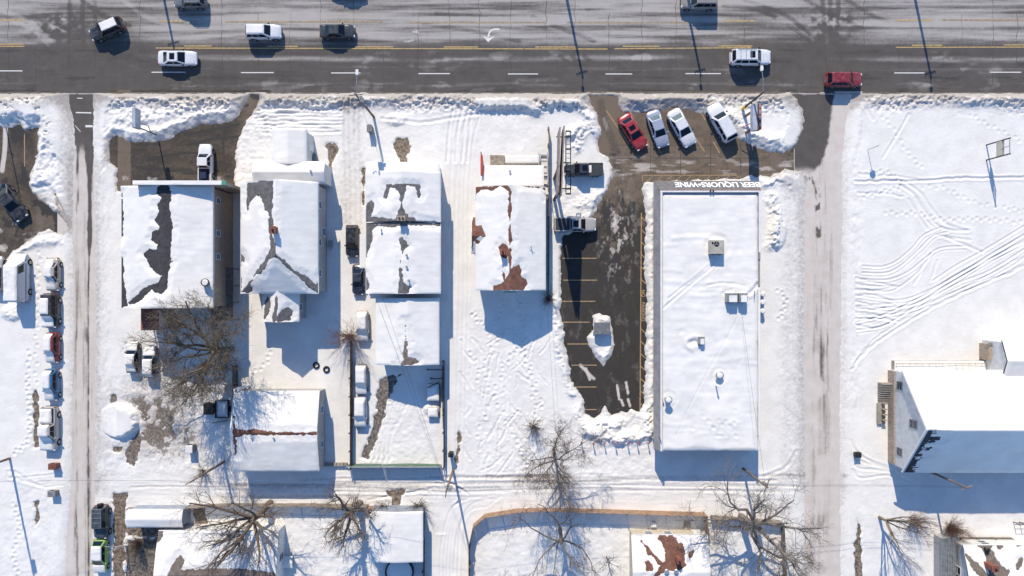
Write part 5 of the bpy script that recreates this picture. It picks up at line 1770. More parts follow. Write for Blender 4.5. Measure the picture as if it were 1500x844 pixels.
zf, W = gable_part(T, PX(1411, 2.9), PX(1560, 2.9), PY(920, 2.9), PY(799, 2.9), 2.9, 4.0, 'x', PY(850, 4.0), 0.2, 'siding_white', 'shingle_taupe', seed=26, snow=0.15, bares=[
    bare_px([(1406, 794), (1425, 797), (1470, 797), (1474, 802), (1468, 807), (1458, 799), (1456, 806), (1464, 825), (1476, 834), (1474, 845), (1462, 860), (1440, 860), (1436, 848), (1424, 836), (1414, 812), (1418, 812), (1432, 826), (1446, 840), (1442, 826), (1444, 812), (1436, 801), (1408, 800)], 3.4),
    bare_px([(1488, 797), (1560, 796), (1560, 799), (1490, 801)], 3.0), bare_px([(1498, 818), (1496, 828), (1486, 835), (1489, 824)], 3.4)])
chimney(T, PX(1457, 4.8), PY(833, 4.8), 3.4, 4.9, 0.75, 0.6, 'brick_red')
MB().tube((PX(1448, 3.6), PY(807, 3.6), 2.9), (PX(1448, 3.6), PY(807, 3.6), 3.5), 0.2, 0.2, 16).tube((PX(1448, 3.6), PY(807, 3.6), 3.5), (PX(1448, 3.6), PY(807, 3.6), 3.58), 0.3, 0.2, 16).build('exhaust_stack', 'dark_metal', T)
window(T, '+y', W[3], PX(1440, 1.5), 1.5); window(T, '-x', W[0], PY(835, 1.5), 1.5)
T = thing('lean_to_shed', 'grey corrugated lean-to with snow beside the corner bungalow', 'shed', base(1395, 815))
MB().box(PX(1381, 2.0), PX(1400, 2.0), PY(870, 2.0), PY(790, 2.0), -0.1, 1.9).build('wall', 'siding_grey', T)
q = MB()
for i in range(12):
    xx = PX(1380, 2.1) + i * 0.15
    q.box(xx, xx + 0.10, PY(872, 2.1), PY(789, 2.1), 1.9, 2.0 + 0.03 * (i % 2))
q.build('roof_rib', 'grey_metal', T)

# ------------------------------------------------------------------ vehicles (built along +x, nose at +x)
PAINTS = {'white': (0.72, 0.73, 0.75), 'snow_white': (0.78, 0.78, 0.78), 'silver': (0.42, 0.46, 0.54), 'black': (0.012, 0.013, 0.016), 'grey': (0.07, 0.075, 0.08), 'charcoal': (0.035, 0.04, 0.045),
          'red': (0.36, 0.012, 0.018), 'dark_red': (0.22, 0.012, 0.02), 'blue': (0.02, 0.12, 0.26), 'beige': (0.42, 0.40, 0.37), 'tan': (0.40, 0.36, 0.30), 'green': (0.25, 0.46, 0.10), 'navy': (0.01, 0.02, 0.045), 'slate': (0.045, 0.06, 0.07), 'steel': (0.13, 0.14, 0.15), 'taupe': (0.25, 0.235, 0.215)}
for k_, c_ in PAINTS.items():
    paint_mat('paint_' + k_, c_, 0.3, 0.25 if k_ in ('silver', 'grey', 'charcoal') else 0.0)

TYPES = {  # height, rear-glass base, roof rear, roof front, windscreen base, belt, hood z, deck z, width/length
    'sedan': dict(h=1.46, rb=-0.37, rr=-0.20, rf=0.06, wb=0.225, belt=0.93, hood=0.90, deck=1.00, nose=0.66, wl=0.385),
    'coupe': dict(h=1.40, rb=-0.39, rr=-0.25, rf=0.05, wb=0.215, belt=0.90, hood=0.86, deck=0.96, nose=0.62, wl=0.385),
    'hatch': dict(h=1.56, rb=-0.485, rr=-0.36, rf=0.07, wb=0.25, belt=0.97, hood=0.95, deck=0.97, nose=0.72, wl=0.41),
    'suv': dict(h=1.74, rb=-0.49, rr=-0.41, rf=0.08, wb=0.225, belt=1.08, hood=1.06, deck=1.06, nose=0.82, wl=0.405),
    'boxy': dict(h=1.85, rb=-0.475, rr=-0.455, rf=0.13, wb=0.20, belt=1.15, hood=1.12, deck=1.10, nose=1.0, wl=0.42),
    'big_suv': dict(h=1.90, rb=-0.485, rr=-0.42, rf=0.11, wb=0.245, belt=1.14, hood=1.10, deck=1.1, nose=0.9, wl=0.385),
    'pickup': dict(h=1.88, rb=-0.115, rr=-0.085, rf=0.12, wb=0.245, belt=1.12, hood=1.10, deck=1.12, nose=0.92, wl=0.345),
    'van': dict(h=2.45, rb=-0.495, rr=-0.485, rf=0.24, wb=0.355, belt=1.25, hood=1.18, deck=1.2, nose=0.95, wl=0.39),
}
ST = [-0.5, -0.492, -0.465, -0.40, -0.28, -0.1, 0.1, 0.28, 0.40, 0.462, 0.490, 0.5]
SW = [0.64, 0.78, 0.91, 0.98, 1.0, 1.0, 1.0, 0.99, 0.95, 0.865, 0.73, 0.60]


def lower_top(t, k):
    s = t['nose']
    return float(np.interp(k, [-0.5, -0.485, -0.44, t['rb'], t['wb'], 0.36, 0.455, 0.49, 0.5], [t['deck'] - 0.30, t['deck'] - 0.10, t['deck'] - 0.015, t['deck'], t['hood'] + 0.02, t['hood'] - 0.03, s + 0.06, s - 0.06, s - 0.16]))


def loft(rings, closed=True, caps=True):
    mb = MB()
    n = len(rings[0])
    for r in rings:
        mb.v += [tuple(p) for p in r]
    for i in range(len(rings) - 1):
        for j in range(n if closed else n - 1):
            a, b = i * n + j, i * n + (j + 1) % n
            mb.f.append((a, b, b + n, a + n))
    if caps:
        mb.f.append(tuple(range(n - 1, -1, -1)))
        m = (len(rings) - 1) * n
        mb.f.append(tuple(range(m, m + n)))
    return mb


def make_vehicle(name, label, cat, px, py, heading, lpx, kind, color, group, snow=None, wpx=None, extras=(), glass='glass', zc=0.0, sshift=0.0):
    t = TYPES[kind]
    x, y, _ = P(px, py, 0.8)
    L = lpx * S * (H - 0.9) / H
    W = wpx * S if wpx else L * t['wl']
    W = min(W, 2.05)
    T = thing(name, label, cat, (x, y, zc), math.radians(heading), group)
    pm = 'paint_' + color
    bed = kind == 'pickup'
    rings = []
    for k, f in zip(ST, SW):
        w = W / 2 * f
        zt = lower_top(t, k)
        zb = 0.24 + (0.14 if abs(k) > 0.46 else 0.0)
        zm = zb + (zt - zb) * 0.55
        half = [(w * 0.90, zb), (w * 0.985, zb + 0.08), (w, zm), (w * 0.975, zt - 0.12), (w * 0.90, zt - 0.025), (w * 0.70, zt + 0.005), (w * 0.35, zt + 0.02)]
        ring = [(k * L, yy, zz) for yy, zz in half] + [(k * L, -yy, zz) for yy, zz in half[::-1]]
        rings.append(ring)
    body = loft(rings)
    bo = body.build('body', pm, T, True, True)
    if bed:   # open load bed: dark floor sunk between rails, or a cover
        bx0, bx1 = -0.478 * L, (t['rb'] - 0.012) * L
        zz = lower_top(t, -0.3)
        rail = MB()
        rail.box(bx0, bx1, W / 2 * 0.80, W / 2 * 0.94, zz - 0.05, zz + 0.075); rail.box(bx0, bx1, -W / 2 * 0.94, -W / 2 * 0.80, zz - 0.05, zz + 0.075)
        rail.box(bx0 - 0.04, bx0 + 0.06, -W / 2 * 0.9, W / 2 * 0.9, zz - 0.09, zz + 0.072)
        rail.box(bx1 - 0.05, bx1, -W / 2 * 0.8, W / 2 * 0.8, zz - 0.05, zz + 0.07)
        rail.build('bed_rail', pm, T, True)
        cov = 'bed_cover' if 'cover' in extras else 'black_plastic'
        MB().box(bx0 + 0.06, bx1 - 0.05, -W / 2 * 0.80, W / 2 * 0.80, zz + 0.022, zz + (0.065 if 'cover' in extras else 0.03)).build('bed_cover' if 'cover' in extras else 'bed_floor', cov, T, True)
        if 'toolbox' in extras:
            MB().cbox(bx0 + 0.25 * L * 0.3, bx1 - 0.5, -W * 0.22, W * 0.22, zz + 0.03, zz + 0.4, 0.04).build('toolbox', 'navy_box', T, True)
    # cabin
    rb, rr, rf, wb = (t[q] * L for q in ('rb', 'rr', 'rf', 'wb'))
    h, zb0 = t['h'], t['belt'] - 0.03
    wB, wT = W / 2 * 0.925, W / 2 * (0.80 if kind == 'van' else 0.71)
    wBe = wB * 0.96
    ring_b = [(rb, -wBe, zb0), (rb * 0.985 + 0.03, -wB, zb0), (wb - 0.12, -wB, zb0), (wb, -wBe * 0.9, zb0), (wb + 0.002, 0, zb0), (wb, wBe * 0.9, zb0), (wb - 0.12, wB, zb0), (rb * 0.985 + 0.03, wB, zb0), (rb, wBe, zb0), (rb - 0.002, 0, zb0)]
    ring_t = [(rr, -wT * 0.95, h - 0.06), (rr + 0.05, -wT, h - 0.06), (rf - 0.08, -wT, h - 0.06), (rf, -wT * 0.92, h - 0.06), (rf + 0.002, 0, h - 0.055), (rf, wT * 0.92, h - 0.06), (rf - 0.08, wT, h - 0.06), (rr + 0.05, wT, h - 0.06), (rr, wT * 0.95, h - 0.06), (rr - 0.002, 0, h - 0.055)]
    cx_ = (rr + rf) / 2
    ring_c = [(cx_ + (a - cx_) * 0.93, b * 0.86, h - 0.005) for a, b, _z in ring_t]
    cab = loft([ring_b, ring_t, ring_c])
    co = cab.build('cabin', pm, T, True, False)

    def pane(nm, a, b, c, d, u0, u1, v0, v1, mat=glass):
        """quad a-b bottom, d-c top; inset and laid 12 mm proud"""
        a, b, c, d = map(Vector, (a, b, c, d))
        q = lambda u, v: (a * (1 - u) + b * u) * (1 - v) + (d * (1 - u) + c * u) * v
        n = (b - a).cross(d - a).normalized()
        pts = [q(u0, v0), q(u1, v0), q(u1, v1), q(u0, v1)]
        mb = MB().slab([p + n * 0.012 for p in pts], -n * 0.03)
        mb.build(nm, mat, co, True)
    pb, pt = ring_b, ring_t
    pane('windshield', pb[3], pb[5], pt[5], pt[3], 0.05, 0.95, 0.08, 0.97)
    pane('rear_window', pb[8], pb[0], pt[0], pt[8], 0.08, 0.92, 0.14, 0.93, 'glass_sky_sheen' if 'rear_sky_sheen' in extras else glass)  # paler glass colour paints the sky's reflection into the rear window
    splits = {'pickup': [(0.06, 0.50), (0.54, 0.95)], 'van': [(0.76, 0.96)], 'coupe': [(0.10, 0.40), (0.44, 0.95)]}.get(kind, [(0.05, 0.27), (0.30, 0.58), (0.61, 0.95)] if kind in ('suv', 'big_suv', 'boxy') else [(0.09, 0.50), (0.54, 0.95)])
    for u0, u1 in splits:
        pane('side_window', pb[1], pb[2], pt[2], pt[1], u0, u1, 0.18, 0.90)
        pane('side_window', pb[6], pb[7], pt[7], pt[6], 1 - u1, 1 - u0, 0.18, 0.90)
    if 'sunroof' in extras:
        MB().box(rf - 0.95, rf - 0.32, -wT * 0.6, wT * 0.6, h - 0.02, h + 0.006).build('sunroof', glass, co, True)
    if 'rails' in extras:
        for s in (-1, 1):
            MB().tube((rr + 0.15, s * wT * 0.9, h + 0.05), (rf - 0.15, s * wT * 0.9, h + 0.05), 0.025, None, 6).build('roof_rail', 'galvanized' if color != 'black' else 'dark_metal', co, True)
        for u in (0.2, 0.45, 0.7):
            xx = rr + (rf - rr) * u
            MB().box(xx - 0.03, xx + 0.03, -wT * 0.9, wT * 0.9, h + 0.04, h + 0.065).build('roof_bar', 'galvanized', co, True)
    # wheels
    r = 0.33 if kind in ('sedan', 'coupe', 'hatch') else 0.38
    for fx in (-0.29 if kind != 'pickup' else -0.30, 0.315):
        for s in (-1, 1):
            yo, yi = s * (W / 2 + 0.012), s * (W / 2 - 0.22)
            wmesh = MB().tube((fx * L, yi, r), (fx * L, yo, r), r, r * 0.96, 16)
            wo2 = wmesh.build('wheel', 'rubber', T, True)
            MB().tube((fx * L, yo - s * 0.01, r), (fx * L, yo + s * 0.012, r), r * 0.62, r * 0.56, 12).build('rim', 'rim', wo2, True)
            MB().tube((fx * L, s * (W / 2 - 0.1), r + 0.03), (fx * L, s * (W / 2 + 0.004), r + 0.03), r * 1.13, r * 1.13, 18).build('wheel_arch', 'black_plastic', wo2, True)
    # lamps, bumpers, mirrors
    zl = t['nose'] - 0.10
    for s in (-1, 1):
        MB().cbox(0.452 * L, 0.489 * L, min(s * W * 0.26, s * W * 0.40), max(s * W * 0.26, s * W * 0.40), zl - 0.06, zl + 0.13, 0.02).build('headlight', 'headlight', T, True)
        MB().box(-0.496 * L, -0.474 * L, min(s * W * 0.32, s * W * 0.43), max(s * W * 0.32, s * W * 0.43), t['deck'] - 0.34, t['deck'] - 0.10).build('taillight', 'taillight', T, True)
        MB().cbox(wb - 0.36, wb - 0.20, min(s * W * 0.47, s * W * 0.56), max(s * W * 0.47, s * W * 0.56), t['belt'] - 0.02, t['belt'] + 0.13, 0.02).build('mirror', pm if color not in ('white', 'snow_white') else 'black_plastic', T, True)
    MB().box(0.488 * L, 0.504 * L, -W * 0.22, W * 0.22, 0.42, zl - 0.02).build('grille', 'black_plastic', T, True)
    MB().box(-0.506 * L, -0.49 * L, -W * 0.36, W * 0.36, 0.36, 0.56).build('rear_bumper', 'black_plastic' if bed else pm, T, True)
    if 'spare' in extras:
        MB().tube((-0.5 * L, 0, 1.0), (-0.5 * L - 0.2, 0, 1.0), 0.37, 0.36, 16).build('spare_wheel', 'rubber', T, True)
    # snow on top
    if snow:
        def ztop(X, Y):
            zl_ = np.interp(X / L, np.linspace(-0.5, 0.5, 60), [lower_top(t, q) for q in np.linspace(-0.5, 0.5, 60)])
            cab_ = np.interp(X, [rb, rr, rf, wb], [zb0, h, h, zb0], left=0, right=0)
            side = np.clip((wB - np.abs(Y)) / (wB - wT), 0, 1)
            c_ = np.where(cab_ > 0, zb0 + (cab_ - zb0) * side, 0)
            return np.maximum(zl_, c_)
        for nm, a0, a1, wd, th in snow:
            a0, a1 = a0 * L, a1 * L
            xs = np.linspace(a0, a1, max(8, int((a1 - a0) / 0.11)))
            ys = np.linspace(-wd * W / 2, wd * W / 2, 17)
            X, Y = np.meshgrid(xs, ys)
            Yc = Y + sshift * W
            sd = abs(hash(label)) % 97 if False else (int(px) * 7 + int(py)) % 97
            d = np.minimum(np.minimum(X - a0, a1 - X), np.minimum(Y + wd * W / 2, wd * W / 2 - Y))
            e = fbm(X / 0.7, Y / 0.7, 300 + sd, 3) - 0.5
            th_ = th * (1 + 0.8 * e)
            tt_ = np.minimum(th_, -0.015 + np.sqrt(np.clip(d + 0.10 * e, 0, 1)) * 0.42)
            # soften steps between hood, glass and roof
            zz = ztop(X, Yc)
            for _ in range(3):
                zz[:, 1:-1] = np.maximum(zz[:, 1:-1], (zz[:, :-2] + zz[:, 2:]) / 2)
            g = grid_mesh('snow_cover', X, Yc, zz + np.maximum(tt_, -0.01), 'snow')
            g.parent = T
    return T


plain('navy_box', (0.02, 0.035, 0.09), 0.5, 0.3)
FULL = [('all', -0.49, 0.48, 0.90, 0.13)]
ROOFHOOD = [('roof', -0.46, 0.10, 0.72, 0.12), ('hood', 0.20, 0.48, 0.86, 0.10)]

ROADG = 'vehicles driving on the main road'
make_vehicle('suv', 'black suv with a snow patch on its roof, turning across the main road', 'suv', 156, 43, 203, 51, 'suv', 'black', ROADG, snow=[('roof', -0.40, 0.06, 0.60, 0.04)])
make_vehicle('sedan', 'white sedan with a dark sunroof driving near the white lane dash', 'sedan', 259.5, 85, 0, 57, 'sedan', 'white', ROADG, extras=('sunroof',))
make_vehicle('suv', 'white compact suv with plain white roof in the turn lane, behind the grey sedan', 'suv', 386, 46.5, 0, 52.5, 'suv', 'white', ROADG, snow=[('roof', -0.40, 0.05, 0.55, 0.03)])
make_vehicle('sedan', 'dark grey sedan driving in the turn lane ahead of a white suv', 'sedan', 494, 45.5, 0, 52, 'sedan', 'charcoal', ROADG)
make_vehicle('suv', 'grey suv cut off by the top edge above the white sedan', 'suv', 278, 2, 180, 47, 'suv', 'steel', ROADG, extras=('rails',))
make_vehicle('suv', 'beige grey suv cut off by the top edge above the large white suv', 'suv', 1024, 3, 180, 54, 'big_suv', 'taupe', ROADG)
make_vehicle('suv', 'large white suv with roof rails and roof bars on the main road', 'suv', 1099.5, 84, 0, 59, 'big_suv', 'white', ROADG, extras=('rails', 'sunroof'))
make_vehicle('suv', 'dark red suv at the mouth of the east side street', 'suv', 1236.5, 116.5, 0, 53, 'suv', 'dark_red', ROADG)
make_vehicle('sedan', 'car mostly beyond the top edge whose shadow falls above the dark grey sedan', 'sedan', 508, -20, 180, 53, 'sedan', 'grey', ROADG)

LOTG = 'cars parked in front of the store'
make_vehicle('coupe', 'bright red car with a sunroof, westernmost in the angled row by the snow island', 'car', 927.5, 193, -58, 57, 'coupe', 'red', LOTG, extras=('sunroof',))
make_vehicle('sedan', 'silver blue sedan parked between the red car and a white sedan', 'sedan', 964, 188.5, -71, 56, 'sedan', 'silver', LOTG, extras=('rear_sky_sheen',))
make_vehicle('sedan', 'white sedan parked beside the silver blue sedan in the angled row', 'sedan', 999, 187, -61, 59, 'sedan', 'white', LOTG, extras=('rear_sky_sheen',))
make_vehicle('suv', 'white suv nosed up to the snow island by the store sign', 'suv', 1057.5, 179, 119, 60, 'suv', 'white', LOTG, glass='glass')
make_vehicle('pickup', 'dark pickup with covered bed and snow streak, parked under the billboard catwalk', 'pickup', 855, 248.5, 180, 57, 'pickup', 'charcoal', LOTG, extras=('cover', 'sunroof'), snow=[('cab_rear', -0.20, -0.12, 0.6, 0.08)])
make_vehicle('pickup', 'white pickup with a black covered bed parked south of the billboard', 'pickup', 842.5, 329, 0, 62, 'pickup', 'beige', LOTG, extras=('cover', 'sunroof'))

SIDEG = 'cars parked in the driveway beside the house with arch patches'
make_vehicle('suv', 'black suv in the driveway, northern of the two black cars', 'suv', 516, 353, 270, 47, 'suv', 'black', SIDEG)
make_vehicle('sedan', 'black sedan in the driveway, southern of the two black cars', 'sedan', 524.5, 410, 270, 45, 'sedan', 'navy', SIDEG, zc=0.05)
make_vehicle('van', 'snow covered pale van beside the back cottage', 'van', 531, 478, 270, 45, 'hatch', 'beige', SIDEG, snow=FULL, zc=0.06)
make_vehicle('car', 'snow buried car by the dark fence, under the small bush', 'car', 529.5, 556, 270, 44, 'hatch', 'slate', SIDEG, snow=FULL, zc=0.06)
make_vehicle('car', 'snow buried car by the dark fence, nearest the green gate', 'car', 528, 604, 270, 45, 'hatch', 'silver', SIDEG, snow=FULL, zc=0.06)

WESTG = 'snowed-in vehicles along the west side street'
make_vehicle('sedan', 'tan sedan under snow with red tail lamp, northernmost by the west street', 'sedan', 77.5, 402, 270, 49, 'sedan', 'tan', WESTG, snow=[('roof', -0.45, 0.12, 0.62, 0.14), ('hood', 0.12, 0.49, 0.76, 0.13)], zc=0.06, sshift=-0.13)
make_vehicle('pickup', 'black pickup with snow on roof and hood in the row by the west street', 'pickup', 75, 455, 270, 51, 'boxy', 'black', WESTG, snow=[('roof', -0.36, 0.1, 0.66, 0.14), ('hood', 0.14, 0.48, 0.86, 0.12)], zc=0.06, sshift=-0.13)
make_vehicle('car', 'red hatchback with snow on roof and hood by the west street', 'car', 77, 509.5, 270, 45, 'hatch', 'dark_red', WESTG, snow=[('roof', -0.47, 0.12, 0.62, 0.14), ('hood', 0.1, 0.49, 0.74, 0.12)], zc=0.06, sshift=-0.13)
make_vehicle('car', 'blue hatchback with snow on roof and hood by the west street', 'car', 75.5, 564, 270, 47, 'hatch', 'blue', WESTG, snow=[('roof', -0.46, 0.12, 0.62, 0.14), ('hood', 0.1, 0.49, 0.74, 0.12)], zc=0.06, sshift=-0.13)
make_vehicle('pickup', 'pale long pickup with snow filled bed, southernmost by the west street', 'pickup', 73, 628, 270, 65, 'pickup', 'beige', WESTG, snow=[('bed', -0.47, -0.13, 0.78, 0.2), ('cab', -0.11, 0.16, 0.74, 0.15), ('hood', 0.16, 0.49, 0.9, 0.13)], zc=0.06, sshift=-0.13)
make_vehicle('van', 'tall white van under snow in the west lot casting a broad shadow', 'van', 29.5, 407, 90, 72, 'van', 'silver', WESTG, wpx=27, snow=[('roof', -0.49, 0.27, 0.80, 0.16), ('hood', 0.27, 0.49, 0.9, 0.12)], zc=0.06)
make_vehicle('car', 'grey car cut off by the west edge beside the snowy van', 'car', -6, 401, 90, 52, 'hatch', 'beige', WESTG, snow=[('roof', -0.45, 0.12, 0.7, 0.12)], zc=0.04)
make_vehicle('car', 'black car parked askew in the muddy west lot', 'car', 15, 296, -55, 60, 'sedan', 'black', WESTG)
make_vehicle('pickup', 'white pickup with a dark toolbox in its bed, parked at the false front building', 'pickup', 301, 240, 90, 58, 'pickup', 'white', 'vehicles on the cafe lot', extras=('toolbox',))

BOTG = 'vehicles near the lower west corner'
make_vehicle('suv', 'dark boxy suv with two roof bars by the tan walk at lower left', 'suv', 149, 764, 270, 49, 'boxy', 'slate', BOTG, extras=('rails', 'spare'), zc=0.08)
make_vehicle('car', 'bright green car with snow on its roof at the bottom edge', 'car', 146.5, 815, 270, 50, 'hatch', 'green', BOTG, snow=[('roof', -0.36, 0.06, 0.72, 0.10), ('hood', 0.22, 0.48, 0.86, 0.10)], zc=0.08)
make_vehicle('car', 'dark car with snow slabs on roof and hood under the big tree, western of two', 'car', 194, 523, 90, 47, 'sedan', 'charcoal', BOTG, snow=ROOFHOOD, zc=0.05)
make_vehicle('car', 'dark car with snow slabs under the big tree, eastern of two', 'car', 220, 530, 90, 47, 'hatch', 'slate', BOTG, snow=ROOFHOOD, zc=0.05)

# ------------------------------------------------------------------ fences
def board_fence(name, label, pts, h, mat, gap=0.0, board=0.15, z0=0.0, post_every=2.4, cap=False):
    """upright boards on rails between posts, following ground points given in photo pixels"""
    w = [Vector((PX(x), PY(y), 0)) for x, y in pts]
    T = thing(name, label, 'fence', tuple(w[0]))
    bd, rl = MB(), MB()
    fr = random.Random(len(label))
    for a, b in zip(w[:-1], w[1:]):
        d = b - a
        L = d.length
        d.normalize()
        n = Vector((-d.y, d.x, 0))
        k = max(1, int(L / board))
        for i in range(k):
            c0 = a + d * (i * L / k + 0.01)
            c1 = a + d * ((i + 1) * L / k - 0.01 - gap)
            off = n * (0.022 + fr.uniform(-0.008, 0.008))
            hh = h + fr.uniform(-0.03, 0.03)
            q = [c0 + off, c1 + off, c1 + off + n * 0.022, c0 + off + n * 0.022]
            bd.add([(p.x, p.y, z0) for p in q] + [(p.x, p.y, z0 + hh) for p in q], [(3, 2, 1, 0), (4, 5, 6, 7), (0, 1, 5, 4), (1, 2, 6, 5), (2, 3, 7, 6), (3, 0, 4, 7)])
        for zz in (0.35, h - 0.35):
            q = [a, b, b + n * 0.02, a + n * 0.02]
            q = [a - n * 0.03, b - n * 0.03, b + n * 0.012, a + n * 0.012]
            rl.add([(p.x, p.y, z0 + zz) for p in q] + [(p.x, p.y, z0 + zz + 0.09) for p in q], [(3, 2, 1, 0), (4, 5, 6, 7), (0, 1, 5, 4), (1, 2, 6, 5), (2, 3, 7, 6), (3, 0, 4, 7)])
        m = max(1, int(round(L / post_every)))
        for i in range(m + (b == w[-1])):
            c = a + d * (i * L / m) - n * 0.10
            MB().box(c.x - 0.05, c.x + 0.05, c.y - 0.05, c.y + 0.05, -0.1, z0 + h + 0.06).build('post', mat, T)
    tag(bd.build('boards', mat, T), kind='stuff')
    tag(rl.build('rails', mat, T), kind='stuff')
    if cap:
        cp_ = MB()
        for a, b in zip(w[:-1], w[1:]):
            flat_strip(cp_, (a.x, a.y), (b.x, b.y), 0.16, z0 + h + 0.05)
        cp_.build('cap', mat, T)
    return T


board_fence('cedar_fence', 'orange cedar board fence curving round the corner of the snowy yard', [(688, 905), (688, 795), (694, 767), (711, 752), (758, 744.5), (800, 743), (1031, 750)], 1.85, 'fence_cedar')
board_fence('cedar_fence', 'short brown board fence end beside the cream bungalow', [(1030, 751), (1034, 790)], 1.8, 'fence_cedar')
board_fence('alley_fence', 'weathered grey board fence along the alley under the pollarded trunks', [(258, 741), (330, 737), (440, 737), (540, 738)], 1.5, 'fence_grey')
board_fence('alley_fence', 'low brown board fence overgrown with brush behind the square shed', [(540, 741), (618, 745)], 1.6, 'fence_cedar')
board_fence('alley_fence', 'short broken tan fence at the west end of the alley', [(190, 743), (258, 742)], 0.8, 'fence_grey', 0.06)
board_fence('alley_fence', 'tan fence piece continuing east of the cream bungalow under the large tree', [(1040, 754), (1142, 762), (1146, 850)], 1.5, 'fence_grey')
board_fence('yard_fence', 'dark fence running south beside the square shed to the bottom edge', [(622, 748), (622, 860)], 1.5, 'fence_dark')
board_fence('yard_fence', 'dark board fence between the buried cars and the snowy side path', [(516.5, 500), (516.5, 684)], 1.6, 'fence_dark')
board_fence('yard_fence', 'dark narrow fence east of the back cottage yard', [(651, 528), (651, 684)], 1.3, 'fence_dark')
board_fence('yard_fence', 'dark stub fence between the big tree and the garage', [(349, 535), (349, 618)], 1.9, 'fence_dark')
board_fence('yard_fence', 'weathered board fence between the brown-roofed house and the billboard', [(803.5, 190), (803.5, 262), (803, 430)], 1.5, 'fence_grey')
board_fence('yard_fence', 'tan wood fence beside the lean-to at the lower right', [(1370, 800), (1372, 880)], 1.7, 'fence_grey')
board_fence('yard_fence', 'thin rail fence south of the hall shadow', [(1404, 786), (1480, 787)], 0.6, 'fence_grey', 0.09)
T = thing('green_gate', 'long green screened gate closing the cottage yard towards the alley', 'gate', base(580, 682))
for i, (a, b) in enumerate(((513, 561), (563, 645))):
    g = MB()
    n = 10
    ys = [PY(679.5 - 1.0 * math.sin(math.pi * k / n)) for k in range(n + 1)]
    for k in range(n):
        x0, x1 = PX(a + (b - a) * k / n), PX(a + (b - a) * (k + 1) / n)
        g.add([(x0, ys[k], 0.1), (x1, ys[k + 1], 0.1), (x1, ys[k + 1], 1.6), (x0, ys[k], 1.6), (x0, ys[k] - 0.04, 0.1), (x1, ys[k + 1] - 0.04, 0.1), (x1, ys[k + 1] - 0.04, 1.6), (x0, ys[k] - 0.04, 1.6)], [(3, 2, 1, 0), (4, 5, 6, 7), (2, 3, 7, 6), (0, 1, 5, 4)])
    g.build('screen', 'gate_green', T)
    MB().tube((PX(a), PY(679.5), 1.6), (PX(b), PY(679.5), 1.62), 0.05).build('top_rail', 'galvanized', T)
for px in (512, 562, 646):
    MB().tube((PX(px), PY(679.5), -0.1), (PX(px), PY(679.5), 1.75), 0.06).build('post', 'galvanized', T)
T = thing('plank_walk', 'tan wooden walk section closing the path beside the garage', 'gate', base(490, 684))
for i in range(7):
    MB().box(PX(472.5 + i * 5.2, 0.6), PX(477 + i * 5.2, 0.6), PY(683, 0.6), PY(678.5, 0.6), 0, 0.62).build('plank', 'concrete', T)
T = thing('wire_panel_fence', 'small wire panel near the lower east corner, half in shade', 'fence', base(1490, 762))
for px in (1483, 1492, 1501):
    MB().tube((PX(px), PY(764), 0), (PX(px), PY(764), 1.3), 0.05).build('post', 'dark_metal', T)
for z in (0.4, 0.8, 1.25):
    MB().tube((PX(1483), PY(764), z), (PX(1530), PY(764), z), 0.03).build('rail', 'dark_metal', T)

# ------------------------------------------------------------------ poles, signs, street furniture
def utility_pole(label, bx, by, h, arms=(), transformer=False, name='utility_pole', mat='wood_pole', r=0.16, group='utility poles'):
    x, y, _ = P(bx, by)
    T = thing(name, label, 'pole', (x, y, 0), 0, group)
    MB().tube((x, y, -0.2), (x, y, h), r, r * 0.6, 10).build('pole', mat, T)
    for z, l, ang in arms:
        dx, dy = math.cos(ang) * l / 2, math.sin(ang) * l / 2
        ca = MB().tube((x - dx, y - dy, z), (x + dx, y + dy, z), 0.06, 0.06, 6).build('crossarm', mat, T)
        for s in (-0.9, -0.45, 0.45, 0.9):
            MB().tube((x + dx * s, y + dy * s, z + 0.05), (x + dx * s, y + dy * s, z + 0.2), 0.04, 0.05, 8).build('insulator', 'galvanized', ca)
    if transformer:
        MB().tube((x + 0.32, y - 0.1, h - 2.3), (x + 0.32, y - 0.1, h - 1.3), 0.24, 0.24, 12).build('transformer', 'grey_metal', T)
    return T


def lamp_arm(T, bx, by, h, ang, l, mat='galvanized'):
    x, y, _ = P(bx, by)
    dx, dy = math.cos(ang), math.sin(ang)
    a = MB().tube((x, y, h - 0.7), (x + dx * l * 0.5, y + dy * l * 0.5, h - 0.1), 0.05, 0.045).tube((x + dx * l * 0.5, y + dy * l * 0.5, h - 0.1), (x + dx * l, y + dy * l, h), 0.045, 0.04).build('lamp_arm', mat, T)
    MB().tube((x + dx * l * 0.96, y + dy * l * 0.96, h - 0.1), (x + dx * l * 0.96, y + dy * l * 0.96, h + 0.1), 0.2, 0.16, 12).box(x + dx * l - 0.15, x + dx * l + 0.15, y + dy * l - 0.3, y + dy * l + 0.3, h - 0.05, h + 0.08).build('lamp_head', 'trim_white', a)


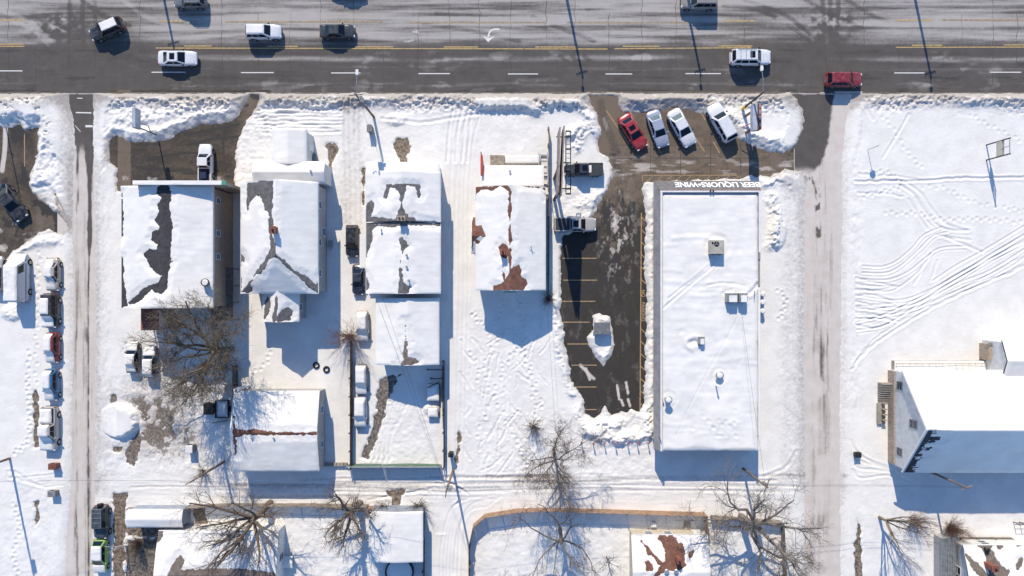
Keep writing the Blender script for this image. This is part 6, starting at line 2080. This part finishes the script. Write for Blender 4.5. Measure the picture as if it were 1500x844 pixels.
pi2 = math.pi / 2
T = utility_pole('dark wooden utility pole with a lamp arm at the road edge above the driveway', 548, 172, 10.5, [(10.0, 1.6, 0.1)], True)
lamp_arm(T, 548, 172, 10.3, pi2 * 0.95, 2.4)
T = utility_pole('black street lamp pole with yellow sleeve at the snow island beside the store sign', 1087, 160, 7.4, [], False, 'street_lamp', 'dark_metal', 0.14, 'street lamps')
x, y, _ = P(1087, 160)
MB().tube((x, y, 0.3), (x, y, 1.3), 0.19, 0.19, 12).build('guard_sleeve', 'yellow_guard', T)
lamp_arm(T, 1087, 160, 7.9, pi2 * 1.1, 2.6)
utility_pole('leaning-looking wooden alley pole west of the garage with twigs beside it', 329, 676, 9.2, [(8.6, 1.8, 0.5)], False)
utility_pole('wooden alley pole with transformer at the southeast corner of the store', 1088, 686, 8.4, [(8.0, 1.8, 1.2)], True)
utility_pole('wooden alley pole by the yard corner with a dark box', 664, 688, 9.5, [(9.0, 1.6, 1.4)], True)
utility_pole('dark alley pole standing in the blue shade of the hall', 1360, 690, 7.6, [(7.2, 1.4, 0.4)], False)
utility_pole('brown utility pole at the west edge beside the alley mouth', 16, 671, 11.5, [(11.0, 1.8, 0.2)], True)
T = utility_pole('thin lot lamp pole at the upper west edge', 3, 158, 8.0, [], False, 'lot_lamp', 'galvanized', 0.08, 'street lamps')
lamp_arm(T, 3, 158, 8.1, math.pi * 0.9, 1.2)
# poles along the far kerb, out of the frame: their shadows cross the road
for lab, bx, by, hh in (('tall kerb pole whose long shadow falls between the turn arrow and the store lot', 824, -32, 8.9), ('kerb pole whose shadow falls left of the large white suv', 998, -30, 8.6),
                        ('kerb pole whose shadow crosses the road at the east end', 1334, -33, 9.0), ('kerb pole whose shadow ends above the white sedan', 228, -62, 8.1)):
    T = utility_pole(lab, bx, by, hh, [(hh - 0.5, 1.4, 0.3)], False, 'kerb_pole', 'wood_pole', 0.2, 'poles on the far kerb')
    lamp_arm(T, bx, by, hh, -pi2, 1.4)

# overhead wires
def wire(label, a, b, sag=0.5, r=0.013):
    T = MB()
    a, b = Vector(a), Vector(b)
    n = 14
    pts = [a.lerp(b, i / n) - Vector((0, 0, 4 * sag * (i / n) * (1 - i / n))) for i in range(n + 1)]
    for p, q in zip(pts[:-1], pts[1:]):
        T.tube(p, q, r, r, 4, False)
    return tag(T.build('overhead_wire', 'dark_metal'), label, 'wire', 'overhead wires')


def top(px, py, z, dx=0, dy=0):
    x, y, _ = P(px, py)
    return (x + dx, y + dy, z)


wire('overhead wire from the west alley pole to the yard corner pole', top(329, 676, 8.8), top(664, 688, 9.2), 0.6)
wire('overhead wire from the yard corner pole to the store corner pole', top(664, 688, 9.2), top(1088, 686, 8.2), 0.7)
wire('overhead wire over the east side street to the hall pole', top(1088, 686, 8.2), top(1360, 690, 7.3), 0.6)
wire('second overhead wire over the east side street to the hall pole', top(1088, 686, 7.7, 0.5), top(1360, 690, 6.8, 0.5), 0.6)
wire('overhead wire from the west edge pole to the alley pole by the garage', top(16, 671, 11.0), top(329, 676, 8.8), 0.6)
wire('service wire slung across the back cottage roof to the yard corner pole', top(664, 688, 8.8), (PX(552, 4), PY(436, 4), 4.6), 0.3)
wire('service wire slung from the yard corner pole to the house with arch patches', top(664, 688, 8.9), (PX(560, 4), PY(428, 4), 4.9), 0.3)
wire('service wire crossing the snowy store roof diagonally', top(1088, 686, 7.8), (PX(1086, 4), PY(462, 4), 4.3), 0.2)
wire('service wire rising from the yard fence to the brown-roofed house corner', top(812, 640, 4.0), (PX(800, 4), PY(425, 4), 3.9), 0.2)
wire('service wire from the lamp pole to the house with arch patches', top(548, 172, 9.0), (PX(560, 4), PY(242, 4), 4.2), 0.2)

# billboard
T = thing('billboard', 'two sided roadside billboard seen edge on with a ladder-like catwalk above the dark pickup', 'billboard', base(813, 262))
zb_, zt_ = 6.6, 10.2
ya, yb = PY(282, zt_), PY(186, zt_)
xa, xb_ = PX(818, zt_), PX(823, zt_)
pa = MB().slab([(xa - 0.05, ya, zb_), (xa + 0.12, yb, zb_), (xa + 0.12, yb, zt_), (xa - 0.05, ya, zt_)], (0.14, 0, 0)).build('west_panel', 'billboard_board', T)
pb_ = MB().slab([(xb_ + 0.03, ya - 0.2, zb_), (xb_ + 0.35, yb + 0.15, zb_), (xb_ + 0.35, yb + 0.15, zt_), (xb_ + 0.03, ya - 0.2, zt_)], (-0.14, 0, 0)).build('east_panel', 'billboard_board', T)
for i in range(5):
    yy = ya + (yb - ya) * (i + 0.5) / 5
    MB().box(xa + 0.1, xb_, yy - 0.05, yy + 0.05, zb_ + 0.3, zb_ + 0.4).build('brace', 'wood_pole', T)
xc0, xc1 = PX(829, zb_), PX(836, zb_)
ct = MB()
for xx in (xc0, xc1):
    ct.box(xx - 0.05, xx + 0.05, PY(284, zb_), PY(192, zb_), zb_ - 0.15, zb_ - 0.03)
co_ = ct.build('catwalk_rail', 'dark_metal', T)
for i in range(15):
    yy = PY(284, zb_) + (PY(192, zb_) - PY(284, zb_)) * i / 14
    big_ = i in (0, 5, 10, 14)
    MB().box(xc0, xc1, yy - (0.09 if big_ else 0.025), yy + (0.09 if big_ else 0.025), zb_ - 0.12, zb_ - 0.06).build('catwalk_rung', 'dark_metal', T)
for py in (200, 238, 276):
    MB().box(xa, xc1, PY(py, zb_) - 0.06, PY(py, zb_) + 0.06, zb_ - 0.3, zb_ - 0.16).build('outrigger', 'dark_metal', T)
for py in (262, 293):
    MB().tube((PX(812), PY(py), -0.1), (PX(812), PY(py), zb_ + 2.5), 0.2, 0.18, 12).build('post', 'wood_pole', T)

# signs
T = thing('roadside_sign', 'grey box sign on a bent post in the snow above the false front building', 'sign', base(231, 190))
x, y, _ = P(231, 188)
MB().cbox(x - 0.2, x + 0.2, y - 1.15, y + 1.15, 4.3, 5.5, 0.03).build('cabinet', 'sign_face', T)
MB().tube((x, y - 0.9, 0), (x, y - 0.9, 4.35), 0.08).build('post', 'wood_pole', T)
MB().tube((x, y - 0.4, 4.0), (x + 0.9, y - 0.6, 4.0), 0.05).tube((x + 0.9, y - 0.6, 4.0), (x + 0.9, y - 1.2, 3.4), 0.05).build('bracket', 'wood_pole', T)
T = thing('store_sign', 'pole sign with pale panels in a red-brown frame on the snow island', 'sign', base(1091, 184))
x, y, _ = P(1091, 183)
MB().box(x - 0.45, x + 0.12, y - 1.6, y + 1.45, 3.3, 4.1).build('panel', 'sign_face', T)
MB().box(x + 0.15, x + 0.55, y - 1.5, y + 1.5, 3.0, 4.25).build('frame', 'sign_brown', T)
for i in range(4):
    MB().box(x + 0.3, x + 0.42, y - 1.2 + i * 0.75, y - 0.7 + i * 0.75, 4.252, 4.29).build('sign_tile', 'sign_face', T)
MB().box(x - 0.1, x + 0.1, y - 1.2, y - 1.0, -0.1, 3.3).build('post', 'sign_brown', T)
MB().box(x - 0.1, x + 0.1, y + 0.9, y + 1.1, -0.1, 3.3).build('post', 'sign_brown', T)
MB().tube((x - 0.1, y - 0.4, 2.4), (x - 0.9, y - 0.7, 1.8), 0.05).build('brace', 'red_plastic', T)
T = thing('lot_sign', 'two legged sign frame with a tan panel standing alone on the open snowy lot', 'sign', base(1444, 224))
ys_ = (PY(213), PY(235))
for yy in ys_:
    MB().tube((PX(1443.5), yy, -0.1), (PX(1443.5), yy, 4.3), 0.08).build('post', 'dark_metal', T)
MB().box(PX(1443.5) - 0.12, PX(1443.5) + 0.12, ys_[1] + 0.05, ys_[0] - 0.05, 2.1, 3.0).build('panel', 'sign_tan', T)
fr2 = MB()
for z in (3.2, 4.2):
    fr2.tube((PX(1443.5), ys_[0], z), (PX(1443.5), ys_[1], z), 0.05)
fr2.tube((PX(1443.5), (ys_[0] + ys_[1]) / 2, 3.0), (PX(1443.5), (ys_[0] + ys_[1]) / 2, 4.2), 0.05)
fr2.build('frame', 'galvanized', T)
T = thing('stop_sign', 'thin sign post with an octagonal plate at the edge of the open lot', 'sign', base(1270, 220))
x, y, _ = P(1270, 220)
MB().tube((x, y, -0.1), (x, y, 2.75), 0.035, 0.035, 8).build('post', 'galvanized', T)
oc = MB()
oct_ = [(0.40 * math.cos(math.pi / 8 + k * math.pi / 4), 0.40 * math.sin(math.pi / 8 + k * math.pi / 4)) for k in range(8)]
ca_, sa_ = math.cos(0.35), math.sin(0.35)
vs = [(x + a * ca_, y + a * sa_ - 0.05, 2.35 + b) for a, b in oct_] + [(x + a * ca_, y + a * sa_ - 0.03, 2.35 + b) for a, b in oct_]
oc.add(vs, [tuple(range(8)), tuple(range(15, 7, -1))] + [(i, 8 + i, 8 + (i + 1) % 8, (i + 1) % 8) for i in range(8)])
oc.build('plate', 'galvanized', T)

# delineator posts behind the store lot
words = ('first', 'second', 'third', 'fourth', 'fifth', 'sixth', 'seventh', 'eighth', 'ninth')
for i, (px, py) in enumerate(((826, 646), (851, 646), (868, 647), (884, 646), (900, 647), (918, 646), (932, 646), (948, 646), (955, 640))):
    x, y, _ = P(px, py)
    T = thing('marker_post', 'thin red topped marker post, %s from the west in the row behind the store lot' % words[i], 'post', (x, y, 0), 0, 'marker posts behind the lot')
    MB().tube((x, y, 0), (x, y, 1.05), 0.06, 0.06, 8).build('post', 'trim_white' if i % 3 else 'grey_metal', T)
    MB().tube((x, y, 1.05), (x, y, 1.32), 0.10, 0.085, 8).build('reflector', 'red_plastic', T)

# dumpster
T = thing('dumpster', 'grey dumpster with a ribbed lid ringed by a snow heap in the store lot', 'dumpster', base(881, 482))
x, y, _ = P(881.5, 481, 1.2)
mb = MB()
mb.add([(x - 0.8, y - 0.55, 0.05), (x + 0.8, y - 0.55, 0.05), (x + 0.8, y + 0.55, 0.05), (x - 0.8, y + 0.55, 0.05), (x - 0.98, y - 0.72, 1.25), (x + 0.98, y - 0.72, 1.25), (x + 0.98, y + 0.72, 1.45), (x - 0.98, y + 0.72, 1.45)],
       [(3, 2, 1, 0), (4, 5, 6, 7), (0, 1, 5, 4), (1, 2, 6, 5), (2, 3, 7, 6), (3, 0, 4, 7)])
mb.build('bin', 'dumpster_grey', T)
for s in (0, 1):
    x0 = x - 0.99 + s * 1.0
    lid = MB().slab([(x0, y - 0.74, 1.27), (x0 + 0.98, y - 0.74, 1.27), (x0 + 0.98, y + 0.74, 1.47), (x0, y + 0.74, 1.47)], (0, 0, 0.05)).build('lid', 'dumpster_grey', T)
    rb_ = MB()
    for i in range(5):
        xx = x0 + 0.1 + i * 0.19
        rb_.slab([(xx, y - 0.7, 1.326), (xx + 0.06, y - 0.7, 1.326), (xx + 0.06, y + 0.7, 1.515), (xx, y + 0.7, 1.515)], (0, 0, 0.025))
    rb_.build('rib', 'grey_metal', lid)
MB().box(x - 1.1, x - 0.98, y - 0.3, y + 0.3, 0.7, 0.85).build('fork_pocket', 'dark_metal', T)
MB().box(x + 0.98, x + 1.1, y - 0.3, y + 0.3, 0.7, 0.85).build('fork_pocket', 'dark_metal', T)


def bin_box(name, label, cat, px, py, w, d, h, mat, lid=True, group=None, snow=False):
    x, y, _ = P(px, py, h)
    T = thing(name, label, cat, (x, y, 0), 0, group)
    mb = MB()
    k = 0.88
    mb.add([(x - w / 2 * k, y - d / 2 * k, 0.02), (x + w / 2 * k, y - d / 2 * k, 0.02), (x + w / 2 * k, y + d / 2 * k, 0.02), (x - w / 2 * k, y + d / 2 * k, 0.02), (x - w / 2, y - d / 2, h * 0.9), (x + w / 2, y - d / 2, h * 0.9), (x + w / 2, y + d / 2, h * 0.9), (x - w / 2, y + d / 2, h * 0.9)],
           [(3, 2, 1, 0), (4, 5, 6, 7), (0, 1, 5, 4), (1, 2, 6, 5), (2, 3, 7, 6), (3, 0, 4, 7)])
    mb.build('bin', mat, T)
    if lid:
        MB().cbox(x - w / 2 - 0.03, x + w / 2 + 0.03, y - d / 2 - 0.03, y + d / 2 + 0.03, h * 0.9, h, 0.05).build('lid', mat, T)
        MB().box(x - w * 0.3, x + w * 0.3, y + d / 2 + 0.03, y + d / 2 + 0.1, h * 0.86, h * 0.92).build('handle', 'dark_metal', T)
    if snow:
        snow_on(T, lambda X, Y: X * 0 + h, x - w / 2, x + w / 2, y - d / 2, y + d / 2, (), 0.14, int(px), res=0.08)
    return T


bin_box('trash_cart', 'brown trash cart at the alley mouth, northern of two beside the west street', 'trash bin', 76, 684, 0.95, 0.7, 1.05, 'sign_brown')
bin_box('trash_cart', 'grey trash cart at the alley mouth, southern of two beside the west street', 'trash bin', 75, 724, 0.95, 0.7, 1.0, 'dumpster_grey')
bin_box('mail_box', 'dark grey box with rounded lid beside the driveway below the lamp pole', 'box', 541, 188, 0.62, 0.8, 1.35, 'dumpster_grey')
bin_box('trash_cart', 'snow topped bin standing in the yard west of the garage', 'trash bin', 277, 658, 0.9, 0.95, 1.1, 'dumpster_grey', True, None, True)
bin_box('trash_barrel', 'dark barrel lying near the tracks by the hall', 'barrel', 1258, 667, 0.7, 0.6, 0.9, 'dark_metal')
bin_box('air_unit', 'small dark air unit on the east side of the front wing', 'air conditioner', 459, 231, 0.75, 0.75, 0.9, 'dumpster_grey')
bin_box('meter_cabinet', 'black meter cabinet beside the yard corner alley pole', 'cabinet', 660, 667, 0.55, 0.5, 1.5, 'dark_metal')
bin_box('air_unit', 'white air unit against the shaded wall of the cream bungalow', 'air conditioner', 958, 769, 0.6, 0.6, 0.7, 'trim_white')
bin_box('storage_box', 'dark flat crate beside the topless trailer near the garage', 'crate', 305, 599, 1.2, 1.4, 0.7, 'fence_dark')
T = thing('utility_trailer', 'snow filled utility trailer against the dark stub fence near the garage', 'trailer', base(325, 602))
x, y, _ = P(325, 600, 0.7)
tr = MB().box(x - 0.75, x + 0.75, y - 1.0, y + 1.1, 0.35, 0.45)
tr.build('deck', 'wood_deck', T)
for a in ((x - 0.80, x - 0.75, y - 1.0, y + 1.1), (x + 0.75, x + 0.80, y - 1.0, y + 1.1), (x - 0.8, x + 0.8, y + 1.1, y + 1.15), (x - 0.8, x + 0.8, y - 1.05, y - 1.0)):
    MB().box(*a, 0.35, 0.85).build('side_board', 'dark_metal', T)
for s in (-1, 1):
    MB().tube((x + s * 0.82, y, 0.33), (x + s * 0.98, y, 0.33), 0.33, 0.32, 14).build('wheel', 'rubber', T)
snow_on(T, lambda X, Y: X * 0 + 0.45, x - 0.74, x + 0.74, y - 0.98, y + 1.08, (), 0.25, 40, res=0.1)
MB().tube((x - 1.3, y - 1.7, 0.4), (x + 0.6, y - 1.4, 0.45), 0.07).build('tow_bar', 'wood_deck', T)

def tyre(label, px, py, r=0.33):
    x, y, _ = P(px, py)
    z = ground_z(x, y)
    mb = MB()
    n, m = 18, 8
    for i in range(n):
        a = 2 * math.pi * i / n
        for j in range(m):
            b = 2 * math.pi * j / m
            rr_ = r + 0.11 * math.cos(b)
            mb.v.append((x + rr_ * math.cos(a), y + rr_ * math.sin(a), z + 0.08 + 0.11 * math.sin(b)))
    for i in range(n):
        for j in range(m):
            mb.f.append((i * m + j, ((i + 1) % n) * m + j, ((i + 1) % n) * m + (j + 1) % m, i * m + (j + 1) % m))
    o = mb.build('tyre', 'rubber', None, False, True)
    tag(o, label, 'tyre', 'tyres in the shaded yard')


tyre('round black planter ring in the shaded yard, western of two above the garage', 464, 535)
tyre('round black planter ring in the shaded yard, eastern of two above the garage', 479, 541)
# garden pieces of the cottage yard
T = thing('hot_tub', 'snow capped square tub in the fenced corner of the cottage yard', 'tub', base(634, 575))
x, y, _ = P(634.5, 575, 0.8)
MB().cbox(x - 0.72, x + 0.72, y - 1.0, y + 1.0, 0, 0.8, 0.08).build('shell', 'wood_deck', T)
snow_on(T, lambda X, Y: X * 0 + 0.8, x - 0.72, x + 0.72, y - 1.0, y + 1.0, (), 0.25, 41, res=0.1)
T = thing('garden_table', 'snow heaped table with knick-knacks just south of the capped tub', 'table', base(634, 603))
x, y, _ = P(634, 604, 0.7)
MB().box(x - 0.65, x + 0.65, y - 0.65, y + 0.65, 0.66, 0.72).build('top', 'wood_deck', T)
for sx in (-0.55, 0.55):
    for sy in (-0.55, 0.55):
        MB().box(x + sx - 0.04, x + sx + 0.04, y + sy - 0.04, y + sy + 0.04, -0.05, 0.66).build('leg', 'wood_deck', T)
snow_on(T, lambda X, Y: X * 0 + 0.72, x - 0.6, x + 0.6, y - 0.6, y + 0.6, (), 0.2, 42, res=0.1)
T = thing('pergola_frame', 'dark pipe frame enclosing the corner above the capped tub', 'frame', base(640, 545))
for a, b in (((627, 540), (650, 540)), ((632, 553), (648, 553)), ((650, 534), (650, 600)), ((645, 560), (646, 610)), ((628, 566), (645, 558))):
    MB().tube((PX(a[0]), PY(a[1]), 1.2), (PX(b[0]), PY(b[1]), 1.2), 0.06).build('pipe', 'dark_metal', T)
for a in ((627, 540), (650, 540), (632, 553), (648, 553), (650, 600)):
    MB().tube((PX(a[0]), PY(a[1]), 0), (PX(a[0]), PY(a[1]), 1.2), 0.05).build('post', 'dark_metal', T)
T = thing('round_pool', 'round pool with a dark rim under snow at the bottom edge below the square shed', 'pool', base(586, 833))
x, y, _ = P(586, 836)
pm_ = MB()
n = 40
for rr_, zz in ((1.75, 0.0), (1.78, 0.62), (1.62, 0.64), (1.6, 0.45)):
    pm_.v += [(x + rr_ * math.cos(2 * math.pi * i / n), y + rr_ * math.sin(2 * math.pi * i / n), zz) for i in range(n)]
for k in range(3):
    for i in range(n):
        pm_.f.append((k * n + i, k * n + (i + 1) % n, (k + 1) * n + (i + 1) % n, (k + 1) * n + i))
pm_.build('wall', 'dark_metal', T)
dm = MB()
dm.v = [(x, y, 0.6)] + [(x + 1.59 * math.cos(2 * math.pi * i / n), y + 1.59 * math.sin(2 * math.pi * i / n), 0.5) for i in range(n)]
dm.f = [(0, 1 + i, 1 + (i + 1) % n) for i in range(n)]
dm.build('snow_cover', 'snow', T, False, True)
T = thing('doghouse', 'small blue grey doghouse with snow at the side of the low bottom house', 'doghouse', base(425, 826))
zf, W = gable_part(T, PX(413, 0.9), PX(428, 0.9), PY(832, 0.9), PY(816, 0.9), 0.8, 1.0, 'x', None, 0.06, 'siding_blue', 'shingle_dark', thick=0.05, seed=50, snow=0.1)
MB().box(PX(418, 0.5), PX(424, 0.5), W[2] - 0.02, W[2], 0.0, 0.55).build('opening', 'black_plastic', T)

# ------------------------------------------------------------------ bare trees
def tubes(segs, name, mat, parent, n=5):
    """all segments (p0, p1, r0, r1) as open tubes in one mesh"""
    if not segs:
        return None
    a = np.array([s[0] for s in segs]); b = np.array([s[1] for s in segs])
    r0 = np.array([s[2] for s in segs]); r1 = np.array([s[3] for s in segs])
    d = b - a
    d /= np.linalg.norm(d, axis=1)[:, None] + 1e-9
    ref = np.where(np.abs(d[:, 2:3]) < 0.9, np.array([[0, 0, 1.0]]), np.array([[1.0, 0, 0]]))
    u = np.cross(d, ref); u /= np.linalg.norm(u, axis=1)[:, None]
    v = np.cross(d, u)
    th = 2 * np.pi * np.arange(n) / n
    ring = np.cos(th)[None, :, None] * u[:, None, :] + np.sin(th)[None, :, None] * v[:, None, :]
    A = a[:, None, :] + ring * r0[:, None, None]
    B = b[:, None, :] + ring * r1[:, None, None]
    co = np.concatenate([A, B], 1).reshape(-1, 3)
    m = len(segs)
    base_ = (np.arange(m) * 2 * n)[:, None]
    i = np.arange(n); j = (i + 1) % n
    q = np.stack([i, j, j + n, i + n], -1)
    q = (base_[:, :, None] + q[None]).reshape(-1, 4)
    me = bpy.data.meshes.new(name)
    me.vertices.add(len(co)); me.vertices.foreach_set('co', co.astype(np.float32).reshape(-1))
    me.loops.add(len(q) * 4); me.loops.foreach_set('vertex_index', q.astype(np.int32).reshape(-1))
    me.polygons.add(len(q)); me.polygons.foreach_set('loop_start', np.arange(0, len(q) * 4, 4, dtype=np.int32))
    me.polygons.foreach_set('use_smooth', np.full(len(q), True))
    me.materials.append(MATS[mat])
    me.update(calc_edges=True)
    return link(name, me, parent)


def rot_about(d, axis, ang):
    return (Matrix.Rotation(ang, 3, axis) @ d).normalized()


def grow_tree(name, label, cat, px, py, h, spread, seed, mats=('bark', 'twig'), trunk_h=0.35, r=0.25, lean=(0, 0), limbs=7, nb=(6, 6, 5), twig_r=0.012, up=0.35, limb_len=None, wig=0.28, group='bare trees', gnarl=False, lens=(1.0, 0.55, 0.32, 0.20), bias=(0, 0), curl=0.0):
    R = random.Random(seed)
    x, y, _ = P(px, py)
    z = max(ground_z(x, y) - 0.1, -0.05)
    T = thing(name, label, cat, (x, y, 0), 0, group)
    wood, twigs = [], []

    def branch(p, d, L, r0, lvl):
        k = {0: 6, 1: 6, 2: 5, 3: 4}.get(lvl, 3)
        pts = [Vector(p)]
        rad = [r0]
        dd = d.copy()
        side = R.choice((-1, 1))
        for i in range(k):
            w = wig * (1.0 if lvl else 0.25)
            dd = (dd + Vector((R.uniform(-w, w), R.uniform(-w, w), R.uniform(-w, w) * 0.8 + (0.05 if lvl else 0)))).normalized()
            if curl and lvl in (1, 2):
                dd = rot_about(dd, Vector((0, 0, 1)), curl * side * R.uniform(0.2, 1))
                if R.random() < 0.2:
                    side = -side
            pts.append(pts[-1] + dd * (L / k))
            rad.append(max(twig_r * 0.5, r0 * (1 - (i + 1) / k * (0.72 if lvl else 0.4))))
        dst = wood if lvl <= 1 else twigs
        for i in range(k):
            dst.append((tuple(pts[i]), tuple(pts[i + 1]), rad[i], rad[i + 1]))
        if lvl >= len(nb):
            return
        for c in range(nb[lvl]):
            t = R.uniform(0.25, 1.0) if lvl else R.uniform(0.55, 1.0)
            i = min(k - 1, int(t * k))
            f = t * k - i
            q = pts[i].lerp(pts[i + 1], f)
            dloc = (pts[i + 1] - pts[i]).normalized()
            ax = Vector((R.gauss(0, 1), R.gauss(0, 1), R.gauss(0, 1))).cross(dloc).normalized()
            nd = rot_about(dloc, ax, math.radians(R.uniform(28, 68)))
            nd = (nd + Vector((0, 0, up * (0.5 if lvl else 1)))).normalized()
            if lvl == 0:
                az = 2 * math.pi * (c + R.uniform(-0.3, 0.3)) / nb[0]
                el = R.uniform(0.15, 1.0)
                nd = Vector((math.cos(az) + bias[0], math.sin(az) + bias[1], up + el * 0.8)).normalized()
                LL = spread * R.uniform(0.8, 1.25)
                if limb_len:
                    LL *= limb_len
                branch(q, nd, LL, r0 * R.uniform(0.34, 0.55), 1)
            else:
                LL = spread * lens[lvl] * R.uniform(0.55, 1.2) * (1.15 - 0.5 * t)
                branch(q, nd, LL, max(twig_r, rad[i] * R.uniform(0.38, 0.6)), lvl + 1)

    d0 = Vector((lean[0], lean[1], 1)).normalized()
    branch(Vector((x, y, z)), d0, h * trunk_h, r, 0)
    tubes(wood, 'trunk', mats[0], T, 7)
    tubes(twigs, 'crown', mats[1], T, 4)
    return T


def grow_bush(label, px, py, h, spread, seed, mat='twig_red', stems=60, name='bush', cat='bush', subs=4):
    R = random.Random(seed)
    x, y, _ = P(px, py)
    T = thing(name, label, cat, (x, y, 0), 0, 'leafless bushes')
    A, B = [], []
    z0 = ground_z(x, y)
    for i in range(stems):
        az, el = R.uniform(0, 2 * math.pi), R.uniform(0.5, 1.45)
        d = Vector((math.cos(az) * math.cos(el), math.sin(az) * math.cos(el), math.sin(el)))
        p = Vector((x + R.uniform(-0.2, 0.2), y + R.uniform(-0.2, 0.2), z0 - 0.05))
        L = R.uniform(0.6, 1.1) * (h * math.sin(el) + spread * math.cos(el))
        rr_ = 0.022
        k = 4
        for j in range(k):
            d = (d + Vector((R.uniform(-0.25, 0.25), R.uniform(-0.25, 0.25), R.uniform(-0.1, 0.15)))).normalized()
            q = p + d * (L / k)
            A.append((tuple(p), tuple(q), rr_, rr_ * 0.75))
            for s in range(subs):
                e = (d + Vector((R.uniform(-0.9, 0.9), R.uniform(-0.9, 0.9), R.uniform(-0.3, 0.6)))).normalized()
                B.append((tuple(q), tuple(q + e * L * R.uniform(0.12, 0.3)), rr_ * 0.5, rr_ * 0.3))
            p, rr_ = q, rr_ * 0.75
    tubes(A, 'stems', mat, T, 4)
    tubes(B, 'twigs', mat, T, 3)
    return T


grow_tree('large_tree', 'huge bare tree with tangled tan twigs south of the false front building', 'tree', 340, 512, 12.0, 7.6, 35, ('bark_tan', 'twig_tan'), 0.38, 0.42, (-0.12, -0.02), nb=(15, 10, 7, 5), up=0.30, bias=(-0.25, -0.14), twig_r=0.017, lens=(1.0, 0.42, 0.26, 0.16))
grow_bush('reddish leafless bush on the fence between the shaded yard and the buried cars', 513, 492, 3.6, 2.0, 6, 'twig_red', 70)
grow_tree('alley_tree', 'grey bare tree at the north side of the alley behind the store lot', 'tree', 812, 660, 9.5, 5.0, 8, ('bark_grey', 'twig'), 0.45, 0.20, (-0.02, 0.03), nb=(10, 9, 8, 5), up=0.55, twig_r=0.010)
grow_tree('pollarded_tree', 'thick trunked bare tree at the alley fence spreading limbs over the low bottom house', 'tree', 397, 736, 11.0, 6.6, 9, ('bark', 'twig'), 0.42, 0.46, (-0.22, -0.18), nb=(9, 7, 6, 3), up=0.25, bias=(-0.45, -0.30), twig_r=0.014, wig=0.2)
grow_tree('pollarded_tree', 'stout pale pollarded trunk at the alley fence with spiky branches', 'tree', 528, 736, 8.2, 4.0, 10, ('bark_grey', 'twig'), 0.60, 0.44, (-0.10, -0.10), nb=(10, 7, 5, 3), up=0.35, bias=(-0.2, -0.35), twig_r=0.013, wig=0.3)
grow_tree('yard_tree', 'wide bare tree inside the cedar fenced yard', 'tree', 820, 774, 9.5, 6.2, 12, ('bark_grey', 'twig'), 0.5, 0.26, (0.02, -0.05), nb=(7, 6, 5, 4), up=0.15, twig_r=0.011, wig=0.33, curl=0.18)
grow_tree('gnarled_tree', 'large gnarled tree with curling grey limbs beside the east side street', 'tree', 1085, 756, 11.5, 7.2, 13, ('bark_grey', 'bark_grey'), 0.52, 0.46, (0.02, -0.05), nb=(10, 7, 6, 4), up=0.12, twig_r=0.016, wig=0.36, curl=0.42)
grow_tree('slanting_tree', 'slender bare tree with several trunks fanning to the lower right', 'tree', 1287, 757, 10.0, 6.0, 14, ('bark_tan', 'twig'), 0.16, 0.22, (0.05, 0), nb=(6, 6, 5, 3), up=1.3, bias=(0.25, -0.15), twig_r=0.011, wig=0.16)
grow_tree('street_tree', 'twiggy pale tree at the bottom edge beside the east side street', 'tree', 1150, 815, 6.0, 3.2, 15, ('bark_grey', 'twig'), 0.4, 0.13, (0.05, 0), nb=(8, 7, 6, 3), up=0.4, twig_r=0.010)
grow_tree('yard_tree', 'small bare tree in the lower west part of the cedar fenced yard', 'tree', 735, 852, 5.5, 2.8, 16, ('bark', 'twig'), 0.35, 0.10, (-0.1, 0.1), nb=(7, 6, 5), up=0.4, twig_r=0.010)
grow_tree('yard_tree', 'thin bare tree near the east end of the cedar fenced yard', 'tree', 888, 815, 5.0, 2.2, 17, ('bark', 'twig'), 0.5, 0.08, (0, 0), nb=(7, 6, 4), up=0.4, twig_r=0.009)
grow_bush('rounded brown bush at the edge of the hall shadow', 1390, 772, 2.6, 1.3, 20, 'twig_red', 120)
grow_bush('thin reddish bush in the hall shadow beside the slanting tree', 1334, 762, 2.6, 1.4, 21, 'twig_red', 50)
grow_bush('brown brush pile over the alley fence, eastern clump by the square shed', 612, 742, 2.0, 1.5, 22, 'twig_tan', 70)
grow_bush('brown brush over the alley fence, western clump beside the pollarded trunk', 566, 742, 1.9, 1.3, 23, 'twig_tan', 50)
grow_bush('tangled dark brush at the lower west corner behind the tan walk', 205, 795, 2.0, 2.0, 24, 'twig', 70)
grow_bush('tangled brush along the low roof strip at lower left', 255, 790, 1.9, 2.2, 25, 'twig', 70)
grow_bush('round shrub on the low bottom house roof edge', 352, 838, 2.2, 1.1, 26, 'twig', 110)
grow_bush('dark ivy clump at the back corner of the brown-roofed house', 803, 437, 1.6, 0.7, 27, 'twig', 60)
grow_bush('thin brush in the snowy yard west of the alley tree', 782, 625, 2.2, 1.8, 28, 'twig', 40)
grow_bush('twiggy brush by the alley pole west of the garage', 300, 690, 1.6, 2.2, 29, 'twig', 30)
grow_tree('leaning_sapling', 'leaning pale birch-like sapling near the boxy suv', 'sapling', 186, 800, 4.0, 1.1, 30, ('siding_white', 'twig'), 0.8, 0.09, (-0.2, 0.35), nb=(5, 4), up=0.4, twig_r=0.012)
